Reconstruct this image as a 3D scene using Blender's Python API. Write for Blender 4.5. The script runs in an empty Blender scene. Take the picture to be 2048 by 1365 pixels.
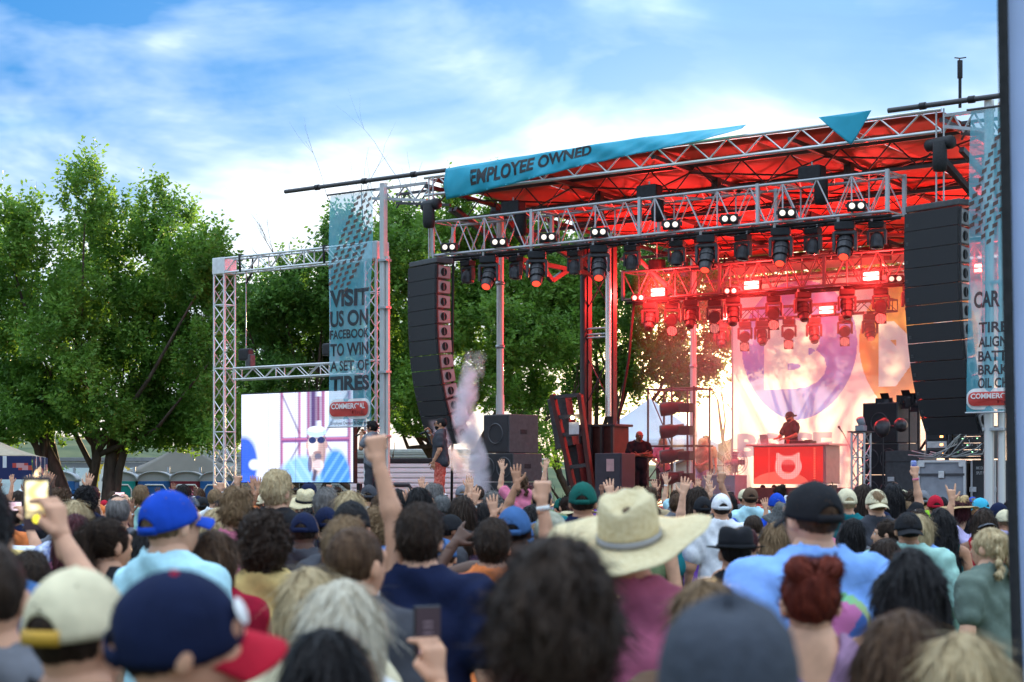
import bpy, bmesh, math, random
import numpy as np
from mathutils import Vector, Matrix, Euler, noise

random.seed(7); rng = np.random.default_rng(7)
SC = bpy.context.scene; COL = SC.collection
R = math.radians
# ---------------------------------------------------------------- camera, sky, sun, exposure
FPX, CX, HY, CAMZ = 3600.0, 1024.0, 968.0, 1.9          # focal length in photo pixels, centre, horizon row, eye height
cam = bpy.data.cameras.new('camera'); camo = bpy.data.objects.new('camera', cam); COL.objects.link(camo)
camo.location = (0, 0, CAMZ); camo.rotation_euler = (R(90), 0, 0)
cam.sensor_width = 36; cam.lens = 36*FPX/2048; cam.shift_y = (HY-682.5)/2048
cam.clip_end = 4000; cam.clip_start = .05
cam.dof.use_dof = True; cam.dof.focus_distance = 38; cam.dof.aperture_fstop = 4.0
SC.camera = camo
SUN_AZ, SUN_EL = 7.0, 4.0
w = bpy.data.worlds.new('World'); SC.world = w; w.use_nodes = True
NT = w.node_tree; NT.nodes.clear()
def N(t, **kw):
    n = NT.nodes.new(t)
    for k, v in kw.items(): setattr(n, k, v)
    return n
def sky_nodes():
    L = NT.links.new
    out = N('ShaderNodeOutputWorld'); bg = N('ShaderNodeBackground')
    sky = N('ShaderNodeTexSky', sky_type='NISHITA', sun_disc=False)
    sky.sun_elevation = R(SUN_EL); sky.sun_rotation = R(SUN_AZ); sky.air_density = 1.0; sky.dust_density = 1.2; sky.ozone_density = 2.5
    tc = N('ShaderNodeTexCoord')
    sep = N('ShaderNodeSeparateXYZ'); L(tc.outputs['Generated'], sep.inputs[0])
    def ramp(src, stops):
        r = N('ShaderNodeValToRGB'); L(src, r.inputs[0]); e = r.color_ramp.elements
        e[0].position, e[0].color = stops[0][0], (*stops[0][1], 1); e[1].position, e[1].color = stops[-1][0], (*stops[-1][1], 1)
        for p, c in stops[1:-1]:
            q = e.new(p); q.color = (*c, 1)
        return r.outputs[0]
    def nz(scale, loc, sc, detail, dist, rough=.55):
        mp = N('ShaderNodeMapping'); mp.inputs['Location'].default_value = loc; mp.inputs['Scale'].default_value = sc
        L(tc.outputs['Generated'], mp.inputs[0])
        n = N('ShaderNodeTexNoise'); n.inputs['Scale'].default_value = scale; n.inputs['Detail'].default_value = detail
        n.inputs['Roughness'].default_value = rough; n.inputs['Distortion'].default_value = dist
        L(mp.outputs[0], n.inputs['Vector']); return n.outputs[0]
    def mix(f, a, b, mode='MIX'):
        m = N('ShaderNodeMix', data_type='RGBA', blend_type=mode)
        if isinstance(f, (int, float)): m.inputs[0].default_value = f
        else: L(f, m.inputs[0])
        for i, s in ((6, a), (7, b)):
            if isinstance(s, tuple): m.inputs[i].default_value = (*s, 1)
            else: L(s, m.inputs[i])
        return m.outputs[2]
    def math_(op, a, b):
        m = N('ShaderNodeMath', operation=op)
        for i, s in enumerate((a, b)):
            if isinstance(s, (int, float)): m.inputs[i].default_value = s
            else: L(s, m.inputs[i])
        m.use_clamp = False
        return m.outputs[0]
    # clear sky: the physical sky, its blue deepened
    clear = mix(1.0, sky.outputs[0], (.34, .95, 2.2), 'MULTIPLY')
    azure = (0.005, .58, 1.5); white = (4.2, 4.5, 4.8); grey = (.68, 1.75, 2.85)
    big = nz(4.6, (.35, .3, .62), (1, 1, 2.6), 5, .45, .52)
    fine = nz(11.0, (.2, 1.3, .6), (1, 1, 2.4), 5, .3, .55)
    field = math_('ADD', math_('MULTIPLY', big, .78), math_('MULTIPLY', fine, .22))
    field = math_('ADD', math_('MULTIPLY', math_('SUBTRACT', field, .5), 1.35), .5)
    elev = sep.outputs[2]
    # thick cloud low over the horizon, then blue; unseen cloud overhead added as fill
    deck_and_fill = ramp(elev, [(0, (1, 1, 1)), (.09, (.82,)*3), (.14, (.56,)*3), (.20, (.42,)*3), (.27, (.22,)*3), (.42, (.62,)*3), (1, (.98,)*3)])
    mask = ramp(math_('ADD', field, math_('MULTIPLY', math_('SUBTRACT', deck_and_fill, .5), .5)),
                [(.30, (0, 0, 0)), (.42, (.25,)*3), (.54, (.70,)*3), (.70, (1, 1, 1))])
    tone = ramp(nz(3.4, (2.1, .4, .7), (1, 1, 3.2), 5, .8), [(.38, (.0,)*3), (.50, (.55,)*3), (.62, (1,)*3)])
    cloud = mix(tone, grey, white)
    # added fill light: unseen upper cloud brightened towards the zenith by the overcast law, (1 + 2 sin e)
    zenith_fill = math_('ADD', .74, math_('MULTIPLY', math_('MAXIMUM', elev, 0.0), 1.5))
    sc_ = N('ShaderNodeVectorMath', operation='SCALE'); L(cloud, sc_.inputs[0]); L(zenith_fill, sc_.inputs['Scale']); cloud = sc_.outputs[0]
    blue = mix(.86, clear, azure)
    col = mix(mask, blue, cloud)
    glow = ramp(elev, [(0, (.6,)*3), (.07, (.2,)*3), (.13, (0,)*3)])
    col = mix(glow, col, (4.4, 4.0, 3.4))
    # brightening of the air round the low sun
    nv = N('ShaderNodeVectorMath', operation='NORMALIZE'); L(tc.outputs['Generated'], nv.inputs[0])
    dp = N('ShaderNodeVectorMath', operation='DOT_PRODUCT'); L(nv.outputs[0], dp.inputs[0])
    dp.inputs[1].default_value = (math.sin(R(SUN_AZ))*math.cos(R(SUN_EL)), math.cos(R(SUN_AZ))*math.cos(R(SUN_EL)), math.sin(R(SUN_EL)))
    c0 = math_('MAXIMUM', dp.outputs['Value'], 0.0)
    halo = math_('ADD', math_('MULTIPLY', math_('POWER', c0, 520.0), .9), math_('MULTIPLY', math_('POWER', c0, 60.0), .018))
    col = mix(halo, col, (30., 19., 7.5), 'ADD')
    col = mix(.05, col, sky.outputs[0], 'ADD')
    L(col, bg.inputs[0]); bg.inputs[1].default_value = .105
    L(bg.outputs[0], out.inputs[0])
sky_nodes()
sl = bpy.data.lights.new('sun', 'SUN'); sl.energy = 4.6; sl.angle = R(.6); sl.color = (1, .70, .36)
so = bpy.data.objects.new('sun', sl); COL.objects.link(so); so.location = (30, 200, 60)
_d = Vector((math.sin(R(SUN_AZ))*math.cos(R(SUN_EL)), math.cos(R(SUN_AZ))*math.cos(R(SUN_EL)), math.sin(R(SUN_EL))))
so.rotation_euler = (-_d).to_track_quat('-Z', 'Y').to_euler()
SC.view_settings.view_transform = 'Standard'; SC.view_settings.look = 'None'; SC.view_settings.exposure = 1.8; SC.view_settings.gamma = 1
SC.view_settings.use_curve_mapping = False
SC.cycles.use_denoising = True; SC.cycles.max_bounces = 7; SC.cycles.transparent_max_bounces = 12; SC.cycles.volume_bounces = 2
SC.cycles.sample_clamp_indirect = 6; SC.cycles.caustics_reflective = False; SC.cycles.caustics_refractive = False

# ---------------------------------------------------------------- helpers
MATS = {}
def mat(name, color=(.5, .5, .5), rough=.6, metal=0., var=.12, scale=8., bump=0., trans=0., emit=None, estr=0., spec=.4, see=0., stretch=None, col2=None, attr=None, sheen=0.):
    if name in MATS: return MATS[name]
    m = bpy.data.materials.new(name); m.use_nodes = True; t = m.node_tree; L = t.links.new
    b = t.nodes['Principled BSDF']; out = t.nodes['Material Output']
    b.inputs['Roughness'].default_value = rough; b.inputs['Metallic'].default_value = metal
    b.inputs['Specular IOR Level'].default_value = spec
    if sheen: b.inputs['Sheen Weight'].default_value = sheen
    csock = None
    if attr:
        a = t.nodes.new('ShaderNodeVertexColor'); a.layer_name = attr; csock = a.outputs[0]
        L(csock, b.inputs['Base Color'])
    elif var or col2:
        tc = t.nodes.new('ShaderNodeTexCoord'); mp = t.nodes.new('ShaderNodeMapping'); L(tc.outputs['Object'], mp.inputs[0])
        if stretch: mp.inputs['Scale'].default_value = stretch
        n = t.nodes.new('ShaderNodeTexNoise'); n.inputs['Scale'].default_value = scale; n.inputs['Detail'].default_value = 6
        L(mp.outputs[0], n.inputs['Vector'])
        r = t.nodes.new('ShaderNodeValToRGB'); L(n.outputs[0], r.inputs[0]); e = r.color_ramp.elements
        e[0].position, e[1].position = .32, .68
        c2 = col2 or tuple(min(1, c*(1+var)) for c in color); c1 = color if col2 else tuple(c*(1-var) for c in color)
        e[0].color = (*c1, 1); e[1].color = (*c2, 1); csock = r.outputs[0]
        L(csock, b.inputs['Base Color'])
        if bump:
            bp = t.nodes.new('ShaderNodeBump'); bp.inputs['Strength'].default_value = bump; bp.inputs['Distance'].default_value = .02
            L(n.outputs[0], bp.inputs['Height']); L(bp.outputs[0], b.inputs['Normal'])
        mr = t.nodes.new('ShaderNodeMapRange'); mr.inputs[3].default_value = max(0, rough-.1); mr.inputs[4].default_value = min(1, rough+.12)
        L(n.outputs[0], mr.inputs[0]); L(mr.outputs[0], b.inputs['Roughness'])
    else: b.inputs['Base Color'].default_value = (*color, 1)
    if emit or estr:
        if attr: L(csock, b.inputs['Emission Color'])
        else: b.inputs['Emission Color'].default_value = (*(emit or color), 1)
        b.inputs['Emission Strength'].default_value = estr
    last = b.outputs[0]
    if trans:
        tr = t.nodes.new('ShaderNodeBsdfTranslucent'); mx = t.nodes.new('ShaderNodeMixShader'); mx.inputs[0].default_value = trans
        if csock: L(csock, tr.inputs[0])
        else: tr.inputs[0].default_value = (*color, 1)
        L(last, mx.inputs[1]); L(tr.outputs[0], mx.inputs[2]); last = mx.outputs[0]
    if see:
        tp = t.nodes.new('ShaderNodeBsdfTransparent'); mx = t.nodes.new('ShaderNodeMixShader'); mx.inputs[0].default_value = see
        L(last, mx.inputs[1]); L(tp.outputs[0], mx.inputs[2]); last = mx.outputs[0]
    if last is not b.outputs[0]: L(last, out.inputs[0])
    MATS[name] = m
    return m

def mesh_np(name, v, f, smooth=True):
    me = bpy.data.meshes.new(name)
    v = np.asarray(v, np.float32); f = np.asarray(f, np.int32)
    k = f.shape[1]
    me.vertices.add(len(v)); me.vertices.foreach_set('co', v.ravel())
    me.loops.add(f.size); me.loops.foreach_set('vertex_index', f.ravel())
    me.polygons.add(len(f)); me.polygons.foreach_set('loop_start', np.arange(0, f.size, k, dtype=np.int32))
    me.polygons.foreach_set('loop_total', np.full(len(f), k, np.int32))
    me.polygons.foreach_set('use_smooth', np.full(len(f), smooth, bool))
    me.update(calc_edges=True); return me
def mesh_py(name, v, f, smooth=False):
    me = bpy.data.meshes.new(name); me.from_pydata([tuple(x) for x in v], [], f); me.update()
    if smooth: me.polygons.foreach_set('use_smooth', np.ones(len(me.polygons), bool))
    return me
def put(name, me, m, parent=None, loc=(0, 0, 0), rot=(0, 0, 0), sc=(1, 1, 1), M=None):
    if not me.materials: me.materials.append(None)
    o = bpy.data.objects.new(name, me); COL.objects.link(o)
    o.material_slots[0].link = 'OBJECT'; o.material_slots[0].material = m
    if parent: o.parent = parent
    if M is not None: o.matrix_local = M
    else: o.location = loc; o.rotation_euler = rot; o.scale = sc
    return o
def tag(o, label, cat, group=None, kind=None):
    if label: o['label'] = label
    if cat: o['category'] = cat
    if group: o['group'] = group
    if kind: o['kind'] = kind
    return o
def thing(name, label, cat, loc=(0, 0, 0), rz=0., group=None, sc=None):
    o = bpy.data.objects.new(name, None); COL.objects.link(o); o.location = loc; o.rotation_euler = (0, 0, rz)
    if sc: o.scale = sc
    o.empty_display_size = .1
    return tag(o, label, cat, group)
def struct(o): o['kind'] = 'structure'; return o
_C = {}
def ucyl(n=10):
    k = ('cyl', n)
    if k not in _C:
        v = [(math.cos(2*math.pi*i/n), math.sin(2*math.pi*i/n), z) for z in (0, 1) for i in range(n)]
        f = [(i, (i+1) % n, n+(i+1) % n, n+i) for i in range(n)] + [tuple(range(n-1, -1, -1)), tuple(range(n, 2*n))]
        me = mesh_py('cylinder', v, f)
        for p in me.polygons[:n]: p.use_smooth = True
        _C[k] = me
    return _C[k]
def ubox(bev=.0):
    k = ('box', round(bev, 4))
    if k not in _C:
        bm = bmesh.new(); bmesh.ops.create_cube(bm, size=1)
        if bev: bmesh.ops.bevel(bm, geom=bm.edges[:], offset=bev, segments=2, affect='EDGES', profile=.6)
        me = bpy.data.meshes.new('box'); bm.to_mesh(me); bm.free(); _C[k] = me
    return _C[k]
def rbox_me(sx, sy, sz, b=.01):
    k = ('rb', round(sx, 3), round(sy, 3), round(sz, 3), round(b, 4))
    if k not in _C:
        bm = bmesh.new(); bmesh.ops.create_cube(bm, size=1); bmesh.ops.scale(bm, vec=(sx, sy, sz), verts=bm.verts)
        if b: bmesh.ops.bevel(bm, geom=bm.edges[:], offset=b, segments=2, affect='EDGES', profile=.6)
        me = bpy.data.meshes.new('box'); bm.to_mesh(me); bm.free(); _C[k] = me
    return _C[k]
def box(name, c, s, m, parent=None, b=.008, rot=(0, 0, 0)):
    return put(name, rbox_me(s[0], s[1], s[2], min(b, min(s)*.3)), m, parent, c, rot)
def bar_M(a, b, r, r2=None):
    a = Vector(a); b = Vector(b); d = b-a; L = d.length
    q = d.to_track_quat('Z', 'Y')
    return Matrix.Translation(a) @ q.to_matrix().to_4x4() @ Matrix.Diagonal((r, r2 or r, L, 1))
def bar(name, a, b, r, m, parent=None, n=10):
    return put(name, ucyl(n), m, parent, M=bar_M(a, b, r))
def sbar(name, a, b, w_, m, parent=None, w2=None):      # square bar
    a = Vector(a); b = Vector(b); d = b-a
    q = d.to_track_quat('Z', 'Y' if abs(d.normalized().z) < .9 else 'X')
    return put(name, ubox(), m, parent, M=Matrix.Translation((a+b)/2) @ q.to_matrix().to_4x4() @ Matrix.Diagonal((w_, w2 or w_, d.length, 1)))
def lathe_me(key, prof, n=20, smooth=True):
    k = ('lathe', key)
    if k not in _C:
        v, f = [], []
        for (r, z) in prof:
            for i in range(n): v.append((r*math.cos(2*math.pi*i/n), r*math.sin(2*math.pi*i/n), z))
        for j in range(len(prof)-1):
            for i in range(n): f.append((j*n+i, j*n+(i+1) % n, (j+1)*n+(i+1) % n, (j+1)*n+i))
        _C[k] = mesh_py(key, v, f, smooth)
    return _C[k]
class MB:
    def __init__(s): s.v = []; s.f = []
    def add(s, v, f):
        o = len(s.v); s.v += [tuple(x) for x in v]; s.f += [tuple(i+o for i in q) for q in f]
    def tube(s, pts, rad, n=8):
        rings = []; up0 = None
        for i, p in enumerate(pts):
            p = Vector(p); t = (Vector(pts[min(i+1, len(pts)-1)])-Vector(pts[max(i-1, 0)])).normalized()
            if up0 is None: up0 = t.orthogonal().normalized()
            x = (up0 - t*up0.dot(t)).normalized(); up0 = x; y = t.cross(x)
            r = rad[i] if hasattr(rad, '__len__') else rad
            rings.append([p + x*r*math.cos(2*math.pi*k/n) + y*r*math.sin(2*math.pi*k/n) for k in range(n)])
        v = [q for rg in rings for q in rg]
        f = [(j*n+i, j*n+(i+1) % n, (j+1)*n+(i+1) % n, (j+1)*n+i) for j in range(len(rings)-1) for i in range(n)]
        f += [tuple(range(n-1, -1, -1)), tuple(range((len(rings)-1)*n, len(rings)*n))]
        s.add(v, f)
    def box(s, c, d):
        x, y, z = c; a, b, e = d[0]/2, d[1]/2, d[2]/2
        s.add([(x+i*a, y+j*b, z+k*e) for i in (-1, 1) for j in (-1, 1) for k in (-1, 1)],
              [(0, 1, 3, 2), (4, 6, 7, 5), (0, 4, 5, 1), (2, 3, 7, 6), (0, 2, 6, 4), (1, 5, 7, 3)])
    def me(s, name, smooth=False): return mesh_py(name, s.v, s.f, smooth)
def tube_obj(name, pts, rad, m, parent=None, n=8, loc=(0, 0, 0)):
    b = MB(); b.tube(pts, rad, n); return put(name, b.me(name, True), m, parent, loc)
def grid_me(name, fn, nu, nv, thick=0., smooth=True):
    """surface fn(a,b) for a,b in 0..1 as a quad grid; thick > 0 closes it into a sheet of that thickness"""
    P = [[Vector(fn(i/nu, j/nv)) for j in range(nv+1)] for i in range(nu+1)]
    v = [P[i][j] for i in range(nu+1) for j in range(nv+1)]; idx = lambda i, j: i*(nv+1)+j
    f = [(idx(i, j), idx(i+1, j), idx(i+1, j+1), idx(i, j+1)) for i in range(nu) for j in range(nv)]
    if thick: v, f = thicken(v, f, thick)
    return mesh_py(name, v, f, smooth)
def thicken(v, f, t):
    v = [Vector(x) for x in v]; nrm = [Vector((0, 0, 0)) for _ in v]
    for q in f:
        n = (v[q[1]]-v[q[0]]).cross(v[q[2]]-v[q[0]])
        for i in q: nrm[i] += n
    n0 = len(v); v2 = v + [p - n.normalized()*t if n.length > 0 else p for p, n in zip(v, nrm)]
    f2 = list(f) + [tuple(i+n0 for i in reversed(q)) for q in f]
    ed = {}
    for q in f:
        for a, b in zip(q, q[1:]+q[:1]): ed[(a, b)] = ed.get((a, b), 0)+1
    for (a, b) in ed:
        if (b, a) not in ed: f2.append((b, a, a+n0, b+n0))
    return v2, f2
def paint_me(name, nu, nv, w_, h_, fn):
    """flat printed sheet in its local xz plane, w by h from the lower corner, coloured cell by cell (print, screens)"""
    xs = np.linspace(0, 1, nu+1); ys = np.linspace(0, 1, nv+1)
    V = np.array([(x*w_, 0, y*h_) for x in xs for y in ys]); F = np.array([(i*(nv+1)+j, (i+1)*(nv+1)+j, (i+1)*(nv+1)+j+1, i*(nv+1)+j+1) for i in range(nu) for j in range(nv)])
    me = mesh_np(name, V, F, False)
    X, Y = np.meshgrid((xs[:-1]+xs[1:])/2, (ys[:-1]+ys[1:])/2, indexing='ij')
    C = fn(X.ravel(), Y.ravel())
    ca = me.color_attributes.new('paint', 'FLOAT_COLOR', 'CORNER')
    A = np.ones((len(F), 4, 4), np.float32); A[:, :, :3] = C[:, None, :]
    ca.data.foreach_set('color', A.ravel()); return me
def text_me(s, size=1., bold=.02, ext=.0, align='CENTER', sx=1., spacing=1.):
    cu = bpy.data.curves.new('lettering', 'FONT'); cu.body = s; cu.size = size; cu.offset = bold*size; cu.extrude = ext
    cu.align_x = align; cu.align_y = 'BOTTOM_BASELINE'; cu.space_character = spacing; cu.resolution_u = 4
    o = bpy.data.objects.new('lettering', cu); COL.objects.link(o)
    dg = bpy.context.evaluated_depsgraph_get(); me = bpy.data.meshes.new_from_object(o.evaluated_get(dg))
    bpy.data.objects.remove(o); bpy.data.curves.remove(cu)
    for v in me.vertices: v.co.x *= sx
    me.materials.clear(); return me
def upright(me):      # lettering from its xy plane into the xz plane, reading towards -y
    for v in me.vertices: v.co = Vector((v.co.x, -v.co.z, v.co.y))
    me.update(); return me
def fit(me, x0, x1, z0, z1):   # stretch upright lettering to a rectangle
    xs = [v.co.x for v in me.vertices]; zs = [v.co.z for v in me.vertices]
    a, b, c, d = min(xs), max(xs), min(zs), max(zs)
    for v in me.vertices: v.co.x = x0+(v.co.x-a)/(b-a)*(x1-x0); v.co.z = z0+(v.co.z-c)/(d-c)*(z1-z0)
    me.update(); return me
# photo pixel -> place
def at(x, y, Y): return Vector(((x-CX)/FPX*Y, Y, CAMZ+(HY-y)/FPX*Y))
P0 = Vector((-.28, 42.6, 0)); UX = Vector((.8, -.6, 0)); VX = Vector((.6, .8, 0)); RZ = -math.atan2(.6, .8)
DECK = 1.4
def SP(u, v, z=0.): return P0 + UX*u + VX*v + Vector((0, 0, z))
def pl(x, y, v):        # pixel on the stage plane at depth v -> (u, z)
    a = (x-CX)/FPX; b = (HY-y)/FPX
    Y = (v+.6*P0.x+.8*P0.y)/(.6*a+.8); X = a*Y
    return (.8*(X-P0.x)-.6*(Y-P0.y), CAMZ+b*Y)
# common materials
BLACK = mat('black_metal', (.022, .021, .024), .5, .3, .3, 12); STEEL = mat('galvanised_steel', (.46, .46, .47), .42, .55, .18, 14)
ALU = mat('aluminium', (.62, .62, .63), .34, .75, .14, 12); DSTEEL = mat('dark_steel', (.075, .07, .075), .5, .4, .3, 9)
FABB = mat('black_fabric', (.02, .02, .022), .9, 0, .3, 30); RUBBER = mat('rubber', (.02, .02, .02), .8, 0, .2, 20)
# ---------------------------------------------------------------- ground and far setting
def ground():
    n = 60
    me = grid_me('ground', lambda a, b: ((a-.5)*2400, (b-.5)*2400+600, 0), n, n)
    struct(put('ground', me, mat('trodden_grass', (.055, .085, .022), .95, 0, .3, .35, .3, col2=(.13, .115, .06))))
    def hill(a, b):
        x = -340+a*560; y = 190+b*160
        z = -1.5+math.sin(math.pi*min(b*1.2, 1))*(9+3*noise.noise((x*.02, y*.02, 3)))*min(1, max(0.0, (1-a)*1.9))+noise.noise((x*.12, y*.12, 1))*1.6
        return (x, y, z)
    struct(put('hill', grid_me('hill', hill, 90, 30), mat('scrub_hillside', (.05, .075, .03), .95, 0, .4, .25, .6, col2=(.13, .14, .06))))
ground()
TENTW = mat('white_tent_fabric', (.74, .73, .72), .75, 0, .05, 2, .1, trans=.25); TENTG = mat('grey_tent_fabric', (.42, .38, .36), .75, 0, .06, 2, .1, trans=.2)
def canopy(name, label, c, w_, d_, eave, peak, m, rz, val=.28, mval=None, legm=ALU, gable=False):
    t = thing(name, label, 'tent', c, rz)
    hw, hd = w_/2, d_/2; top = [(-hw, -hd), (hw, -hd), (hw, hd), (-hw, hd)]
    for k in range(4):
        a, b = top[k], top[(k+1) % 4]
        def slope(p, q, a=a, b=b, k=k):
            x = a[0]+(b[0]-a[0])*p; y = a[1]+(b[1]-a[1])*p
            px, py = (0, 0) if not gable else ((0, y) if k in (1, 3) else (0, a[1]))
            sag = -.10*math.sin(math.pi*q)*math.sin(math.pi*p)-.05*math.sin(math.pi*q)
            return (x*(1-q)+px*q, y*(1-q)+py*q, eave+(peak-eave)*q+sag)
        put('roof_panel', grid_me('roof_panel', slope, 10, 8, .012), m, t)
        def vl(p, q, a=a, b=b):
            x = a[0]+(b[0]-a[0])*p; y = a[1]+(b[1]-a[1])*p; o = 1.004+.012*math.sin(p*40)*q
            return (x*o, y*o, eave+.02-val*q-.015*math.sin(p*23)*q)
        put('valance', grid_me('valance', vl, 24, 3, .006), mval or m, t)
    for (x, y) in top: sbar('leg', (x*.985, y*.985, 0), (x*.985, y*.985, eave), .05, legm, t)
    return t
def far_setting():
    # grey gabled tent behind the toilets
    p = at(345, 968, 76)
    canopy('marquee_tent', 'grey gabled marquee tent standing behind the portable toilets', (p.x, 78, 0), 5.2, 7, 2.3, 3.55, TENTG, R(12), .4, gable=True)
    p = at(1300, 968, 60)
    canopy('canopy_tent', 'white pop-up canopy tent standing behind the steel lift columns', (p.x, 60, 0), 3.4, 3.4, 3.25, 4.75, mat('pale_canopy', (.75, .78, .85), .7, 0, .05, 2, .1, trans=.35), R(-30), .3)
    # printed canopy
    def flames(X, Y):
        C = np.tile(np.array([.012, .02, .10]), (len(X), 1)); w1 = np.sin(X*19+Y*5)+.6*np.sin(X*7-Y*9)
        C[w1 > .85] = (.5, .06, .05); C[w1 > 1.2] = (.6, .3, .32); C[(np.sin(X*23+2) > .9) & (Y > .5)] = (.7, .7, .75); return C
    t = canopy('vendor_canopy', 'navy vendor canopy with red flame print on its valance beside the mural trailer', (-13.0, 43.5, 0), 3, 3, 2.55, 3.2, mat('tan_canopy', (.35, .28, .2), .8), R(8), .05)
    fl = mat('flame_print', attr='paint', rough=.6, trans=.2)
    put('printed_valance', paint_me('printed_valance', 70, 10, 3.1, .55, flames), fl, t, (-1.55, -1.56, 2.0))
    put('printed_valance', paint_me('printed_valance', 70, 10, 3.1, .55, flames), fl, t, (1.56, -1.55, 2.0), (0, 0, R(90)))
    # mural trailer
    def mural(X, Y):
        C = np.tile(np.array([.62, .72, .76]), (len(X), 1)); C += (np.sin(X*31)*np.sin(Y*9))[:, None]*.03
        C[Y < .22+.06*np.sin(X*14)] = (.35, .5, .52); C[Y > .9] = (.2, .2, .21)
        for (cx, cy, r, c1, c2) in ((.60, .56, .105, (.75, .52, .05), (.75, .72, .68)), (.33, .5, .02, (.5, .2, .3), (.3, .4, .6)), (.18, .6, .012, (.6, .5, .2), (.6, .2, .2)), (.52, .58, .015, (.2, .3, .6), (.7, .7, .7))):
            d = ((X-cx)/r)**2+((Y-cy)/(r*4.2))**2; e = d < 1
            st = np.sin((X-cx)/r*9/np.sqrt(np.maximum(.05, 1-((Y-cy)/(r*4.6))**2))) > .25
            C[e & st] = c1; C[e & ~st] = c2
            C[(np.abs(X-cx) < r*.18) & (np.abs(Y-(cy-r*5)) < r*.6)] = (.3, .2, .12)
        return C
    t = thing('mural_trailer', 'long pale blue trailer painted with hot air balloons beyond the big tree', 'trailer', (-18.2, 76, 0))
    box('body', (0, 1.2, 1.65), (12.5, 2.4, 2.4), mat('white_paint', (.72, .72, .71), .5), t, .05)
    put('mural', paint_me('mural', 220, 44, 12.3, 2.3, mural), mat('mural_print', attr='paint', rough=.6), t, (-6.15, -.012, .48))
    box('roof', (0, 1.2, 2.93), (12.7, 2.6, .16), mat('grey_roof', (.2, .2, .21), .6), t)
    for x in (-4, -3, 4): put('wheel', lathe_me('wheel', [(.0, -.1), (.3, -.12), (.42, -.1), (.45, 0), (.42, .1), (.3, .12), (0, .1)], 20), RUBBER, t, (x, 0, .45), (R(90), 0, 0))
    # portable toilets
    cols = [('blue', (.012, .10, .32)), ('teal', (.0, .24, .23)), ('blue', (.012, .10, .32)), ('maroon', (.16, .012, .03)), ('blue', (.012, .09, .30))]
    labs = ['blue portable toilet standing apart under the big multi-stemmed tree', 'teal portable toilet with arched grey roof beside the tree trunk', 'blue portable toilet between the teal and the maroon ones', 'maroon portable toilet with arched grey roof', 'blue portable toilet between the maroon one and the truss tower']
    for (x, (cn, c), lab) in zip((122, 243, 312, 376, 435), cols, labs):
        p = at(x, 968, 64); t = thing('portable_toilet', lab, 'toilet', (p.x, 64, 0), R(5), 'portable toilets in a row')
        m = mat(cn+'_plastic', c, .45, 0, .08, 3); g = mat('grey_plastic', (.33, .35, .38), .5, 0, .06, 3); wp = mat('white_plastic', (.7, .72, .74), .4, 0, .05)
        box('cabin', (0, 0, 1.0), (1.14, 1.14, 2.0), m, t, .04)
        def arch(a, b):
            an = math.pi*a; return (-.62*math.cos(an), -.62+1.24*b, 1.99+.36*math.sin(an)**.8)
        put('roof', grid_me('roof', arch, 16, 4, .05), g, t)
        b = MB(); b.v = []; pr = [(-.58, -.56, 1.98)]+[(-.58*math.cos(math.pi*k/12), -.56, 1.98+.33*math.sin(math.pi*k/12)**.8) for k in range(13)]
        put('gable', mesh_py('gable', pr[1:], [tuple(range(13))]), g, t)
        fr = [(-.42, -.59, .1), (-.42, -.59, 1.7), (-.3, -.59, 1.86), (.3, -.59, 1.86), (.42, -.59, 1.7), (.42, -.59, .1)]
        tube_obj('door_frame', fr, .03, wp, t, 6); box('door', (0, -.575, .95), (.8, .02, 1.72), m, t, .01)
        bar('vent_pipe', (.4, .4, 1.9), (.4, .4, 2.5), .05, g, t)
    # ribbed building and trailer behind the stage wing
    def ribbed(name, label, cat, x0, x1, Y, z0, z1, n, m, roofm, tilt=0., depth=2.4):
        a = at(x0, 968, Y); b = at(x1, 968, Y); W = b.x-a.x
        t = thing(name, label, cat, ((a.x+b.x)/2, Y, 0), tilt)
        box('wall', (0, depth/2, (z0+z1)/2), (W, depth, z1-z0), m, t, .02)
        h = (z1-z0)/n
        for i in range(n):
            box('siding_board', (0, -.025, z0+h*(i+.5)), (W-.06, .04, h*.72), m, t, .012)
        box('roof_rail', (0, depth/2, z1+.06), (W+.1, depth+.12, .16), roofm, t, .03)
        return t, W
    ribbed('metal_shed', 'low grey shed with horizontal ribbed siding behind the trees', 'shed', 415, 985, 80, .1, 3.3, 26, mat('grey_siding', (.42, .43, .45), .45, .4, .08, 2), mat('shed_roof', (.5, .5, .5), .5), R(2), 6)
    t, W = ribbed('stock_trailer', 'white ribbed trailer with a dark top rail behind the two singers', 'trailer', 700, 990, 53.5, .55, 2.52, 13, mat('white_siding', (.74, .75, .78), .4, .2, .05, 2), BLACK, R(-2), 2.2)
    b = MB(); fr = [(-.0, 0, 0), (0, 0, 1.2), (.1, 0, 1.36), (.55, 0, 1.36), (.65, 0, 1.2), (.65, 0, 0)]
    tube_obj('door_frame', fr, .055, BLACK, t, 8, (-.95, -.07, .5)); box('door', (-.62, -.06, 1.15), (.6, .03, 1.3), mat('white_paint'), t)
    for x in (-.7, .3): put('wheel', lathe_me('wheel', []), RUBBER, t, (x, -.05, .42), (R(90), 0, 0))
    # house with pale gable roof
    p = at(1450, 968, 92); t = thing('house', 'pale house with low shingled gable roof behind the backdrop', 'house', (p.x+1.2, 92, 0), R(-20))
    sd = mat('tan_siding', (.42, .38, .34), .7, 0, .08, 3)
    box('wall', (0, 3, 1.4), (8, 6, 2.8), sd, t)
    for k in range(12): box('siding_board', (0, -.02, .15+k*.23), (7.9, .05, .19), sd, t, .01)
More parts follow.
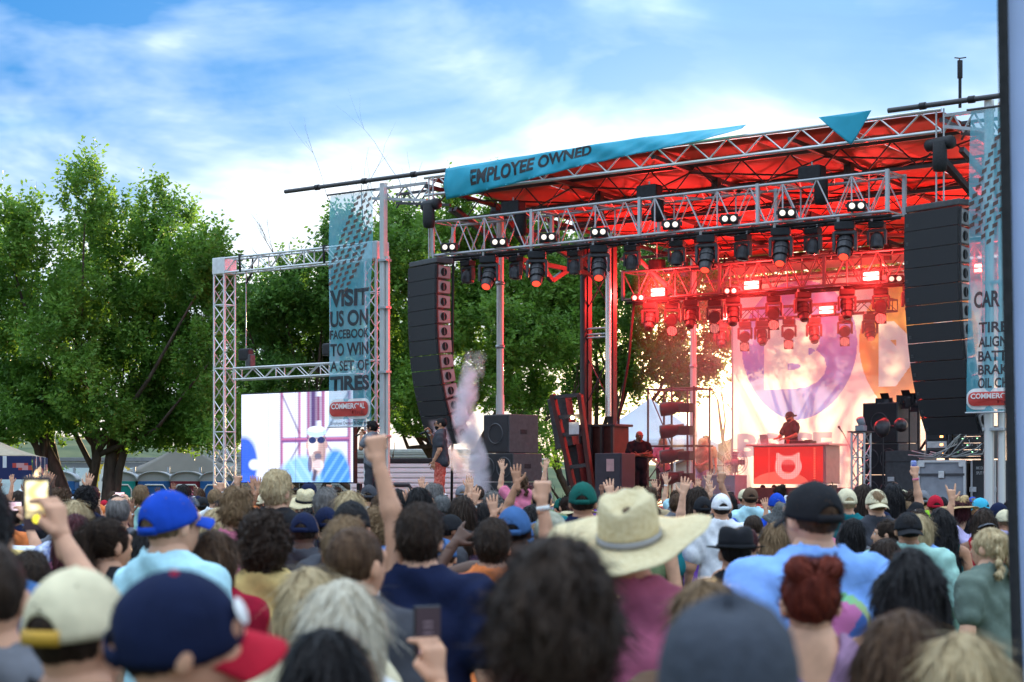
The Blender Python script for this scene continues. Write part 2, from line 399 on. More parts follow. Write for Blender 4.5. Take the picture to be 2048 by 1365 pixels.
    put('gable', mesh_py('gable', [(-4, 0, 2.8), (4, 0, 2.8), (0, 0, 4.4), (-4, 6, 2.8), (4, 6, 2.8), (0, 6, 4.4)], [(0, 1, 2), (4, 3, 5)]), sd, t)
    rf = mat('grey_shingle', (.2, .19, .19), .9, 0, .3, 8)
    for s in (-1, 1):
        sl = math.hypot(4.4, 1.76); an = math.atan2(1.76, 4.4)
        box('roof', (s*2.2, 3, 3.6), (sl, 6.8, .12), rf, t, .02, (0, s*an, 0))
    for x in (-2.2, 1.4): 
        wd = box('window', (x, -.06, 1.6), (1.2, .06, 1.1), mat('white_paint'), t); box('pane', (0, -.035, 0), (1.05, .01, .95), mat('window_glass', (.05, .06, .07), .1), wd, 0)
    # railing between wing and stage
    t = thing('guard_rail', 'white tubular guard rail on the wing beside the black subwoofers', 'railing', SP(-2.6, 3.2, 0), RZ)
    for x in (0, .55, 1.1, 1.65): bar('post', (x, 0, DECK), (x, 0, DECK+1.15), .025, ALU, t)
    for z in (.45, .8, 1.12): bar('rail', (0, 0, DECK+z), (1.65, 0, DECK+z), .022, ALU, t)
    # tall feather flag at the edge of the crowd
    Y = 6.6; t = thing('feather_flag', 'tall pale blue feather flag with a black pole sleeve at the crowd edge', 'flag', (at(2040, 968, Y).x, Y, 0))
    def px(z): 
        y = HY-(z-CAMZ)/Y*FPX
        xx = 1994+max(0, y)*.018+max(0, y-700)**2/60000 if y > 0 else 1994+(-y)**1.5*.002
        return at(xx, 0, Y).x-t.location.x
    top = 4.3
    def sleeve(a, b): z = .25+(top-.25)*b; x0 = px(z); return (x0+.040*a, -.012*math.sin(math.pi*a), z)
    def sleeve2(a, b): z = .25+(top-.25)*b; x0 = px(z); return (x0+.040*(1-a), .012*math.sin(math.pi*a), z)
    put('pole_sleeve', grid_me('pole_sleeve', sleeve, 8, 40), FABB, t); put('pole_sleeve', grid_me('pole_sleeve', sleeve2, 8, 40), FABB, t)
    def cloth(a, b): 
        z = .55+(top-.6)*b; x0 = px(z)+.040; W = .62*min(1, (1-b)*6)**.5
        return (x0+W*a, .02*math.sin(b*17+a*4)*a, z)
    put('cloth', grid_me('cloth', cloth, 10, 40, .002), mat('pale_blue_cloth', (.50, .60, .82), .7, 0, .06, 2, trans=.3), t)
    bar('pole', (px(.25)+.03, 0, 0), (px(.6)+.03, 0, .6), .014, DSTEEL, t); put('base', lathe_me('flagbase', [(0, 0), (.22, 0), (.22, .03), (.03, .06), (0, .06)]), DSTEEL, t, (px(.25)+.03, 0, 0))
far_setting()

# ---------------------------------------------------------------- trees
BARK = mat('bark', (.075, .05, .038), .95, 0, .4, 7, .8, stretch=(1, 1, .3)); 
LEAFS = [mat('leaves_fresh', (.070, .175, .020), .5, 0, .3, .8, trans=.5, col2=(.185, .35, .05)), mat('leaves_deep', (.05, .135, .022), .5, 0, .3, .7, trans=.5, col2=(.13, .27, .045))]
def limb(b, p, d, L, r, depth, tips, up=.25, seg=5, wob=.16):
    pts = [p]; rad = [r]; d = d.normalized()
    for i in range(seg):
        d = (d+Vector((random.gauss(0, wob), random.gauss(0, wob), random.gauss(0, wob*.6)+up*.25))).normalized()
        p = p+d*L/seg; pts.append(p); rad.append(r*(1-.62*(i+1)/seg))
    b.tube(pts, rad, 8 if r > .07 else 5)
    if depth == 0: tips.append((p, d)); return
    for k in range(random.choice((2, 2, 3))):
        i = random.randint(2, seg); a = random.uniform(0, 2*math.pi); sp = random.uniform(.35, .8)
        q = (d+Vector((math.cos(a)*sp, math.sin(a)*sp, random.uniform(-.1, .35)))).normalized()
        limb(b, pts[i], q, L*random.uniform(.55, .8), rad[i]*.72, depth-1, tips, up, max(3, seg-1), wob)
def leaf_cloud(shoots, nleaf, size, seed):
    """shoots: array (n,7) base xyz, direction xyz, length -> kite-shaped leaves along each shoot"""
    g = np.random.default_rng(seed); S = np.asarray(shoots); n = len(S)
    t = (np.arange(nleaf)+.6)/nleaf
    base = S[:, None, 0:3] + S[:, None, 3:6]*(S[:, None, 6:7]*t[None, :, None]) + g.normal(0, .035, (n, nleaf, 3))
    side = g.normal(0, 1, (n, nleaf, 3)); d = S[:, None, 3:6]
    side -= d*(side*d).sum(2, keepdims=True); side /= np.linalg.norm(side, axis=2, keepdims=True)+1e-6
    ax = side*.85 + d*.55 + np.array([0, 0, -.12]); ax /= np.linalg.norm(ax, axis=2, keepdims=True)
    wd = np.cross(ax, g.normal(0, 1, (n, nleaf, 3))); wd /= np.linalg.norm(wd, axis=2, keepdims=True)+1e-6
    L = size*g.uniform(.7, 1.3, (n, nleaf, 1)); Wd = L*.25
    nn = np.cross(ax, wd)
    p0 = base; p1 = base+ax*L*.45+wd*Wd+nn*L*.06; p2 = base+ax*L; p3 = base+ax*L*.45-wd*Wd+nn*L*.06
    V = np.stack([p0, p1, p2, p3], 2).reshape(-1, 3); F = np.arange(len(V)).reshape(-1, 4)
    F = np.concatenate([F[:, [0, 1, 2]], F[:, [0, 2, 3]]]); return V, F
def crown(lobes, dens, nleaf, size, seed, upward=1.15, gap=-.2):
    g = np.random.default_rng(seed); out = []
    for (c, r) in lobes:
        c = np.array(c); r = np.array(r); area = (r[0]*r[1]*r[2])**(2/3)*12.6; n = int(area*dens)
        q = g.normal(0, 1, (n, 3)); q /= np.linalg.norm(q, axis=1, keepdims=True)
        rad = g.uniform(.25, 1.0, (n, 1))**.5
        b = c+q*r*rad
        # gaps: drop shoots where a coarse noise is low
        keep = np.array([noise.noise((x*1.1+seed, y*1.1, z*1.1)) > gap for x, y, z in b]); b = b[keep]; q = q[keep]
        d = q*.75+np.array([0, 0, upward])+g.normal(0, .3, b.shape); d /= np.linalg.norm(d, axis=1, keepdims=True)
        L = g.uniform(.35, .8, (len(b), 1))*np.where(b[:, 2:3] > c[2]+r[2]*.7, 1.35, 1)
        out.append(np.hstack([b, d, L]))
    return leaf_cloud(np.vstack(out), nleaf, size, seed)
def make_tree(label, loc, lobes, stems, seed, dens=9, nleaf=9, size=.19, leafm=0, twigs=(), gap=-.2):
    random.seed(seed); t = thing('leafy_tree', label, 'tree', loc, 0, 'trees round the stage')
    tr = MB(); tips = []
    for (p, d, L, r) in stems: limb(tr, Vector(p), Vector(d), L, r, 3, tips)
    lb = [Vector(c) for c, r in lobes]
    base = Vector((0, 0, min(2.6, .4*sum(c.z for c in lb)/len(lb)))); rk = base.z/2.6
    for c in [q for q in lb if q.z > 4.5 or len(lb) < 6][::3]:
        m_ = base.lerp(c, .5)+Vector((random.gauss(0, .4), random.gauss(0, .4), -.4))*rk; tr.tube([base+Vector((0, 0, random.uniform(-.5, 1)*rk)), m_, c], [.11*rk, .07*rk, .02*rk], 5)
    put('trunk', tr.me('trunk', True), BARK, t)
    V, F = crown(lobes, dens, nleaf, size, seed, gap=gap)
    put('crown', mesh_np('crown', V, F, False), LEAFS[leafm], t)
    if twigs:
        tw = MB()
        for (p, d, L) in twigs:
            ts = []; limb(tw, Vector(p), Vector(d), L, .035, 2, ts, .1, 5, .12)
        put('bare_twigs', tw.me('bare_twigs', True), BARK, t)
    return t
def lobes_px(spec, Y, X0, depth=2.6, seed=1):
    """crown clumps from (x, y, half-width, half-height) in photo pixels at distance Y, spread in depth"""
    g = random.Random(seed); out = []
    for (x, y, a, b) in spec:
        if y-b < 520: y += 46; b *= .94       # leave room for the shoots that stand proud of a clump
        p = at(x, y, Y); a_, b_ = a/FPX*Y, b/FPX*Y
        out.append(((p.x-X0, g.uniform(-depth, depth*.6), p.z), (a_, max(a_, .8), b_)))
    return out
def trees():
    Y = 57; X0 = at(192, 968, Y).x
    L1 = [(195, 380, 45, 85), (250, 430, 60, 70), (320, 420, 40, 75), (365, 440, 32, 70), (300, 520, 75, 90), (400, 520, 60, 70), (455, 500, 36, 62), (160, 470, 60, 90), (90, 460, 28, 85), (40, 450, 42, 85),
          (100, 560, 80, 70), (20, 590, 60, 80), (230, 620, 80, 110), (310, 660, 75, 110), (250, 760, 80, 80), (150, 700, 70, 70), (60, 720, 80, 70), (20, 800, 55, 60), (120, 800, 70, 50), (340, 780, 75, 70), (400, 640, 55, 80),
          (440, 740, 50, 90), (380, 860, 70, 38), (290, 850, 60, 45), (450, 600, 42, 60), (200, 800, 60, 50), (60, 845, 50, 35), (300, 890, 45, 26), (450, 850, 45, 40), (15, 870, 40, 30), (10, 480, 30, 100), (-40, 600, 60, 130), (40, 860, 60, 40), (110, 850, 60, 42), (170, 845, 40, 40), (330, 870, 60, 40), (400, 880, 60, 35), (460, 885, 40, 35), (250, 850, 45, 40), (5, 900, 40, 24), (360, 830, 60, 50), (430, 820, 55, 50), (70, 790, 70, 60), (180, 620, 70, 80), (370, 720, 60, 70)]
    st = [((-.45, 0, 0), (-.18, 0, 1), 4.2, .34), ((-.25, .2, 0), (.02, .1, 1), 4.6, .24), ((.35, 0, 0), (.22, 0, 1), 4.2, .36), ((-.5, -.1, .2), (-.6, .1, 1), 4.0, .22), ((.45, 0, .9), (.5, 0, 1), 3.6, .18)]
    make_tree('large multi-stemmed green tree rising over the portable toilets', (X0, Y, 0), lobes_px(L1, Y, X0, 2.6, 3), st, 11, 24, 15, .155, 0)
    Y = 66; X0 = at(600, 968, Y).x
    L2 = [(575, 560, 40, 70), (620, 560, 45, 60), (690, 460, 45, 70), (660, 560, 60, 80), (720, 620, 60, 90), (540, 640, 60, 70), (610, 680, 80, 80), (700, 740, 70, 80), (520, 720, 50, 60), (560, 790, 70, 60), (660, 820, 60, 45), (490, 800, 45, 60), (500, 640, 40, 50), (740, 560, 40, 90), (480, 860, 40, 35), (760, 700, 40, 70), (770, 800, 45, 60)]
    tw = [((-.2+k*.25, 0, 8.2), (-.5+.12*k, .1, 1), 2.6) for k in range(3)]
    make_tree('dark green tree behind the goalpost truss and video screen', (X0, Y, 0), lobes_px(L2, Y, X0, 2.4, 4), [((0, 0, 0), (.1, 0, 1), 4.5, .3), ((.2, 0, 0), (-.4, .1, 1), 4.2, .22), ((.3, .1, .3), (.6, .1, 1), 4, .2)], 12, 26, 15, .175, 1, tw)
    Y = 64; X0 = at(872, 968, Y).x
    L3 = [(915, 370, 22, 42), (1000, 355, 18, 40), (1060, 350, 40, 32), (880, 430, 60, 55), (960, 440, 80, 55), (1050, 440, 80, 60), (820, 500, 50, 80), (800, 420, 28, 50), (920, 540, 80, 70), (1030, 560, 90, 80), (1110, 540, 70, 90), (800, 620, 50, 70), (880, 660, 70, 70),
          (990, 690, 90, 70), (1080, 690, 80, 60), (800, 740, 50, 60), (870, 790, 70, 45), (960, 790, 70, 40), (790, 820, 40, 40), (1050, 790, 60, 40), (1140, 640, 50, 80), (840, 860, 40, 25), (760, 470, 30, 60)]
    tw = [(((at(x, 420, Y).x-X0), -.5, 9.6), (dx, 0, 1), 3.0) for x, dx in ((770, -.5), (790, -.1), (745, -.8), (800, .05))]
    make_tree('wide spreading tree with forked low limbs and bare top twigs behind the speaker array', (X0, Y, 0), lobes_px(L3, Y, X0, 2.6, 5), [((0, 0, 0), (.15, 0, 1), 3.6, .34), ((-.1, 0, .5), (-1.2, .1, .5), 4.2, .2), ((.15, 0, .4), (.9, .1, .8), 4.2, .22), ((.3, 0, 0), (1.1, .2, 1.2), 4.6, .2)], 13, 27, 15, .175, 0, tw, -.17)
    Y = 68; X0 = at(1190, 968, Y).x
    L4 = [(1180, 480, 60, 70), (1260, 500, 70, 60), (1330, 520, 60, 60), (1160, 600, 60, 80), (1240, 620, 80, 70), (1330, 640, 70, 70), (1400, 600, 60, 70), (1180, 720, 80, 60), (1290, 740, 80, 50), (1390, 720, 60, 50), (1440, 660, 40, 60), (1120, 790, 60, 40), (1230, 800, 60, 35), (1350, 800, 60, 30), (1460, 560, 50, 60), (1080, 840, 40, 30)]
    make_tree('green tree between the steel lift columns and the scaffold lamp tower', (X0, Y, 0), lobes_px(L4, Y, X0, 2.4, 6), [((0, 0, 0), (.1, 0, 1), 4.2, .3), ((.2, 0, .2), (.9, .1, 1), 4.2, .2), ((-.1, 0, .2), (-.6, .1, 1), 4, .2)], 14, 25, 14, .175, 1, (), -.10)
    Y = 70; X0 = at(1580, 968, Y).x
    L5 = [(1500, 510, 70, 60), (1600, 490, 80, 60), (1700, 500, 80, 60), (1790, 500, 70, 60), (1500, 620, 70, 60), (1600, 620, 80, 70), (1700, 630, 80, 70), (1800, 620, 70, 70), (1530, 720, 70, 50), (1640, 740, 70, 50), (1760, 730, 80, 50), (1860, 560, 60, 70), (1460, 740, 40, 40)]
    make_tree('tree seen over and through the printed stage backdrop', (X0, Y, 0), lobes_px(L5, Y, X0, 2.4, 7), [((0, 0, 0), (.1, 0, 1), 4.2, .3), ((.2, 0, .2), (1.0, .1, 1), 4.4, .2), ((-.1, 0, .2), (-1.1, .1, 1), 4.6, .22)], 15, 14, 12, .19, 0, (), -.08)
    Y = 63; X0 = at(1120, 968, Y).x
    L6 = [(1090, 905, 40, 40), (1130, 900, 35, 45), (1060, 900, 30, 40)]
    make_tree('bushy green sapling behind the white guard rail', (X0, Y, 0), lobes_px(L6, Y, X0, .8, 8), [((0, 0, 0), (.1, 0, 1), 1.2, .08)], 16, 14, 8, .15, 0)
    Y = 69; X0 = at(93, 968, Y).x
    make_tree('small green bush in front of the balloon mural', (X0, Y, 0), lobes_px([(93, 945, 30, 22), (75, 955, 22, 15), (110, 952, 22, 15)], Y, X0, .5, 9), [((0, 0, 0), (.1, 0, 1), .6, .05)], 17, 16, 8, .14, 0)
trees()
# ---------------------------------------------------------------- stage
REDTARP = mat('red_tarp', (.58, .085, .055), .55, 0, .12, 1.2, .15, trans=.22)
CYAN = mat('cyan_vinyl', (.03, .40, .56), .38, 0, .08, 3, .12, trans=.18)
INK = mat('black_ink', (.018, .018, .022), .5, 0, .1)
def truss(t, a, b, w_, h_, bay, m, cr=.026, br=.013, side=None, pattern='zig'):
    """box truss from a to b (bottom centre line), w deep, h tall, every chord and brace its own part"""
    a = Vector(a); b = Vector(b); d = (b-a); L = d.length; d.normalize()
    sd = side or Vector((0, 0, 1)).cross(d).normalized(); up = d.cross(sd).normalized()
    if up.z < 0: up = -up
    if abs(d.z) > .9: up = d.cross(sd).normalized()
    off = [sd*(-w_/2), sd*(w_/2), sd*(w_/2)+up*h_, sd*(-w_/2)+up*h_]
    for o in off: bar('chord', a+o, b+o, cr, m, t, 8)
    n = max(2, round(L/bay))
    for k in range(4):
        o1, o2 = off[k], off[(k+1) % 4]
        for i in range(n):
            s0, s1 = L*i/n, L*(i+1)/n
            q1, q2 = (o1, o2) if i % 2 == 0 else (o2, o1)
            bar('brace', a+d*s0+q1, a+d*s1+q2, br, m, t, 6)
            if i % 4 == 0 or i == n-1:
                bar('brace', a+d*(s0 if i % 4 == 0 else s1)+o1, a+d*(s0 if i % 4 == 0 else s1)+o2, br*1.25, m, t, 6)
def S(o): return o
def stage_body():
    t = thing('stage_platform', 'black stage platform with front thrust below the red roof', 'stage', SP(0, 0, 0), RZ)
    dk = mat('stage_deck', (.035, .034, .036), .6, 0, .3, 3, .2)
    box('deck', (5.3, 3.2, DECK-.08), (17.2, 18.4, .16), dk, t, .02)
    for i in range(12): box('skirt_panel', (-3.2+1.43*i+.7, -5.97, DECK/2-.09), (1.40, .04, DECK-.2), FABB, t, .01)
    for i in range(12): box('skirt_panel', (-3.27, -5.9+1.53*i+.76, DECK/2-.09), (.04, 1.5, DECK-.2), FABB, t, .01)
    box('riser', (6.0, 8.0, DECK+.2), (6.6, 3.4, .40), dk, t, .02)
    # roof
    t = thing('stage_roof', 'sloping red tarpaulin stage roof on dark steel joists', 'stage roof', SP(0, 0, 0), RZ)
    u0, u1 = -.55, 12.0; zf, zb = 8.86, 8.25
    def zt(v): return zf+(zb-zf)*(v+2.1)/12.6
    n = 6
    for i in range(n):
        a0, a1 = u0+(u1-u0)*i/n, u0+(u1-u0)*(i+1)/n
        def tp(a, b, a0=a0, a1=a1):
            v = -2.0+12.4*b; return (a0+.01+(a1-a0-.02)*a, v, zt(v)+.03-.07*math.sin(math.pi*a)*math.sin(math.pi*min(1, b*1.0))+.012*noise.noise((a*6+i, b*9, 1)))
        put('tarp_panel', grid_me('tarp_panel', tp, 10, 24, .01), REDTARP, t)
    # light front ladder beam
    for z in (zf+.04, zf-.36): bar('front_chord', (u0, -2.14, z), (u1, -2.14, z), .036, ALU, t)
    k = 30; st = (u1-u0)/k
    for i in range(k):
        z0, z1 = (zf-.34, zf+.02) if i % 2 == 0 else (zf+.02, zf-.34)
        bar('front_brace', (u0+st*i, -2.14, z0), (u0+st*(i+1), -2.14, z1), .018, ALU, t, 6)
    # dark joists parallel to the front, cross beams and wind braces
    vs = [-.6, 1.6, 3.8, 6.0, 8.2, 10.3]
    for j, v in enumerate(vs):
        zt_, zb_ = zt(v)-.05, zt(v)-.62
        for z in (zt_, zb_): sbar('joist_chord', (u0, v, z), (u1, v, z), .07, DSTEEL, t)
        k = 22; st = (u1-u0)/k
        for i in range(k):
            z0, z1 = (zb_, zt_) if i % 2 == 0 else (zt_, zb_)
            bar('joist_brace', (u0+st*i, v, z0), (u0+st*(i+1), v, z1), .016, DSTEEL, t, 6)
    for u in (u0+.02, 2.5, 5.6, 8.8, u1-.02):
        sbar('rafter', (u, -2.1, zt(-2.1)-.14), (u, 10.3, zt(10.3)-.14), .09, DSTEEL, t)
        for v in (.5, 4.9, 9.2): sbar('hanger', (u, v, zt(v)-.1), (u, v, zt(v)-.62), .16, DSTEEL, t)
    for i in range(4):
        for j in range(5):
            ua, ub = [u0, 2.5, 5.6, 8.8, u1][i:i+2]; va, vb = vs[j], vs[j+1]
            bar('wind_brace', (ua, va, zt(va)-.2), (ub, vb, zt(vb)-.2), .022, DSTEEL, t, 6)
            bar('wind_brace', (ub, va, zt(va)-.2), (ua, vb, zt(vb)-.2), .022, DSTEEL, t, 6)
    # side arms carrying the outrigger pipes
    for (ua, ub) in ((-4.8, 0.2), (11.0, 14.2)):
        bar('outrigger_pipe', (ua, -2.3, 8.98), (ub, -2.3, 8.98), .05, DSTEEL, t); 
        for q in range(3): bar('pipe_coupler', (ua+(ub-ua)*(.2+.3*q), -2.3, 8.98), (ua+(ub-ua)*(.2+.3*q)+.12, -2.3, 8.98), .07, BLACK, t)
    for (ua, ub) in ((-2.2, u0), (u1, 13.0)):
        for v in (-2.05, -1.2):
            for z in (8.8, 8.4): sbar('wing_chord', (ua, v, z if ua == u0 or z > 8.5 else 8.6), (ub, v, z), .06, DSTEEL if v > -2 else STEEL, t)
            for q in range(5):
                x0 = ua+(ub-ua)*q/5; x1 = ua+(ub-ua)*(q+1)/5
                bar('wing_brace', (x0, v, 8.8 if q % 2 else 8.48), (x1, v, 8.45 if q % 2 else 8.8), .02, DSTEEL if v > -2 else STEEL, t, 6)
        sbar('kingpost', (ub if ua < 0 else ua, -1.2, 8.3), (ub if ua < 0 else ua, 1.2, 7.6), .1, DSTEEL, t)
    # knee frames under the roof corners
    for u in (.0, 11.9):
        for (p, q) in (((u, .2, 8.2), (u, 2.1, 6.9)), ((u, 2.1, 6.9), (u, 4.6, 8.1)), ((u, .2, 7.3), (u, 4.4, 7.2)), ((u, .2, 8.2), (u, 4.4, 7.2)), ((u-.4, -1.2, 8.3), (u, 1.2, 7.0))): sbar('knee_brace', p, q, .11, DSTEEL, t)
        bar('fold_ram', (u, 5.6, 8.0), (u+1.6, 5.6, 6.6), .06, STEEL, t)
    box('valance_strip', (5.8, 10.42, 7.98), (11.6, .03, .42), mat('cream_tarp', (.62, .55, .48), .7, 0, .05, 2, trans=.3), t, .005)
    bar('wind_mast', (12.35, -2.1, 8.9), (12.35, -2.1, 9.75), .03, BLACK, t); bar('mast_sensor', (12.35, -2.1, 9.45), (12.35, -2.1, 9.78), .05, BLACK, t)
    for q in range(3):
        an = q*2.09; bar('anemometer_arm', (12.35, -2.1, 9.82), (12.35+.12*math.cos(an), -2.1+.12*math.sin(an), 9.82), .012, BLACK, t, 6)
    # posts
    WS = mat('worn_white_steel', (.66, .64, .62), .4, .35, .1, 6, stretch=(1, 1, .2))
    for (u, v, lab) in ((0, 0, 'white round roof post rising behind the black subwoofer stack'), (0.0, 8.8, 'white round roof post beside the scaffold lamp tower'), (12.0, 0, 'white roof post behind the cut-off tyre banner')):
        t = thing('roof_post', lab, 'post', SP(u, v, 0), RZ, 'round roof posts')
        bar('tube', (0, 0, DECK-.1), (0, 0, 8.3), .085, WS, t, 20); bar('sleeve', (0, 0, DECK), (0, 0, DECK+2.6), .10, WS, t, 20)
        box('foot_plate', (0, 0, DECK+.02), (.4, .4, .04), DSTEEL, t); box('head_plate', (0, 0, 8.32), (.36, .36, .05), DSTEEL, t)
        for z in (3.2, 5.1, 6.6): bar('collar', (0, 0, z), (0, 0, z+.08), .108, STEEL, t, 20)
    # lift tower: two columns with cross braces
    t = thing('lift_tower', 'pair of tall steel lift columns with thin cross braces', 'lift tower', SP(0, 4.0, 0), RZ)
    ua, ub = pl(1172, 700, 4.0)[0], pl(1222, 700, 4.0)[0]
    for (u, m) in ((ua, DSTEEL), (ub, mat('polished_steel', (.7, .7, .7), .25, .9, .06, 5))):
        sbar('column', (u, .06, .1), (u, .06, 8.2), .17, DSTEEL, t); bar('ram', (u-.03, -.07, 3.6), (u-.03, -.07, 8.1), .085, m, t, 18)
    for z0, z1 in ((6.3, 7.4), (5.2, 3.9)): 
        bar('cross_brace', (ua, 0, z0), (ub, 0, z1), .018, DSTEEL, t, 6); bar('cross_brace', (ub, 0, z0), (ua, 0, z1), .018, DSTEEL, t, 6)
    for z in (5.85, 5.7, 5.62): bar('rung', (ua, -.03, z), (ub, -.03, z), .025, STEEL, t, 8)
    # machine housing at its foot
    RS = mat('red_brown_steel', (.10, .035, .032), .5, .3, .25, 4)
    t = thing('hydraulic_housing', 'dark red steel hydraulic housing at the foot of the lift columns', 'machine', SP(0, 3.8, DECK), RZ)
    c = (ua+ub)/2
    box('housing', (c, .5, 1.0), (1.0, .7, 1.9), RS, t, .02); box('top_flange', (c, .5, 1.98), (1.16, .84, .06), DSTEEL, t)
    for u in (c-.5, c-.17, c+.17, c+.5): sbar('stiffener', (u, .1, .1), (u, .1, 1.95), .07, DSTEEL, t)
    box('band', (c, .1, .75), (1.1, .1, .1), RS, t); sbar('strut', (c-.6, .0, 1.0), (c+.15, -.5, .0), .14, RS, t); sbar('strut', (c+.2, -.05, .8), (c+.55, -.6, -.1), .14, RS, t)
    bar('ram', (c-.7, -.3, 0), (c-.2, -.2, .7), .05, STEEL, t); box('maker_plate', (c-.2, .06, .62), (.28, .02, .12), mat('amber_plate', (.5, .28, .06), .4), t, .003)
    # tilted folded wing frame
    t = thing('folded_wing', 'tilted folded steel wing frame with a lit work lamp leaning beside the lift columns', 'wing frame', SP(0, 0, 0), RZ)
    def W(x, y, v=2.6): u, z = pl(x, y, v); return Vector((u, v, z))
    for v in (2.6, 3.3):
        sbar('rail', W(1105, 790, v), W(1150, 985, v), .12, RS, t); sbar('rail', W(1160, 790, v), W(1185, 985, v), .12, RS, t)
        for (a, b) in ((795, 790), (835, 832), (870, 868), (935, 930)): sbar('crosspiece', W(1105+(a-790)*.23, a, v), W(1160+(b-790)*.13, b, v), .09, DSTEEL, t)
    box('panel', tuple(W(1127, 845, 3.0)), (.55, .3, 1.3), DSTEEL, t, .02, (0, R(-12), 0)); box('panel', tuple(W(1150, 930, 3.1)), (.45, .3, 1.0), BLACK, t, .02, (0, R(-10), 0))
    p = W(1146, 836, 2.5); bar('work_lamp', p, p+Vector((0, -.05, 0)), .04, mat('warm_lamp', (1, .8, .4), emit=(1, .8, .45), estr=8), t)
    box('notice', tuple(W(1148, 857, 2.5)), (.3, .01, .3), mat('paper', (.7, .7, .72), .7), t, .002)
    t = thing('power_cabinet', 'grey power cabinet with a posted paper notice beside the lift housing', 'cabinet', SP(pl(1230, 945, 2.6)[0], 2.6, DECK), RZ)
    gb = mat('slate_paint', (.06, .055, .07), .5, .1, .15, 4)
    box('body', (0, 0, .62), (.78, .6, 1.24), gb, t, .02); box('door', (.18, -.31, .6), (.36, .02, 1.1), gb, t, .008); box('notice', (.08, -.33, .95), (.22, .006, .3), mat('pink_paper', (.7, .42, .4), .7), t, .001); box('handle', (.03, -.34, .6), (.03, .03, .14), BLACK, t)
stage_body()

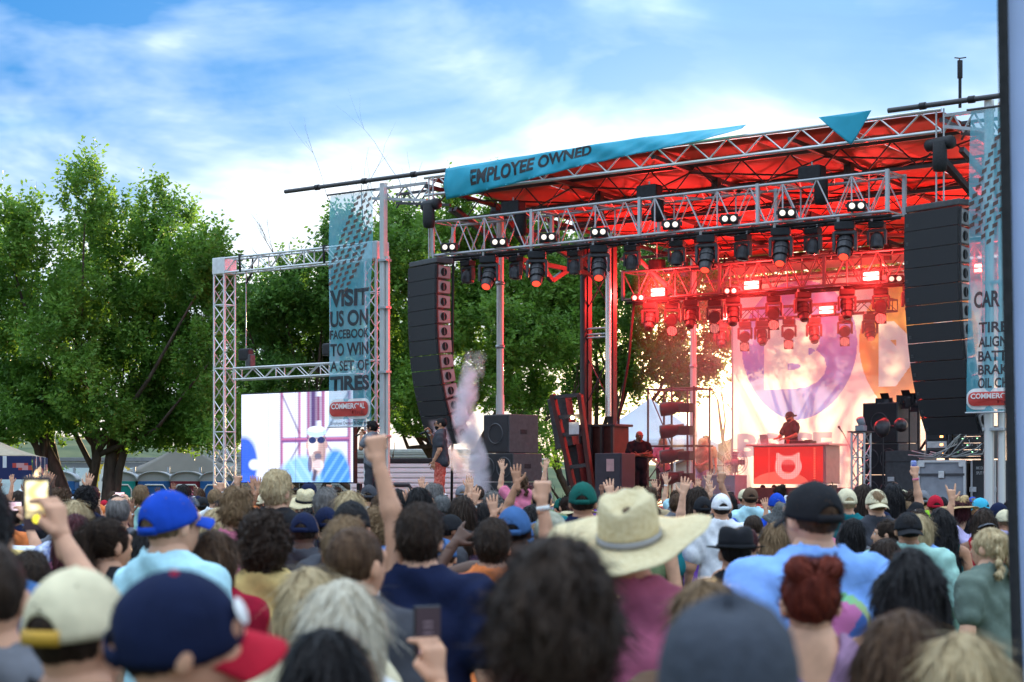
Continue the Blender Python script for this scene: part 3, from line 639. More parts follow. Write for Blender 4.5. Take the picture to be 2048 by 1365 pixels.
def banners():
    # twisted cyan banner along the roof front
    t = thing('roof_banner', 'twisted cyan banner lettered EMPLOYEE OWNED along the roof front edge', 'banner', SP(0, 0, 0), RZ)
    ua = pl(895, 400, -2.3)[0]; ub = pl(1480, 300, -2.3)[0]; uc = pl(1745, 260, -2.3)[0]; ud = pl(1640, 270, -2.3)[0]
    def surf(a, b):      # a along, b from lower edge to upper edge
        u = ua+(ub-ua)*a; top = 9.0+.05*math.sin(a*2.6); h = .66*(1-a)**.9+.035
        lift = .42*max(0, a-.25)*(b)      # the cloth leans back over the beam as it twists
        sag = -.03*math.sin(a*math.pi*3)*(1-b)
        return Vector((u, -2.34-.05*math.sin(b*math.pi)*(1-a)-.04*math.sin(a*9+b*2)-.018*math.sin(a*41+b*5)-.012*math.sin(a*77-b*9)*(1-b)+lift*.9, top-h*(1-b)+sag+.12*a*b))
    put('cloth', grid_me('cloth', surf, 60, 10, .004), CYAN, t)
    me = text_me('EMPLOYEE OWNED', 1, .035); xs = [v.co.x for v in me.vertices]; x0, x1 = min(xs), max(xs)
    bm = bmesh.new(); bm.from_mesh(me); bmesh.ops.triangulate(bm, faces=bm.faces[:]); bmesh.ops.subdivide_edges(bm, edges=[e for e in bm.edges if e.calc_length() > .2], cuts=2); bm.to_mesh(me); bm.free()
    for v in me.vertices:
        a = .10+.42*(v.co.x-x0)/(x1-x0); b = .30+.50*v.co.y/.72+.75*max(0, a-.22)
        if b > .985: b = .985
        q = surf(a, b); v.co = q+Vector((0, -.008, .0))
    me.update(); put('lettering', me, INK, t)
    def tail(a, b): u = ud+(uc-ud)*a; z = 9.02-(.62*(1-abs(a-.62)/.62) if a < .62 else .62*(1-(a-.62)/.38))*b; return (u, -2.36-.03*math.sin(a*6)*b, z)
    put('loose_corner', grid_me('loose_corner', tail, 16, 8, .004), CYAN, t)
    def vert(name, label, x0, x1, ytop, ybot, v, lines, skew, logo):
        u0, z1 = pl(x0, ytop, v); u1, _ = pl(x1, ytop, v); z0 = pl(x0, ybot, v)[1]; W = u1-u0; H = z1-z0
        t = thing(name, label, 'banner', SP(u0, v, z0), RZ)
        mesh_m = mat('mesh_banner', (.10, .50, .63), .5, 0, .10, 2.2, .1, trans=.35, see=.42, col2=(.26, .60, .72))
        def cl(a, b): return (W*a+skew*(1-b)+.03*math.sin(b*9)*(a-.5), .05*math.sin(b*7+a*2)*.6+.02*math.sin(a*11), H*b)
        put('cloth', grid_me('cloth', cl, 14, 50), mesh_m, t)
        bar('top_pole', (-.08, 0, H+.02), (W+.08, 0, H+.02), .022, DSTEEL, t); bar('bottom_pole', (skew-.02, 0, 0), (W+skew+.02, 0, 0), .018, STEEL, t)
        ink = mat('banner_ink', (.02, .022, .03), .6, 0, .1, see=.12)
        def on(me, dy=-.012):
            for q in me.vertices:
                a = (q.co.x)/W; b = q.co.z/H; p = Vector(cl(a, b)); q.co = p+Vector((0, dy, 0))
            me.update(); return me
        for (s, a0, a1, b0, b1, bold) in lines:
            me = fit(upright(text_me(s, 1, bold)), a0*W, a1*W, b0*H, b1*H); put('lettering', on(me), ink, t)
        # rounded red plate of the maker, white rim
        def plate(nm, m, a0, a1, b0, b1, dy):
            pts = []; hw, hh = (a1-a0)*W/2, (b1-b0)*H/2; r = hh*.8; cx, cz = (a0+a1)*W/2, (b0+b1)*H/2
            for (sx, sz, st) in ((1, 1, 0), (-1, 1, 90), (-1, -1, 180), (1, -1, 270)):
                for k in range(7): an = R(st+15*k); pts.append((cx+sx*(hw-r)+r*math.cos(an), 0, cz+sz*(hh-r)+r*math.sin(an)))
            ctr = [(cx, 0, cz)]; n = len(pts); me = mesh_py(nm, ctr+pts, [(0, 1+(i+1) % n, 1+i) for i in range(n)]); put(nm, on(me, dy), m, t)
        b0, b1 = logo
        plate('plate_rim', mat('logo_white', (.75, .72, .7), .5, see=.1), .0+.01, .99, b0-.012, b1+.012, -.02)
        plate('plate', mat('logo_red', (.55, .04, .03), .5, 0, .08, see=.1), .045, .955, b0, b1, -.05)
        me = fit(upright(text_me('COMMERCIAL', 1, .03)), .1*W, .9*W, (b0+(b1-b0)*.50)*H, (b0+(b1-b0)*.88)*H); put('lettering', on(me, -.085), mat('logo_white'), t)
        me = fit(upright(text_me('TIRE', 1, .03)), .55*W, .86*W, (b0+(b1-b0)*.14)*H, (b0+(b1-b0)*.40)*H); put('lettering', on(me, -.085), mat('logo_red2', (.30, .02, .02), .5, see=.1), t)
        # tread marks running up the cloth
        mb = MB(); random.seed(3)
        trd = mat('tread_print', (.10, .05, .04), .6, 0, .2, see=.12)
        for i in range(15):
            for j in range(5):
                b = .60+.026*i; cx = (.16+.055*i+.0*j)+(j-2)*.11
                if not (0 < cx < .95): continue
                bb = b-.022*(j-2)*.9
                if bb > .985: continue
                wq, hq = .045, .0105
                me = mesh_py('tread_block', [((cx-wq)*W, 0, (bb-hq)*H), ((cx+wq)*W, 0, (bb-hq*.2)*H), ((cx+wq*1.1)*W, 0, (bb+hq*1.1)*H), ((cx-wq*.9)*W, 0, (bb+hq*.4)*H)], [(0, 1, 2, 3)])
                put('tread_block', on(me), trd, t)
    vert('tyre_banner', 'tall see-through cyan banner lettered VISIT US ON FACEBOOK TO WIN', 660, 745, 392, 855, -2.5,
         [('VISIT', .02, .96, .515, .590, .04), ('US ON', .02, .96, .430, .500, .035), ('FACEBOOK', .0+.01, .98, .378, .418, .03), ('TO WIN', .02, .96, .305, .360, .03), ('A SET OF', .02, .96, .240, .285, .025), ('TIRES', .02, .96, .155, .220, .045), ('Employee Owned & Operated', .05, .93, .006, .024, .01)], -.05, (.045, .108))
    vert('tyre_banner', 'see-through cyan tyre banner listing services on the outer post, partly hidden by the flag', 1942, 2052, 222, 826, -2.5,
         [('CAR CARE', .1, 1.25, .345, .40, .035), ('TIRES', .2, .85, .262, .298, .03), ('ALIGNMENT', .2, 1.2, .215, .250, .03), ('BATTERIES', .2, 1.2, .168, .203, .03), ('BRAKES', .2, .95, .124, .158, .03), ('OIL CHANGE', .2, 1.2, .08, .114, .03), ('Employee Owned & Operated', .1, .95, .012, .028, .01)][:6], -.09, (.0+.022, .068))
banners()

# ---------------------------------------------------------------- line arrays
GRILL = mat('grille_black', (.028, .027, .030), .75, .1, .25, 90, .3); CABS = mat('cabinet_black', (.06, .058, .062), .45, 0, .2, 12)
def line_array(label, x, v, ytop, n, cw, ch, cd, heading):
    u, z = pl(x, ytop, v); t = thing('line_array', label, 'speaker array', SP(u, v, z), heading, 'hanging loudspeaker arrays')
    ga = ('cab', n)
    bm = bmesh.new()      # trapezoid cabinet, narrower behind
    pts = [(-cw/2, -cd/2), (cw/2, -cd/2), (cw*.40, cd/2), (-cw*.40, cd/2)]; hv = [[bm.verts.new((x_, y_, s*ch*(.499 if y_ < 0 else .42))) for (x_, y_) in pts] for s in (-1, 1)]
    bm.faces.new(hv[0][::-1]); bm.faces.new(hv[1])
    for i in range(4): bm.faces.new((hv[0][i], hv[0][(i+1) % 4], hv[1][(i+1) % 4], hv[1][i]))
    bmesh.ops.bevel(bm, geom=bm.edges[:], offset=.012, segments=2, affect='EDGES'); me = bpy.data.meshes.new('cabinet'); bm.to_mesh(me); bm.free()
    p = Vector((0, 0, -ch*.15)); an = R(-2)
    box('bumper_frame', (0, 0, .04), (cw*1.0, cd*.95, .12), CABS, t, .02)
    sidea = math.atan2(cw*.1, cd)
    for i in range(n):
        st = R(.5+.22*i+.012*i*i); an += st
        dn = Vector((0, math.sin(an), -math.cos(an))); c = p+dn*ch*.5
        M = Matrix.Translation(c) @ Matrix.Rotation(an, 4, 'X')
        o = put('cabinet', me, CABS, t, M=M)
        put('grille', rbox_me(cw*.98, .02, ch*.985, .004), GRILL, o, (0, -cd/2-.008, 0))
        for (mx, mz) in ((-.46, -.04), (-.435, -.04), (-.46, -.075), (-.435, -.075)): put('badge', rbox_me(.018, .006, .028, 0), mat('dull_badge', (.07, .07, .075), .5), o, (cw*mx+.02, -cd/2-.021, mz))
        for s in (-1, 1):
            R_ = Matrix.Translation((s*cw*.455, 0, 0)) @ Matrix.Rotation(s*sidea, 4, 'Z')
            put('side_plate', rbox_me(.014, cd*.9, ch*.80, .004), mat('side_grey', (.24, .235, .235), .5, 0, .15, 8), o, M=R_)
            q = put('handle_cup', lathe_me('cup', [(0, 0), (.078, 0), (.085, .012), (.092, .012), (.092, 0)], 22), mat('cup_black', (.008, .008, .008), .7), o, M=R_ @ Matrix.Translation((s*.010, 0, 0)) @ Matrix.Rotation(s*math.pi/2, 4, 'Y'))
            put('handle', rbox_me(.02, .03, .17, .006), CABS, o, M=R_ @ Matrix.Translation((s*.02, 0, 0)))
            put('rigging_strip', rbox_me(.02, .05, ch*.99, .004), BLACK, o, M=R_ @ Matrix.Translation((s*.014, -cd*.43, 0)))
        p = p+dn*ch
    for s in (-.3, .3): bar('chain', (s*.3, 0, .1), (s*.3, 0, 9.0-z-.1), .018, STEEL, t, 6)
    put('motor', lathe_me('motor', [(0, -.3), (.11, -.3), (.13, -.26), (.13, .26), (.11, .3), (0, .3)], 16), BLACK, t, (0, 0, 9.0-z-.75), (0, R(90), 0))
    put('chain_bag', lathe_me('chainbag', [(0, -.55), (.12, -.53), (.14, -.4), (.13, 0), (0, 0)], 14), FABB, t, (.1, -.12, 9.0-z-.75))
    return t
HEAD = math.atan2(-.62, -.78)+math.pi/2      # cabinet fronts (-y) turn towards the left of the lens
line_array('hanging black line array of speakers in front of the trees, sides lit red', 862, -2.2, 530, 12, 1.20, .335, .48, R(-56))
line_array('hanging black line array of speakers beside the cut-off tyre banner', 1880, -2.2, 418, 12, 1.30, .345, .48, R(-54))

# ---------------------------------------------------------------- trusses and lamps
RED = (1, .035, .03)
LENSR = mat('red_lens', (.3, .01, .01), .2, emit=(1, .05, .025), estr=.8); LENSD = mat('dark_lens', (.02, .015, .02), .12, 0, 0, spec=.6)
LENSW = mat('white_lens', (.8, .8, .75), .25, emit=(1, .82, .62), estr=.3)
BARE = mat('lit_red_bar', (.9, .5, .5), emit=(1, .075, .05), estr=4.5)
PIX = None
def pixel_face():
    def f(X, Y):
        d = np.hypot(X-.5, Y-.5); C = np.tile(np.array([.05, .004, .004]), (len(X), 1))
        w = (np.sin(Y*55+2.2*np.sin(X*14)) > .1) & (d < .48); C[w] = (.85, .30, .26); return C
    return paint_me('pixel_face', 26, 26, .28, .28, f)
PIXM = mat('pixel_print', attr='paint', rough=.3, estr=.35)
HEADP = [(0, -.30), (.10, -.30), (.115, -.27), (.13, -.10), (.155, .05), (.15, .19), (.115, .26), (0, .27)]
WASHP = [(0, -.17), (.155, -.17), (.165, -.14), (.165, .0), (.14, .12), (.08, .19), (0, .2)]
ORD = ['first', 'second', 'third', 'fourth', 'fifth', 'sixth', 'seventh', 'eighth', 'ninth']
def moving_head(c, kind, tilt, pan, lab, group, lit=True, sc=1.):
    """c: centre of the clamp plate; the head hangs below"""
    t = thing('moving_light', lab, 'stage light', c, RZ+pan, group, (sc,)*3)
    box('base', (0, 0, -.08), (.36, .24, .15), BLACK, t, .02); 
    for s in (-1, 1): box('clamp', (s*.12, 0, .03), (.05, .06, .1), STEEL, t, .01)
    box('yoke_bridge', (0, 0, -.20), (.40, .13, .07), DSTEEL, t, .02)
    for s in (-1, 1): box('yoke_arm', (s*.195, 0, -.36), (.055, .14, .34), DSTEEL, t, .02)
    M = Matrix.Translation((0, 0, -.44)) @ Matrix.Rotation(tilt, 4, 'X')
    h = put('head', lathe_me('movinghead'+kind, HEADP if kind == 'spot' else WASHP, 14, False), DSTEEL, t, M=M)
    if kind == 'spot':
        put('lens', lathe_me('lens', [(0, -.012), (.07, -.006), (.085, 0), (.085, .02)], 16), LENSR if lit else LENSD, h, (0, 0, -.302))
        for k in (-.16, .0, .12): put('cooling_fin', lathe_me('fin', [(.135, 0), (.158, .004), (.158, .02), (.135, .024)], 14, False), BLACK, h, (0, 0, k))
    else:
        global PIX
        PIX = PIX or pixel_face()
        put('lens', PIX if lit else lathe_me('wlens', [(0, -.02), (.13, 0), (.14, .02)], 18), PIXM if lit else LENSD, h, *(((-.14, .14, -.176), (R(-90), 0, 0)) if lit else ((0, 0, -.172),)))
    return t
def twin_blinder(c, lab, rz=0.):
    t = thing('twin_lamp', lab, 'stage light', c, RZ+rz, 'twin white lamps on the trusses')
    box('housing', (0, 0, 0), (.36, .16, .19), BLACK, t, .02); box('bracket', (.0, .08, .03), (.44, .03, .08), DSTEEL, t)
    for s in (-1, 1):
        l = put('lamp_rim', lathe_me('lrim', [(.045, -.0), (.075, -.012), (.082, .01), (.082, .03)], 16), DSTEEL, t, (s*.085, -.085, 0), (R(90), 0, 0))
        put('lens', lathe_me('llens', [(0, .012), (.03, .01), (.06, 0)], 14), LENSW, l)
    return t
def bar_blinder(c, lab, power, tilt=0.):
    t = thing('strobe_bar', lab, 'stage light', c, RZ, 'lit red strobe bars')
    box('housing', (0, .05, 0), (.44, .12, .24), BLACK, t, .015)
    for z in (-.055, .055): box('light_strip', (0, -.02, z), (.40, .03, .075), BARE, t, .006)
    bar('bracket', (-.24, .05, .0), (-.24, .05, .2), .015, BLACK, t); bar('bracket', (.24, .05, .0), (.24, .05, .2), .015, BLACK, t)
    if power:
        l = bpy.data.lights.new('strobe_glow', 'POINT'); l.energy = power; l.color = RED; l.shadow_soft_size = .12
        o = bpy.data.objects.new('strobe_glow', l); COL.objects.link(o); o.parent = t; o.location = (0, -.16, 0)
    return t
def rigs():
    # front truss
    v = -1.7; ua, za = pl(886, 515, v); ub = pl(1792, 440, v)[0]
    t = thing('lighting_truss', 'long grey box truss hung with lamps under the roof front', 'truss', SP(0, v, za), RZ, 'lighting trusses')
    truss(t, (ua, 0, 0), (ub, 0, 0), .76, .76, .38, mat('worn_aluminium', (.46, .46, .48), .42, .6, .3, 10), .03, .016)
    L = ub-ua
    for k in range(5):
        x = ua+L*(k)/4; sbar('end_frame', (x, -.38, -.02), (x, -.38, .80), .07, STEEL, t); sbar('end_frame', (x, .38, -.02), (x, .38, .80), .07, STEEL, t)
    for y in (-.2, .2): bar('lamp_rail', (ua, y, -.06), (ub, y, -.06), .035, BLACK, t)
    for x, nm in ((ua+L*.18, 0), (ua+L*.5, 1), (ua+L*.84, 2)):
        bar('hoist_chain', (x, 0, .75), (x, 0, 8.3-za), .02, STEEL, t, 6); box('hoist', (x, 0, .95), (.5, .3, .3), BLACK, t, .05); put('chain_bag', lathe_me('chainbag', []), FABB, t, (x+.2, 0, .85))
    b = MB(); random.seed(5)
    for i in range(14):
        x = ua+L*(i+.3)/14; b.tube([(x+k*.13, -.2+random.uniform(-.05, .05), -.08-.10*math.sin(math.pi*k/6)-.02*random.random()) for k in range(7)], .012, 5)
    put('cable_swags', b.me('cable_swags', True), RUBBER, t)
    n = 0
    for n, x in enumerate((972, 1068, 1192, 1408, 1556, 1684)):
        u, _ = pl(x+6, 500, v-.2)
        moving_head(SP(u, v-.2, za-.1), 'spot', R(random.uniform(-42, -28)), R(random.uniform(15, 40)), 'long black spot lamp under the front truss, %s counted from the goalpost end' % ORD[n], 'spot lamps under the front truss', True, 1.08)
    for n, x in enumerate((936, 1032, 1150, 1264, 1354, 1486, 1626, 1754)):
        u, _ = pl(x, 500, v+.2)
        moving_head(SP(u, v+.2, za-.1), 'wash', R(random.uniform(-15, 20)), R(random.uniform(-20, 20)), 'short black wash lamp under the front truss, %s counted from the goalpost end' % ORD[n], 'wash lamps under the front truss', False, .85)
    for n, x in enumerate((900, 1000, 1098, 1200, 1344, 1460, 1575, 1714)):
        u, _ = pl(x, 480, v-.4); twin_blinder(SP(u, v-.42, za+.14), 'twin white lamp on the front truss, %s counted from the goalpost end' % ORD[n], R(25))
    # middle truss
    v = 5.6; ua, za = pl(1262, 603, v); ub = 11.6
    t = thing('lighting_truss', 'dark box truss with lit red strobe bars over the booth', 'truss', SP(0, v, za), RZ, 'lighting trusses')
    DAL = mat('dull_aluminium', (.16, .15, .16), .45, .6, .3, 10)
    truss(t, (ua, 0, 0), (ub, 0, 0), .76, .72, .40, DAL, .03, .016)
    for k in range(5): x = ua+(ub-ua)*k/4; sbar('end_frame', (x, -.38, -.02), (x, -.38, .76), .07, DAL, t)
    for y in (-.2, .2): bar('lamp_rail', (ua, y, -.06), (ub, y, -.06), .035, BLACK, t)
    for x in (ua+.8, ua+4.5, ub-1.5): bar('hoist_chain', (x, 0, .7), (x, 0, 8.2-za), .02, STEEL, t, 6); box('hoist', (x, 0, .9), (.4, .26, .26), BLACK, t, .05)
    for n, x in enumerate((1300, 1382, 1466, 1606, 1694, 1822)):
        u, _ = pl(x, 620, v-.2); moving_head(SP(u, v-.2, za-.1), 'spot', R(random.uniform(-45, -20)), R(random.uniform(20, 45)), 'black spot lamp under the truss over the booth, %s from the scaffold side' % ORD[n], 'spot lamps under the middle truss', False, 1.0)
    for n, x in enumerate((1345, 1430, 1548, 1762)):
        u, _ = pl(x, 620, v+.2); moving_head(SP(u, v+.2, za-.1), 'wash', R(-70), R(20), 'ripple-faced wash lamp under the truss over the booth, %s from the scaffold side' % ORD[n], 'wash lamps under the middle truss', True, .95)
    for n, x in enumerate((1278, 1463, 1792)): u, _ = pl(x, 600, v-.4); twin_blinder(SP(u, v-.42, za+.02), 'twin white lamp on the truss over the booth, %s from the scaffold side' % ORD[n], R(20))
    for n, (x, pw) in enumerate(((1319, 260), (1506, 170), (1745, 170), (1968, 120))): u, _ = pl(x, 600, v-.45); bar_blinder(SP(u, v-.5, za+.12), 'lit red strobe bar on the truss over the booth, %s from the scaffold side' % ORD[n], pw)
    # rear lamp bar
    v = 9.2; ua, za = pl(1424, 645, v); ub = pl(1790, 620, v)[0]
    t = thing('lighting_truss', 'thin black rear lamp bar in front of the backdrop', 'truss', SP(0, v, za), RZ, 'lighting trusses')
    truss(t, (ua, 0, 0), (ub, 0, 0), .3, .3, .34, BLACK, .024, .012)
    for x in (ua+.4, ub-.4): bar('drop_pipe', (x, 0, .3), (x, 0, 8.2-za), .025, BLACK, t)
    for n, x in enumerate((1442, 1524, 1628, 1740)): u, _ = pl(x, 660, v-.15); moving_head(SP(u, v-.15, za-.06), 'spot', R(random.uniform(-45, -25)), R(35), 'black spot lamp on the rear lamp bar, %s from the scaffold side' % ORD[n], 'spot lamps on the rear bar', x > 1700, .95)
    for n, x in enumerate((1490, 1578, 1690)): u, _ = pl(x, 660, v-.15); moving_head(SP(u, v-.15, za-.06), 'wash', R(-72), R(20), 'ripple-faced wash lamp on the rear lamp bar, %s from the scaffold side' % ORD[n], 'wash lamps on the rear bar', True, .9)
    for n, (x, pw) in enumerate(((1462, 100), (1655, 100))): u, _ = pl(x, 640, v-.3); bar_blinder(SP(u, v-.34, za+.1), 'lit red strobe bar on the rear lamp bar, %s from the scaffold side' % ORD[n], pw)
    # roof rear ladder
    t = thing('rear_beam', 'slim white lattice beam along the roof rear edge', 'beam', SP(0, 10.2, 7.2), RZ)
    truss(t, (1.0, 0, 0), (11.6, 0, 0), .3, .35, .42, ALU, .022, .012)
rigs()
def backdrop():
    from mathutils.bvhtree import BVHTree
    v = 10.0; u0 = pl(1466, 700, v)[0]; u1 = 12.6; z0 = DECK+.05; z1 = pl(1470, 572, v)[1]; W, H = u1-u0, z1-z0
    t = thing('stage_backdrop', 'white printed festival backdrop with big B and M roundels, BOISE lettering', 'backdrop', SP(0, v, 0), RZ)
    def let(s, xa, xb, ya, yb, bold):
        ua = pl(xa, ya, v)[0]; ub = pl(xb, ya, v)[0]; zb = pl((xa+xb)/2, yb, v)[1]; zt = pl((xa+xb)/2, ya, v)[1]
        me = fit(upright(text_me(s, 1, bold)), ua, ub, zb, zt); bm = bmesh.new(); bm.from_mesh(me); tr = BVHTree.FromBMesh(bm); bm.free(); bpy.data.meshes.remove(me)
        return lambda U, Z: np.array([ua <= x <= ub and zb <= z <= zt and tr.ray_cast(Vector((x, -1, z)), Vector((0, 1, 0)))[0] is not None for x, z in zip(U, Z)])
    L = [(let('B', 1528, 1652, 640, 778, .07), (.82, .78, .76)), (let('M', 1758, 1905, 640, 772, .035), (.82, .78, .76)), (let('BOISE', 1474, 1664, 866, 914, .05), (.30, .27, .40)), (let('M', 1693, 1735, 866, 914, .05), (.66, .42, .44))]
    def art(X, Y):
        U = u0+X*W; Z = z0+Y*H; C = np.tile(np.array([.82, .78, .76]), (len(X), 1))
        for (x, y, r, tip, c1, c2) in ((1596, 690, 118, 840, (.36, .26, .66), (.16, .24, .66)), (1835, 680, 122, 840, (.80, .52, .10), (.76, .26, .10))):
            u, z = pl(x, y, v); r_ = pl(x+r, y, v)[0]-u; zt = pl(x, tip, v)[1]; dz = Z-z; k = np.where(dz < 0, dz/(z-zt)*r_, dz)
            wx = np.where(dz < 0, 1-.10*np.abs(np.clip(-dz/(z-zt), 0, 1))**2, 1.); e = ((U-u)/wx)**2+k**2 < r_**2; f = np.clip((dz/r_+1)/2, 0, 1)[:, None]
            C[e] = (np.array(c1)*f+np.array(c2)*(1-f))[e]
        for fn, c in L: C[fn(U, Z)] = c
        return C
    me = paint_me('cloth', 460, 230, W, H, art)
    for q in me.vertices: q.co.y = .04*math.sin(q.co.x*2.4)*(1-q.co.z/H*.4)
    put('cloth', me, mat('backdrop_cloth', attr='paint', rough=.8, trans=.55, see=.05), t, (u0, 0, z0))
    bar('top_pipe', (u0-.1, 0, z1+.02), (u1, 0, z1+.02), .03, DSTEEL, t); bar('leg_pipe', (u0-.05, .05, DECK), (u0-.05, .05, z1), .03, STEEL, t)
backdrop()

# ---------------------------------------------------------------- video screen
def video():
    v = -1.75
    m = mat('matt_aluminium', (.66, .66, .67), .4, .5, .12, 8)
    u0, zt = pl(449, 548, v); u1 = pl(752, 515, v)[0]
    t = thing('goalpost_truss', 'white aluminium goalpost truss standing round the video screen', 'truss frame', SP(0, v, 0), RZ)
    sd = Vector((0, 1, 0))
    for u in (u0, u1): truss(t, (u, -.19, 0), (u, -.19, zt), .36, .38, .40, m, .026, .013, Vector((1, 0, 0)))
    truss(t, (u0-.16, 0, zt), (u1+.16, 0, zt), .36, .36, .40, m, .026, .013)
    for u in (u0, u1): box('corner_block', (u, 0, zt+.18), (.44, .44, .42), m, t, .02)
    for u in (u0, u1): box('base_plate', (u, 0, .02), (.9, .9, .04), DSTEEL, t)
    ua = pl(475, 760, v)[0]; ub = pl(700, 760, v)[0]; zz = pl(475, 760, v)[1]
    t2 = thing('hanging_truss', 'short white aluminium truss carrying the video screen', 'truss', SP(0, v, zz), RZ)
    truss(t2, (ua, 0, 0), (ub+.3, 0, 0), .30, .28, .36, m, .024, .012)
    for u, lab in ((pl(492, 700, v)[0], 0), (pl(660, 700, v)[0], 1)):
        bar('hoist_chain', (u, 0, .3), (u, 0, zt-zz), .014, STEEL, t2, 6); box('hoist', (u, 0, .62), (.36, .22, .3), BLACK, t2, .05); box('hoist_cap', (u+.16, 0, .45), (.16, .2, .34), DSTEEL, t2, .03)
        tube_obj('sling', [(u, -.2, zt-zz-.02), (u, -.24, zt-zz+.4), (u, .24, zt-zz+.4), (u, .2, zt-zz-.02), (u, 0, zt-zz-.3)], .03, FABB, t2, 6)
    ua, z1 = pl(483, 790, v-.05); ub = pl(706, 790, v-.05)[0]; z0 = pl(483, 965, v-.05)[1]; W = ub-ua; H = z1-z0
    t = thing('video_screen', 'bright video screen showing a singer in sunglasses with a microphone', 'screen', SP(ua, v-.05, z0), RZ)
    box('frame', (W/2, .07, H/2), (W+.06, .12, H+.06), BLACK, t, .01)
    def img(X, Y):
        n = len(X); C = np.tile(np.array([.86, .85, 1.0]), (n, 1)); g = np.random.default_rng(4)
        def lay(m, c): C[:] = C*(1-m[:, None])+np.asarray(c)*m[:, None]
        ss = lambda d, e=.012: np.clip(.5-d/e*.5, 0, 1)
        def seg(x0, y0, x1, y1, w_):
            dx, dy = x1-x0, y1-y0; t_ = np.clip(((X-x0)*dx+(Y-y0)*dy)/(dx*dx+dy*dy), 0, 1); return ss(np.hypot(X-x0-t_*dx, (Y-y0-t_*dy)*.8)-w_)
        def ell(cx, cy, a, b, e=.3): return np.clip((1-np.hypot((X-cx)/a, (Y-cy)/b))/e+.5, 0, 1)
        for s_ in ((.06, .66, .12, .42), (.12, .42, .18, .66), (.27, .42, .34, .66), (.34, .66, .37, .5)): lay(seg(*s_, .020)*.35, (.62, .70, .95))
        for xx, w_ in ((.37, .012), (.53, .010), (.61, .012), (.74, .013), (.965, .012)): lay(ss(np.abs(X-xx)-w_), (.22, .03, .16)); lay(ss(np.abs(X-xx-.008)-.003)*.8, (.75, .15, .3))
        for q in ((.38, .97, .53, .55), (.38, .08, .53, .42), (.75, .52, .96, .97), (.75, .46, .96, .08)): lay(seg(*q, .006), (.12, .03, .14))
        lay(ss(np.abs(Y-.47)-.028)*(X > .37)*(X < .97), (.20, .06, .22)); lay(ss(np.abs(Y-.48)-.006)*(X > .37)*(X < .97), (.75, .2, .35))
        lay(ss(np.abs(X-.655)-.03, .02)*(Y > .60), (.10, .05, .16)); lay(ss(np.abs(X-.70)-.022, .02)*(Y > .68)*(Y < .95), (.20, .04, .12))
        lay(ell(.02, .22, .13, .30, .25), (.04, .12, .80)); lay(ell(.12, .2, .05, .06, .5), (.86, .88, 1)); lay(ell(.02, .03, .13, .08, .3), (.05, .14, .8))
        bl = ell(.56, -.05, .24, .34, .22); lay(bl, (.28, .52, .88)); lay(bl*np.clip(np.sin(X*70+Y*35), 0, 1)*.5, (.5, .72, .95))
        b2 = ell(.85, .00, .13, .36, .2); lay(b2, (.07, .26, .66)); lay(b2*np.clip(np.sin(X*80-Y*40), 0, 1)*.5, (.30, .6, .95))
        lay(ell(.685, .28, .065, .2, .25), (.74, .52, .47)); lay(ell(.685, .41, .080, .165, .18), (.84, .60, .52)); lay(ell(.645, .40, .03, .13, .8)*.5, (1, .95, .95)); lay(ell(.735, .36, .035, .13, .7)*.75, (.42, .22, .22)); lay(ell(.685, .275, .05, .05, .5)*.6, (.25, .13, .12)); lay(ell(.685, .40, .012, .05, .9)*.6, (.95, .78, .72)); lay(ell(.60, .41, .012, .04, .5), (.70, .45, .4)); lay(ell(.77, .41, .012, .04, .5), (.55, .3, .3))
        lay(ell(.685, .555, .085, .06, .2), (.55, .72, .98)); lay(ell(.685, .585, .075, .035, .3), (.92, .95, 1))
        lay(np.maximum(np.maximum(ell(.648, .465, .033, .036, .2), ell(.724, .465, .035, .036, .2)), ss(np.abs(Y-.485)-.006)*(np.abs(X-.685) < .085)), (.02, .03, .12))
        lay(ell(.69, .325, .035, .02, .3)*.7, (.25, .10, .12)); lay(seg(.695, .27, .66, .03, .018), (.10, .07, .12)); lay(ell(.697, .285, .030, .034, .3), (.16, .14, .2)); lay(ell(.70, .19, .05, .06, .3), (.86, .66, .64)); 
        for k in range(4): lay(seg(.665, .165+.028*k, .71, .17+.028*k, .003)*.6, (.4, .22, .24))
        lay(ell(.625, .2, .018, .09, .3)*.8, (.12, .07, .15))
        C += g.normal(0, .012, (n, 1)); C *= (.93+.07*np.sin(Y*260))[:, None]; return np.clip(C, 0, 1)
    put('picture', paint_me('picture', 190, 150, W, H, img), mat('screen_picture', attr='paint', rough=.4, estr=.28), t, (0, .0, 0))
    for i in range(1, 4): box('panel_seam', (W*i/4, -.004, H/2), (.004, .006, H), mat('seam_grey', (.3, .3, .32), .5), t, 0)
    t = thing('screen_base', 'dark slatted base under the video screen', 'stand', SP(ua, v+.1, 0), RZ)
    for k in range(9): box('slat', (W*.75, 0, .3+k*.16), (W*.55, .1, .11), DSTEEL if k % 3 else mat('bronze_slat', (.2, .12, .05), .5), t)
    for x in (W*.5, W*1.0): box('post', (x, .08, z0/2), (.1, .1, z0-.06), BLACK, t)
    t = thing('outrigger_post', 'tall square outrigger post holding up the roof pipe beside the goalpost truss', 'post', SP(pl(767, 700, -2.15)[0], -2.15, 0), RZ)
    WS = mat('worn_white_steel'); sbar('tube', (0, 0, 0), (0, 0, 8.9), .13, WS, t); sbar('channel', (.11, .03, 0), (.11, .03, 7.2), .07, WS, t); box('base_plate', (0, 0, .02), (.6, .6, .04), DSTEEL, t)
    for z in (3, 4.5, 6, 7.1): box('bracket', (.05, -.02, z), (.26, .2, .06), STEEL, t)
    t = thing('outrigger_post', 'tall tubular outrigger post standing behind the cut-off tyre banner', 'post', SP(pl(1978, 700, -2.15)[0], -2.15, 0), RZ)
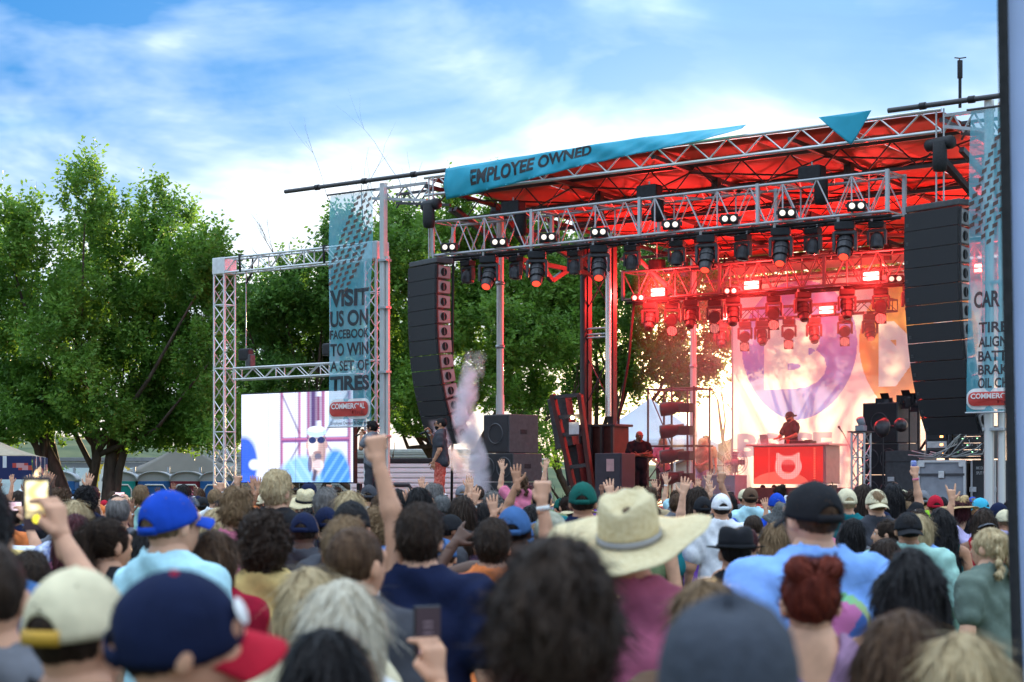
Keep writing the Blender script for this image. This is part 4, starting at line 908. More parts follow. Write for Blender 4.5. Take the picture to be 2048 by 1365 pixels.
    bar('tube', (0, 0, 0), (0, 0, 8.95), .09, WS, t, 18); bar('tube', (.2, .1, 0), (.2, .1, 8.9), .07, WS, t, 18); box('base_plate', (0.1, 0, .02), (.7, .6, .04), DSTEEL, t)
    for z in (2.9, 4.2, 5.6, 7.0): box('bracket', (.1, 0, z), (.4, .16, .06), STEEL, t)
video()

# ---------------------------------------------------------------- things on the deck
def subs(label, x, v, n, w_, d_, h_, red=False):
    u, _ = pl(x, 900, v); t = thing('subwoofer_stack', label, 'speaker', SP(u, v, DECK), RZ-R(8))
    z = 0
    for i, (ww, hh) in enumerate(n):
        box('cabinet', (0, 0, z+hh/2), (ww, d_, hh-.012), CABS, t, .015)
        box('grille', (0, -d_/2-.012, z+hh/2), (ww*.94, .02, hh*.92), GRILL, t, .005)
        for s in (-1, 1):
            for dx in ((-.25, .25) if ww > .9 else (0,)): put('cone_ring', lathe_me('conering', [(.20, 0), (.215, .02), (.23, 0)], 24), CABS, t, (dx*ww, -d_/2-.026, z+hh/2+s*hh*.0), (R(90), 0, 0)) if s > 0 else None
            box('side_handle', (s*ww/2, 0, z+hh*.55), (.012, .2, .1), BLACK, t)
        z += hh
    return t
subs('black subwoofer stack at the foot of the white roof post, fronts lit red', 1022, -2.6, [(1.02, .54), (1.02, .62), (.78, .84)], .9, .9, .9)
subs('tall black speaker stack beside the DJ booth', 1780, 3.2, [(.95, .7), (.95, .7), (.9, .9)], .8, .8, .8)
def booth():
    v = 6.7; u0 = pl(1506, 930, v)[0]; u1 = pl(1648, 930, v)[0]; W = u1-u0; zb = 1.82; zt = pl(1550, 889, v)[1]; H = zt-zb
    t = thing('dj_booth', 'DJ booth with red lit front panel and glowing white ring of dots', 'DJ booth', SP(u0, v, zb), RZ)
    D = .85; wd = mat('booth_side', (.30, .25, .26), .5, 0, .1, 3)
    box('cabinet', (W/2, D/2+.02, H/2+.04), (W, D, H-.08), wd, t, .01); box('counter', (W/2+.02, D/2, H-.02), (W+.34, D+.22, .05), mat('booth_top', (.6, .45, .42), .4), t, .01)
    for x in (.2, W-.2):
        for y in (.15, D-.1): put('caster', lathe_me('caster', [(0, -.03), (.06, -.03), (.07, 0), (.06, .03), (0, .03)], 12), RUBBER, t, (x, y, -.01), (R(90), 0, 0))
    def led(X, Y):
        C = np.tile(np.array([.62, .02, .015]), (len(X), 1)); a = X*W; b = Y*H; C[:, 0] *= .7+.3*Y
        r = np.hypot((a-W*.50)/1.0, b-H*.48); ring = (r < H*.36) & (r > H*.19); ring &= ~((np.abs(a-W*.5) < .16) & (b > H*.76))
        ears = ((np.abs(np.abs(a-W*.5)-.27) < .075) & (b > H*.70) & (b < H*.86-np.abs(np.abs(a-W*.5)-.30)*.8)); ring |= ears
        dot = (np.sin(X*math.pi*62) > -.25) & (np.sin(Y*math.pi*40) > -.35)
        C[ring] = (.8, .16, .12); C[ring & dot] = (1, .85, .80)
        pu = np.hypot((a-W*.5), (b-H*.48)) < H*.19; C[pu] = (.42, .02, .02); C[pu & (b > H*.52) & dot] = (.9, .35, .3)
        arc = ((a-W*.38)/(W*.42))**2+((b+.02)/(H*.36))**2 < 1; C[arc & ~ring] = (.66, .12, .08)
        st = (np.abs(X-.88) < .012) & (np.sin(Y*math.pi*30) > 0); C[st] = (.9, .18, .10); C[np.abs(X-.22) < .004] = (.8, .08, .06); return C
    put('led_panel', paint_me('led_panel', 186, 120, W-.06, H-.14, led), mat('led_print', attr='paint', rough=.4, estr=.28), t, (.03, .005, .07))
    put('side_panel', rbox_me(.02, D*.86, H*.86, .005), mat('booth_panel', (.36, .28, .29), .5), t, (W+.012, D/2, H/2+.02))
    # things on the counter
    lt = thing('laptop', 'open silver laptop on the DJ booth counter', 'laptop', SP(u0+.25, v+.35, zt+.008), RZ+R(155))
    box('keyboard', (0, 0, .012), (.34, .24, .02), ALU, lt, .005); box('lid', (0, .13, .13), (.34, .012, .24), ALU, lt, .004, (R(-12), 0, 0))
    cp = thing('drink_cup', 'red plastic cup on the DJ booth counter', 'cup', SP(u0+.95, v+.1, zt+.006), RZ)
    put('cup', lathe_me('cup2', [(0, 0), (.03, 0), (.045, .11), (.042, .11), (.028, .01)], 16), mat('red_plastic', (.5, .02, .02), .4), cp)
    mx = thing('dj_mixer', 'black DJ mixer deck on the booth counter', 'mixer', SP(u0+1.15, v+.42, zt+.006), RZ)
    box('body', (0, 0, .04), (.7, .36, .08), BLACK, mx, .01)
    for x in (-.22, .22): put('platter', lathe_me('platter', [(0, .02), (.1, .02), (.11, 0)], 18), DSTEEL, mx, (x, 0, .085))
    for x in (-.05, .0, .05): bar('knob', (x, 0, .08), (x, 0, .1), .012, STEEL, mx, 8)
booth()
def gear():
    # white totem truss
    v = 2.0; u, _ = pl(1722, 900, v); t = thing('totem_truss', 'short white upright truss totem with a lamp on top beside the DJ booth', 'truss', SP(u, v, DECK), RZ)
    h = pl(1722, 866, v)[1]-DECK; truss(t, (0, -.15, 0), (0, -.15, h), .30, .30, .26, ALU, .025, .013, Vector((1, 0, 0))); box('top_plate', (0, 0, h+.02), (.44, .44, .03), DSTEEL, t); box('base_plate', (0, 0, .02), (.6, .6, .03), DSTEEL, t)
    box('lamp_base', (0, 0, h+.1), (.2, .2, .12), mat('grey_plastic'), t, .02); put('lamp_head', lathe_me('totemhead', [(0, -.1), (.08, -.09), (.09, .08), (0, .1)], 12), mat('grey_plastic'), t, (0, 0, h+.24), (R(40), 0, 0))
    # flight case + rack
    v = -.6; u0 = pl(1838, 950, v)[0]; u1 = pl(1930, 950, v)[0]; zt = pl(1880, 920, v)[1]; W = u1-u0
    t = thing('flight_case', 'large grey flight case with steel corners standing on the stage', 'case', SP((u0+u1)/2, v, DECK), RZ)
    H = zt-DECK; box('body', (0, .4, H/2), (W, .8, H-.03), mat('grey_laminate', (.30, .30, .33), .5, 0, .12, 6), t, .01)
    for x in (-W/2, W/2): sbar('edge_trim', (x, 0, .02), (x, 0, H-.02), .05, ALU, t)
    for z in (.03, H-.03, H*.7): sbar('edge_trim', (-W/2, -.005, z), (W/2, -.005, z), .045, ALU if z != H*.7 else DSTEEL, t)
    for x in (-W/2+.06, W/2-.06):
        for z in (.08, H-.08): box('corner_plate', (x, -.012, z), (.13, .03, .13), ALU, t, .02)
    box('latch', (0, -.02, H*.7), (.12, .03, .14), ALU, t)
    box('side_case_face', (W/2+.01, .4, H/2), (.03, .7, H*.85), BLACK, t)
    u2 = pl(1985, 950, v)[0]; t = thing('flight_case', 'black flight case with worn white stencil marks beside the grey one', 'case', SP((u1+u2)/2+.05, v+.1, DECK), RZ)
    W2 = u2-u1-.1; box('body', (0, .4, H/2), (W2, .8, H-.02), mat('case_black', (.035, .033, .036), .55, 0, .2, 6), t, .01)
    for x in (-W2/2, W2/2): sbar('edge_trim', (x, 0, .02), (x, 0, H-.02), .04, STEEL, t)
    for z, s in ((H*.80, 'MK DI S-FLZ'), (H*.70, 'SPLIT FLAKE')): 
        put('stencil', fit(upright(text_me(s, 1, .03)), -W2*.3, W2*.3, z, z+.06), mat('stencil_white', (.4, .4, .4), .7), t, (0, -.008, 0))
    for x in (-.2, .2): box('handle', (x, -.02, H*.4), (.14, .03, .1), STEEL, t)
    # amplifier rack on the case
    ua, za = pl(1902, 918, v-.0); t = thing('amplifier_rack', 'open black amplifier rack with tangled cables on the flight cases', 'rack', SP(ua+.35, v+.35, zt+.02), RZ)
    RW, RH = .75, .62
    for x in (-RW/2, RW/2):
        box('side', (x, 0, RH/2), (.04, .6, RH), BLACK, t)
    box('top', (0, 0, RH), (RW, .6, .04), BLACK, t); box('bottom', (0, 0, .02), (RW, .6, .04), BLACK, t)
    for k in range(4):
        un = box('rack_unit', (0, -.1, .11+k*.13), (RW*.88, .36, .11), DSTEEL, t, .006)
        for j in range(5): box('indicator', (-.24+j*.1, -.185, .02), (.02, .006, .012), mat('green_led', (.2, .8, .3), emit=(.3, 1, .4), estr=2) if (j+k) % 3 == 0 else ALU, un, 0)
    b = MB(); random.seed(8)
    for i in range(9):
        x = random.uniform(-.3, .3); z = random.uniform(.1, .5); b.tube([(x, -.3, z), (x+random.uniform(-.1, .1), -.42, z-.1), (x-.3-random.random()*.2, -.4, .02+random.random()*.05), (x-.8-.3*random.random(), -.3, -.0+.02*i)], .012, 5)
    put('cables', b.me('cables', True), mat('grey_cable', (.4, .4, .4), .5), t)
    for (nm, lab, x, y) in (('monitor_rack', 'small rack of lit grey electronics stacked above the cable rack', 1890, 892),):
        ux, zx = pl(x, y, v+.2); t = thing(nm, lab, 'rack', SP(ux, v+.5, zt+.02), RZ)
        box('case', (-.18, 0, .52), (.5, .5, 1.0), mat('dark_gray', (.10, .10, .11), .5), t)
        for k in range(6): un = box('rack_unit', (-.18, -.26, .12+k*.16), (.42, .04, .13), STEEL if k % 2 else BLACK, t); box('indicator', (.1, -.025, 0), (.06, .01, .04), mat('amber_led', (.9, .4, .1), emit=(1, .35, .1), estr=2), un, 0)
    # lamps on stands beside the stack
    v = 1.4
    for (x, y, lab) in ((1766, 855, 'round floor lamp on a thin stand before the tall speaker stack'),):
        u, z = pl(x, y, v); t = thing('floor_lamp', lab, 'stage light', SP(u, v, DECK), RZ)
        for k in range(3): an = k*2.1; bar('leg', (0, 0, .5), (.35*math.cos(an), .35*math.sin(an), .0), .012, BLACK, t, 6)
        bar('stem', (0, 0, .3), (0, 0, z-DECK), .018, BLACK, t); bar('arm', (0, 0, z-DECK), (.35, 0, z-DECK), .015, BLACK, t)
        put('lamp_head', lathe_me('fhead', [(0, -.12), (.2, -.10), (.22, -.06), (.12, .1), (0, .14)], 18), DSTEEL, t, (-.05, 0, z-DECK), (R(80), 0, R(-30))); put('lamp_head', lathe_me('fhead', []), DSTEEL, t, (.42, 0, z-DECK+.05), (R(80), 0, R(40)), (.7, .7, .7))
    v = 3.0
    for (x, y, lab) in ((1776, 806, 'squat black lamp with barn doors standing on the speaker stack'), (1818, 800, 'black barn-door lamp on a stand behind the speaker stack'), (1836, 806, 'black barn-door lamp tilted beside the other one on the stand')):
        u, z = pl(x, y, v); t = thing('barndoor_lamp', lab, 'stage light', SP(u, v, z-.12), RZ)
        put('can', lathe_me('can', [(0, .16), (.1, .15), (.12, -.08), (.0, -.08)], 14), DSTEEL, t, (0, 0, .1), (R(70), 0, 0))
        for k, (ax, an) in enumerate((('Y', 50), ('Y', -50), ('X', 40), ('X', -40))):
            M = Matrix.Translation((0, -.10, .12)) @ Matrix.Rotation(R(k*90), 4, 'Y') @ Matrix.Translation((0, -.06, .14)) @ Matrix.Rotation(R(35), 4, 'X')
            put('barn_door', rbox_me(.2, .006, .16, .001), BLACK, t, M=M)
        bar('spigot', (0, 0, -.02), (0, 0, .04), .02, BLACK, t); 
        if x > 1800: bar('stand', (0, .02, DECK-z+.12), (0, .02, 0), .018, BLACK, t)
    # microphone on a boom stand
    v = 6.0; u, z = pl(1692, 900, v); t = thing('microphone_stand', 'thin black boom microphone stand between booth and totem', 'microphone stand', SP(u+.15, v, DECK), RZ)
    bar('stem', (0, 0, 0), (0, 0, z-DECK), .012, BLACK, t, 8); bar('boom', (.05, 0, z-DECK-.1), (-.25, 0, z-DECK+.45), .01, BLACK, t, 8); put('microphone', lathe_me('mic', [(0, 0), (.014, 0), (.02, .12), (.03, .14), (.03, .17), (0, .2)], 12), DSTEEL, t, (-.25, 0, z-DECK+.43), (0, R(-35), 0))
    for k in range(3): an = k*2.1; bar('leg', (0, 0, .12), (.3*math.cos(an), .3*math.sin(an), .0), .01, BLACK, t, 6)
    v = 6.2; u, z = pl(1470, 925, v)
    t = thing('pedestal_fan', 'round white pedestal fan standing beside the DJ booth', 'fan', SP(u, v, DECK), RZ+R(20)); gw = mat('fan_white', (.55, .53, .53), .5)
    h = z-DECK; bar('stem', (0, 0, 0), (0, 0, h), .025, gw, t); put('base', lathe_me('fanbase', [(0, .05), (.2, .04), (.24, 0), (0, 0)], 18), gw, t)
    put('motor', lathe_me('fanmotor', [(0, -.1), (.09, -.08), (.09, .12), (0, .14)], 14), gw, t, (0, .06, h), (R(90), 0, 0))
    for r in (.12, .19, .26, .32): put('guard_ring', lathe_me('ring%.2f' % r, [(r, 0), (r+.008, .008), (r+.016, 0), (r+.008, -.008), (r, 0)], 26), gw, t, (0, -.06+.0*r, h), (R(90), 0, 0))
    for k in range(16): an = k*math.pi/8; bar('guard_wire', (.04*math.cos(an), -.09, h+.04*math.sin(an)), (.33*math.cos(an), -.06, h+.33*math.sin(an)), .005, gw, t, 5)
    for k in range(4):
        M = Matrix.Translation((0, -.02, h)) @ Matrix.Rotation(k*math.pi/2, 4, 'Y') @ Matrix.Translation((.15, 0, 0)) @ Matrix.Rotation(R(25), 4, 'X'); put('blade', rbox_me(.22, .008, .14, .003), mat('fan_blade', (.4, .38, .38), .4), t, M=M)
    t = thing('road_case', 'pale grey road case under the pedestal fan', 'case', SP(u+.1, v-.7, DECK), RZ); box('body', (0, 0, .36), (.95, .6, .72), mat('pale_laminate', (.42, .40, .44), .5, 0, .1, 4), t, .02)
    for z in (.04, .70): sbar('edge_trim', (-.48, -.3, z), (.48, -.3, z), .03, ALU, t)
    for x in (-.25, .25): box('handle', (x, -.31, .4), (.16, .02, .1), STEEL, t)
    # scaffold lamp tower
    v = 6.6; ua = pl(1296, 900, v)[0]; ub = pl(1388, 900, v)[0]; zt = pl(1296, 776, v)[1]; W = ub-ua
    t = thing('scaffold_tower', 'tubular scaffold tower carrying four stacked lamps beside the guard', 'scaffold', SP(ua, v, DECK), RZ); BR = mat('brown_tube', (.10, .06, .05), .5, .4, .2, 6); h = zt-DECK
    for x in (0, W*.52, W):
        for y in (0, .8): bar('standard', (x, y, 0), (x, y, h), .028, BR, t)
    for z in (.6, 1.5, h-.05):
        for y in (0, .8): bar('ledger', (-.1, y, z), (W+.1, y, z), .024, BR, t)
        for x in (0, W): bar('transom', (x, 0, z), (x, .8, z), .024, BR, t)
    for (a, b) in (((0, 0, .6), (W*.52, 0, 1.5)), ((W*.52, 0, 1.5), (0, 0, h-.05)), ((0, 0, .1), (W*.5, 0, .6))): bar('diagonal', a, b, .016, BR, t, 6)
    for i, y in enumerate((817, 862, 912, 956)):
        u, z = pl(1345, y, v-.15); nm = ['topmost', 'second from the top', 'third from the top', 'lowest'][i]
        l = thing('tower_lamp', 'fat black lamp on the scaffold tower, %s of four' % nm, 'stage light', SP(u, v-.2, z), RZ, 'lamps stacked on the scaffold tower')
        put('barrel', lathe_me('barrel', [(0, -.3), (.17, -.3), (.18, -.26), (.18, .0), (.14, .1), (.14, .34), (0, .36)], 18), BLACK, l, (0, 0, 0), (0, R(82), R(35)))
        put('lens', lathe_me('towlens', [(0, -.02), (.12, -.005), (.155, 0)], 18), LENSD, l, M=Matrix.Rotation(R(35), 4, 'Z') @ Matrix.Rotation(R(82), 4, 'Y') @ Matrix.Translation((0, 0, -.302)))
        box('ballast_box', (.45, .0, 0), (.34, .26, .24), BLACK, l, .02); box('yoke', (.1, .1, -.04), (.5, .05, .05), DSTEEL, l); bar('clamp_arm', (.3, .1, 0), (.3, .22, 0), .03, STEEL, l)
    # black cable runs from the middle truss down to the deck
    u, z = pl(1268, 605, 5.4); tag(tube_obj('power_cable', [SP(u, 5.4, z), SP(u-.1, 5.3, z-1.5), SP(u-.35, 5.2, 3.6), SP(u-.4, 5.2, DECK)], .035, RUBBER), 'thick black power cable dropping from the truss beside the guard', 'cable')
    u, z = pl(912, 515, -1.9); tag(tube_obj('power_cable', [SP(u, -2.0, z), SP(u-.03, -2.0, z-2), SP(u-.02, -2.0, 3.2), SP(u-.05, -2.0, DECK)], .03, RUBBER), 'black power cable hanging down beside the left array sides', 'cable')
    bpy.context.scene.objects['power_cable.001']['label'] = 'black power cable hanging from the front truss past the red array sides'
    t = thing('fence_panel', 'dark upright bar fence panel beside the standing woman', 'fence', SP(pl(1400, 950, 9.6)[0], 9.4, DECK), RZ)
    for k in range(7): bar('upright', (k*.22, 0, 0), (k*.22, 0, 1.05), .012, BLACK, t, 6)
    for z in (.05, 1.0): bar('rail', (0, 0, z), (1.32, 0, z), .018, BLACK, t, 6)
    t = thing('speaker_case', 'black wheeled case behind the tall speaker stack', 'case', SP(pl(1818, 950, 2.6)[0], 2.7, DECK), RZ); box('body', (0, 0, .62), (.9, .7, 1.2), CABS, t, .02); 
    for z in (.2, 1.0): sbar('edge_trim', (-.45, -.36, z), (.45, -.36, z), .03, DSTEEL, t)
    for x in (-.3, .3): box('handle', (x, -.365, .6), (.16, .02, .1), STEEL, t)
    # upright steel frame behind
    t = thing('steel_frame', 'dark steel lattice frame with a grey tube behind the speaker array bottom', 'frame', SP(pl(1836, 900, 4.5)[0], 4.5, DECK), RZ)
    for x in (0, .7): sbar('upright', (x, 0, 0), (x, 0, 3.3), .08, DSTEEL, t)
    for z in (1.2, 2.2, 3.25): sbar('cross_bar', (0, 0, z), (1.3, 0, z), .06, DSTEEL, t)
    bar('diagonal', (0, 0, 3.2), (1.3, 0, 2.2), .03, DSTEEL, t); bar('diagonal', (0, 0, 1.2), (.7, 0, 2.2), .03, DSTEEL, t); bar('tube', (.38, -.2, 0), (.38, -.2, 3.1), .1, STEEL, t, 16)
gear()
# ---------------------------------------------------------------- people: smooth-blended bodies meshed by surface nets
def smin(a, b, k):
    h = np.maximum(k-np.abs(a-b), 0)/k; return np.minimum(a, b)-h*h*k*.25
def ev(prims, P):
    d = None
    for pr in prims:
        kind = pr[0]
        if kind == 'c':      # tapered capsule a b ra rb k (flatten y)
            _, a, b, ra, rb, k = pr; a = np.asarray(a); ba = np.asarray(b)-a; pa = P-a
            t = np.clip(pa@ba/max(1e-9, ba@ba), 0, 1); q = np.linalg.norm(pa-t[:, None]*ba, axis=1)-(ra+(rb-ra)*t)
        elif kind == 'e':    # ellipsoid c r k [rot]
            _, c, r, k = pr[:4]; p = P-np.asarray(c)
            if len(pr) > 4: p = p@pr[4]
            r = np.asarray(r); k0 = np.linalg.norm(p/r, axis=1); k1 = np.linalg.norm(p/(r*r), axis=1)+1e-9; q = k0*(k0-1)/k1
        elif kind == 'sub':
            _, c, r, k = pr; q = np.linalg.norm((P-np.asarray(c))/np.asarray(r), axis=1); q = (q-1)*min(r); d = -smin(-d, q, k); continue
        elif kind == 'cut':  # keep n.p < h
            _, n_, h, k = pr; q = P@np.asarray(n_)-h; d = -smin(-d, -q, k); continue
        elif kind == 'f':    # free displacement
            d = d+pr[1](P); continue
        d = q if d is None else smin(d, q, k)
    return d
def nets(prims, lo, hi, h, margin=0.03):
    lo = np.asarray(lo, float); n = np.maximum(2, np.ceil((np.asarray(hi)-lo)/h).astype(int)); n = ((n+3)//4)*4
    cn = n//4
    C = np.stack(np.meshgrid(*[(np.arange(c)*4+2.)*h+l for c, l in zip(cn, lo)], indexing='ij'), -1).reshape(-1, 3)
    dc = ev(prims, C).reshape(cn); near = np.abs(dc) < 4*h*.95+margin
    V = np.where(dc < 0, -1., 1.); V = V.repeat(4, 0).repeat(4, 1).repeat(4, 2)
    idx = np.argwhere(near.repeat(4, 0).repeat(4, 1).repeat(4, 2))
    V[tuple(idx.T)] = ev(prims, idx*h+lo)
    ins = V < 0
    cnt = np.zeros(n-1, np.int8); acc = np.zeros((*(n-1), 3)); nx = np.zeros(n-1)
    sl = lambda o: tuple(slice(a, a+m) for a, m in zip(o, n-1))
    for o in [(i, j, k) for i in (0, 1) for j in (0, 1) for k in (0, 1)]:
        for ax in range(3):
            if o[ax]: continue
            o2 = list(o); o2[ax] = 1; a, b = V[sl(o)], V[sl(o2)]; m = (a < 0) != (b < 0)
            if not m.any(): continue
            t = a[m]/(a[m]-b[m]); e = np.tile(np.array(o, float), (len(t), 1)); e[:, ax] = t; acc[m] += e; nx[m] += 1
    act = nx > 0; ids = np.full(n-1, -1); ids[act] = np.arange(act.sum())
    verts = (np.argwhere(act)+acc[act]/nx[act][:, None])*h+lo
    F = []
    for ax in range(3):
        s0 = [slice(1, -1)]*3; s0[ax] = slice(0, -1); s1 = list(s0); s1[ax] = slice(1, None)
        a, b = ins[tuple(s0)], ins[tuple(s1)]; m = np.argwhere(a != b); 
        if len(m) == 0: continue
        off = np.ones(3, int); off[ax] = 0; c = m+off; u = np.zeros(3, int); w_ = np.zeros(3, int); u[(ax+1) % 3] = 1; w_[(ax+2) % 3] = 1
        q = np.stack([ids[tuple((c-u-w_).T)], ids[tuple((c-w_).T)], ids[tuple(c.T)], ids[tuple((c-u).T)]], 1)
        fl = ~a[tuple(m.T)]; q[fl] = q[fl][:, ::-1]; F.append(q)
    F = np.vstack(F); F = F[(F >= 0).all(1)]
    return verts, F
def bump3(s, amp, seed=0):
    g = np.random.default_rng(seed); K = [(g.normal(0, s, 3), g.uniform(0, 6.28)) for _ in range(5)]
    return lambda P: amp*sum(np.sin(P@k+p) for k, p in K)/2.2
def rotm(yaw, pitch, roll=0.): return np.array(Euler((pitch, roll, yaw), 'XYZ').to_matrix())
HC = np.array([0, -.005, 1.642])          # head centre; the neck joint sits at z 1.52
NECK = np.array([0, -.012, 1.52])
# head, in its own frame around HC, facing +y
HEADS = [('e', (0, -.012, .012), (.076, .098, .094), .02), ('e', (0, .035, -.055), (.056, .062, .062), .04), ('e', (0, .05, -.098), (.030, .034, .026), .03), ('e', (0, .068, -.02), (.050, .030, .05), .03),
         ('c', (0, .094, .01), (0, .112, -.034), .010, .014, .012), ('c', (-.045, .072, .022), (.045, .072, .022), .017, .017, .02), ('c', (-.020, .093, -.066), (.020, .093, -.066), .009, .009, .008), ('c', (-.016, .091, -.080), (.016, .091, -.080), .009, .009, .008),
         ('sub', (-.031, .100, .0), (.016, .014, .010), .012), ('sub', (.031, .100, .0), (.016, .014, .010), .012),
         ('e', (-.080, -.012, -.022), (.011, .020, .032), .008, rotm(.35, 0)), ('e', (.080, -.012, -.022), (.011, .020, .032), .008, rotm(-.35, 0)), ('c', (0, -.02, -.06), (0, -.02, -.135), .054, .055, .03)]
_HM = nets(HEADS, (-.11, -.14, -.155), (.11, .15, .13), .0075, .02)
def hand_prims(Wr, d, n, pose, side):
    """wrist, finger direction, palm normal; side = +1 puts the thumb on +s"""
    Wr, d, n = [np.asarray(x, float) for x in (Wr, d, n)]; d = d/np.linalg.norm(d); n = n-d*(n@d); n /= np.linalg.norm(n); s = np.cross(d, n)*side
    out = [('c', Wr-d*.045, Wr+d*.01, .027, .026, .01)]
    for i in range(4): out.append(('c', Wr+d*.012+s*(.012-.008*i), Wr+d*.088+s*(.031-.021*i), .014, .0125, .014))
    ln = [.072, .082, .076, .060]
    for i in range(4):
        k = Wr+d*.090+s*(.032-.0215*i); sp = s*(.20-.135*i)
        if pose == 'fist' or (pose == 'point' and i > 0) or (pose == 'horns' and i in (1, 2)):
            out += [('c', k, k+d*.012+n*.034, .0105, .0105, .006), ('c', k+d*.012+n*.034, k-d*.03+n*.042, .0105, .009, .005), ('c', k-d*.03+n*.042, k-d*.034+n*.02, .009, .008, .004)]
        elif pose == 'grip':
            e = k+d*.030+n*.018; out += [('c', k, e, .010, .0095, .006), ('c', e, e+n*.036+d*.006, .0095, .008, .004)]
        else:
            cu = .12+.06*i if pose != 'relax' else .55; d1 = d+sp+n*cu*.5; d1 /= np.linalg.norm(d1); d2 = d+sp+n*cu*1.5; d2 /= np.linalg.norm(d2); e = k+d1*ln[i]*.52
            out += [('c', k, e, .0102, .0095, .006), ('c', e, e+d2*ln[i]*.48, .0095, .0075, .004)]
    b = Wr+d*.022+s*.030
    if pose in ('fist', 'grip', 'point'): e = b+d*.035+s*.012+n*.024; out += [('c', b, e, .015, .012, .01), ('c', e, e+d*.02-s*.026+n*.012, .0115, .009, .005)]
    else: e = b+d*.030+s*.036; out += [('c', b, e, .0155, .0115, .012), ('c', e, e+d*.03+s*.014, .011, .0085, .005)]
    return out
LOWER = [('e', (0, -.005, .93), (.165, .125, .13), .05), ('e', (-.07, -.05, .90), (.09, .09, .10), .04), ('e', (.07, -.05, .90), (.09, .09, .10), .04)]
for _s in (-1, 1): LOWER += [('c', (_s*.085, 0, .88), (_s*.095, .01, .48), .085, .055, .04), ('c', (_s*.095, .01, .48), (_s*.10, -.02, .09), .055, .036, .03), ('c', (_s*.10, -.03, .045), (_s*.115, .13, .035), .04, .032, .03)]
def torso(w_=1.): return [('e', (0, 0, 1.10), (.138*w_, .102*w_, .15), .06), ('e', (0, .0, 1.27), (.160*w_, .112*w_, .165), .06), ('c', (-.145*w_, -.01, 1.410), (.145*w_, -.01, 1.410), .060, .060, .05), ('c', (-.10, -.025, 1.435), (0, -.018, 1.505), .055, .056, .06), ('c', (.10, -.025, 1.435), (0, -.018, 1.505), .055, .056, .06), ('c', (0, -.02, 1.42), (0, -.014, 1.58), .062, .053, .04)]
SHX = .188
def arm_prims(side, E, Wr, grow=0., upto=1., fore=True, w_=1.):
    grow = grow+(w_-1)*.07; Sh = np.array([side*SHX*w_, -.01, 1.408]); E = np.asarray(E); Wr = np.asarray(Wr)
    o = [('c', Sh, Sh+(E-Sh)*upto, .056+grow, .042+grow*1.6, .035)]
    if fore: o += [('c', E, E+(Wr-E)*.35, .041, .040, .03), ('c', E+(Wr-E)*.35, Wr, .040, .027, .02)]
    return o
POSES = {}
def Pose(name, L, Rr, head=(0, 0), sleeve=.62, w_=1.):
    """L, Rr: (elbow, wrist, finger direction, palm normal, hand pose)"""
    POSES[name] = dict(L=L, R=Rr, head=head, sleeve=sleeve, w=w_)
DL = ((-.25, -.04, 1.13), (-.27, .07, .90), (0, .15, -1), (1, 0, 0), 'relax'); DR = ((.25, -.04, 1.13), (.27, .07, .90), (0, .15, -1), (-1, 0, 0), 'relax')
def up(side, ex, ez, wx, wz, pose='open', wy=.10, dirx=0., palm=(0, 1, .1)): return ((side*ex, .10, ez), (side*wx, wy, wz), (side*dirx, .12, 1), palm, pose)
Pose('down', DL, DR); Pose('down_tilt', DL, DR, (.12, -.16)); Pose('look_l', DL, DR, (.95, 0)); Pose('look_r', DL, DR, (-.95, -.05)); Pose('chin_up', DL, DR, (-.1, .42))
Pose('r_open', DL, up(1, .30, 1.55, .27, 1.80)); Pose('l_open', up(-1, .32, 1.53, .22, 1.78, dirx=.1), DR); Pose('both_open', up(-1, .33, 1.56, .30, 1.82, dirx=.15), up(1, .31, 1.58, .34, 1.84, dirx=.2), (0, .1))
Pose('r_fist', DL, up(1, .28, 1.58, .24, 1.85, 'fist')); Pose('r_high_fist', DL, ((.20, .06, 1.70), (.125, .09, 1.985), (-.15, .1, 1), (0, 1, .2), 'fist')); Pose('l_high_fist', ((-.24, .06, 1.68), (-.29, .10, 1.96), (-.1, .1, 1), (0, 1, .2), 'fist'), DR)
Pose('r_point', DL, up(1, .29, 1.56, .22, 1.80, 'point')); Pose('l_horns', up(-1, .30, 1.57, .26, 1.83, 'horns'), DR)
Pose('l_point', up(-1, .30, 1.50, .18, 1.72, 'point'), DR)
Pose('r_phone', DL, ((.30, .20, 1.42), (.16, .34, 1.62), (-.25, .1, 1), (-.9, .5, 0), 'grip')); Pose('both_phone', ((-.30, .18, 1.42), (-.12, .36, 1.66), (.35, .15, 1), (.9, .4, 0), 'grip'), ((.30, .18, 1.42), (.12, .36, 1.66), (-.35, .15, 1), (-.9, .4, 0), 'grip'))
Pose('r_phone_low', DL, ((.28, .16, 1.22), (.15, .36, 1.47), (-.15, .1, 1), (-.9, .5, 0), 'grip')); Pose('l_arm_side', ((-.40, .06, 1.34), (-.30, .20, 1.56), (.5, .5, .6), (0, 1, -.2), 'horns'), DR)
# performers
Pose('singer', DL, ((.25, .13, 1.19), (.06, .20, 1.46), (-.25, .35, .55), (-1, .2, .2), 'grip'), (.0, .05)); Pose('singer_cover', ((-.26, .08, 1.20), (-.05, .22, 1.47), (.35, .2, .6), (1, .3, 0), 'fist'), ((.27, .10, 1.21), (.05, .20, 1.50), (-.3, .2, .6), (-1, .3, 0), 'grip'), (0, -.05))
Pose('deejay', ((-.30, .10, 1.16), (-.20, .34, 1.08), (.1, 1, -.1), (0, 0, -1), 'relax'), ((.30, .08, 1.15), (.12, .30, 1.10), (-.3, 1, -.1), (0, 0, -1), 'relax'), (-.25, -.35)); Pose('crossed', ((-.27, .06, 1.14), (.08, .17, 1.16), (1, .1, .15), (0, -1, 0), 'relax'), ((.27, .06, 1.14), (-.08, .20, 1.20), (-1, .1, .05), (0, -1, 0), 'relax'), (.15, -.22))
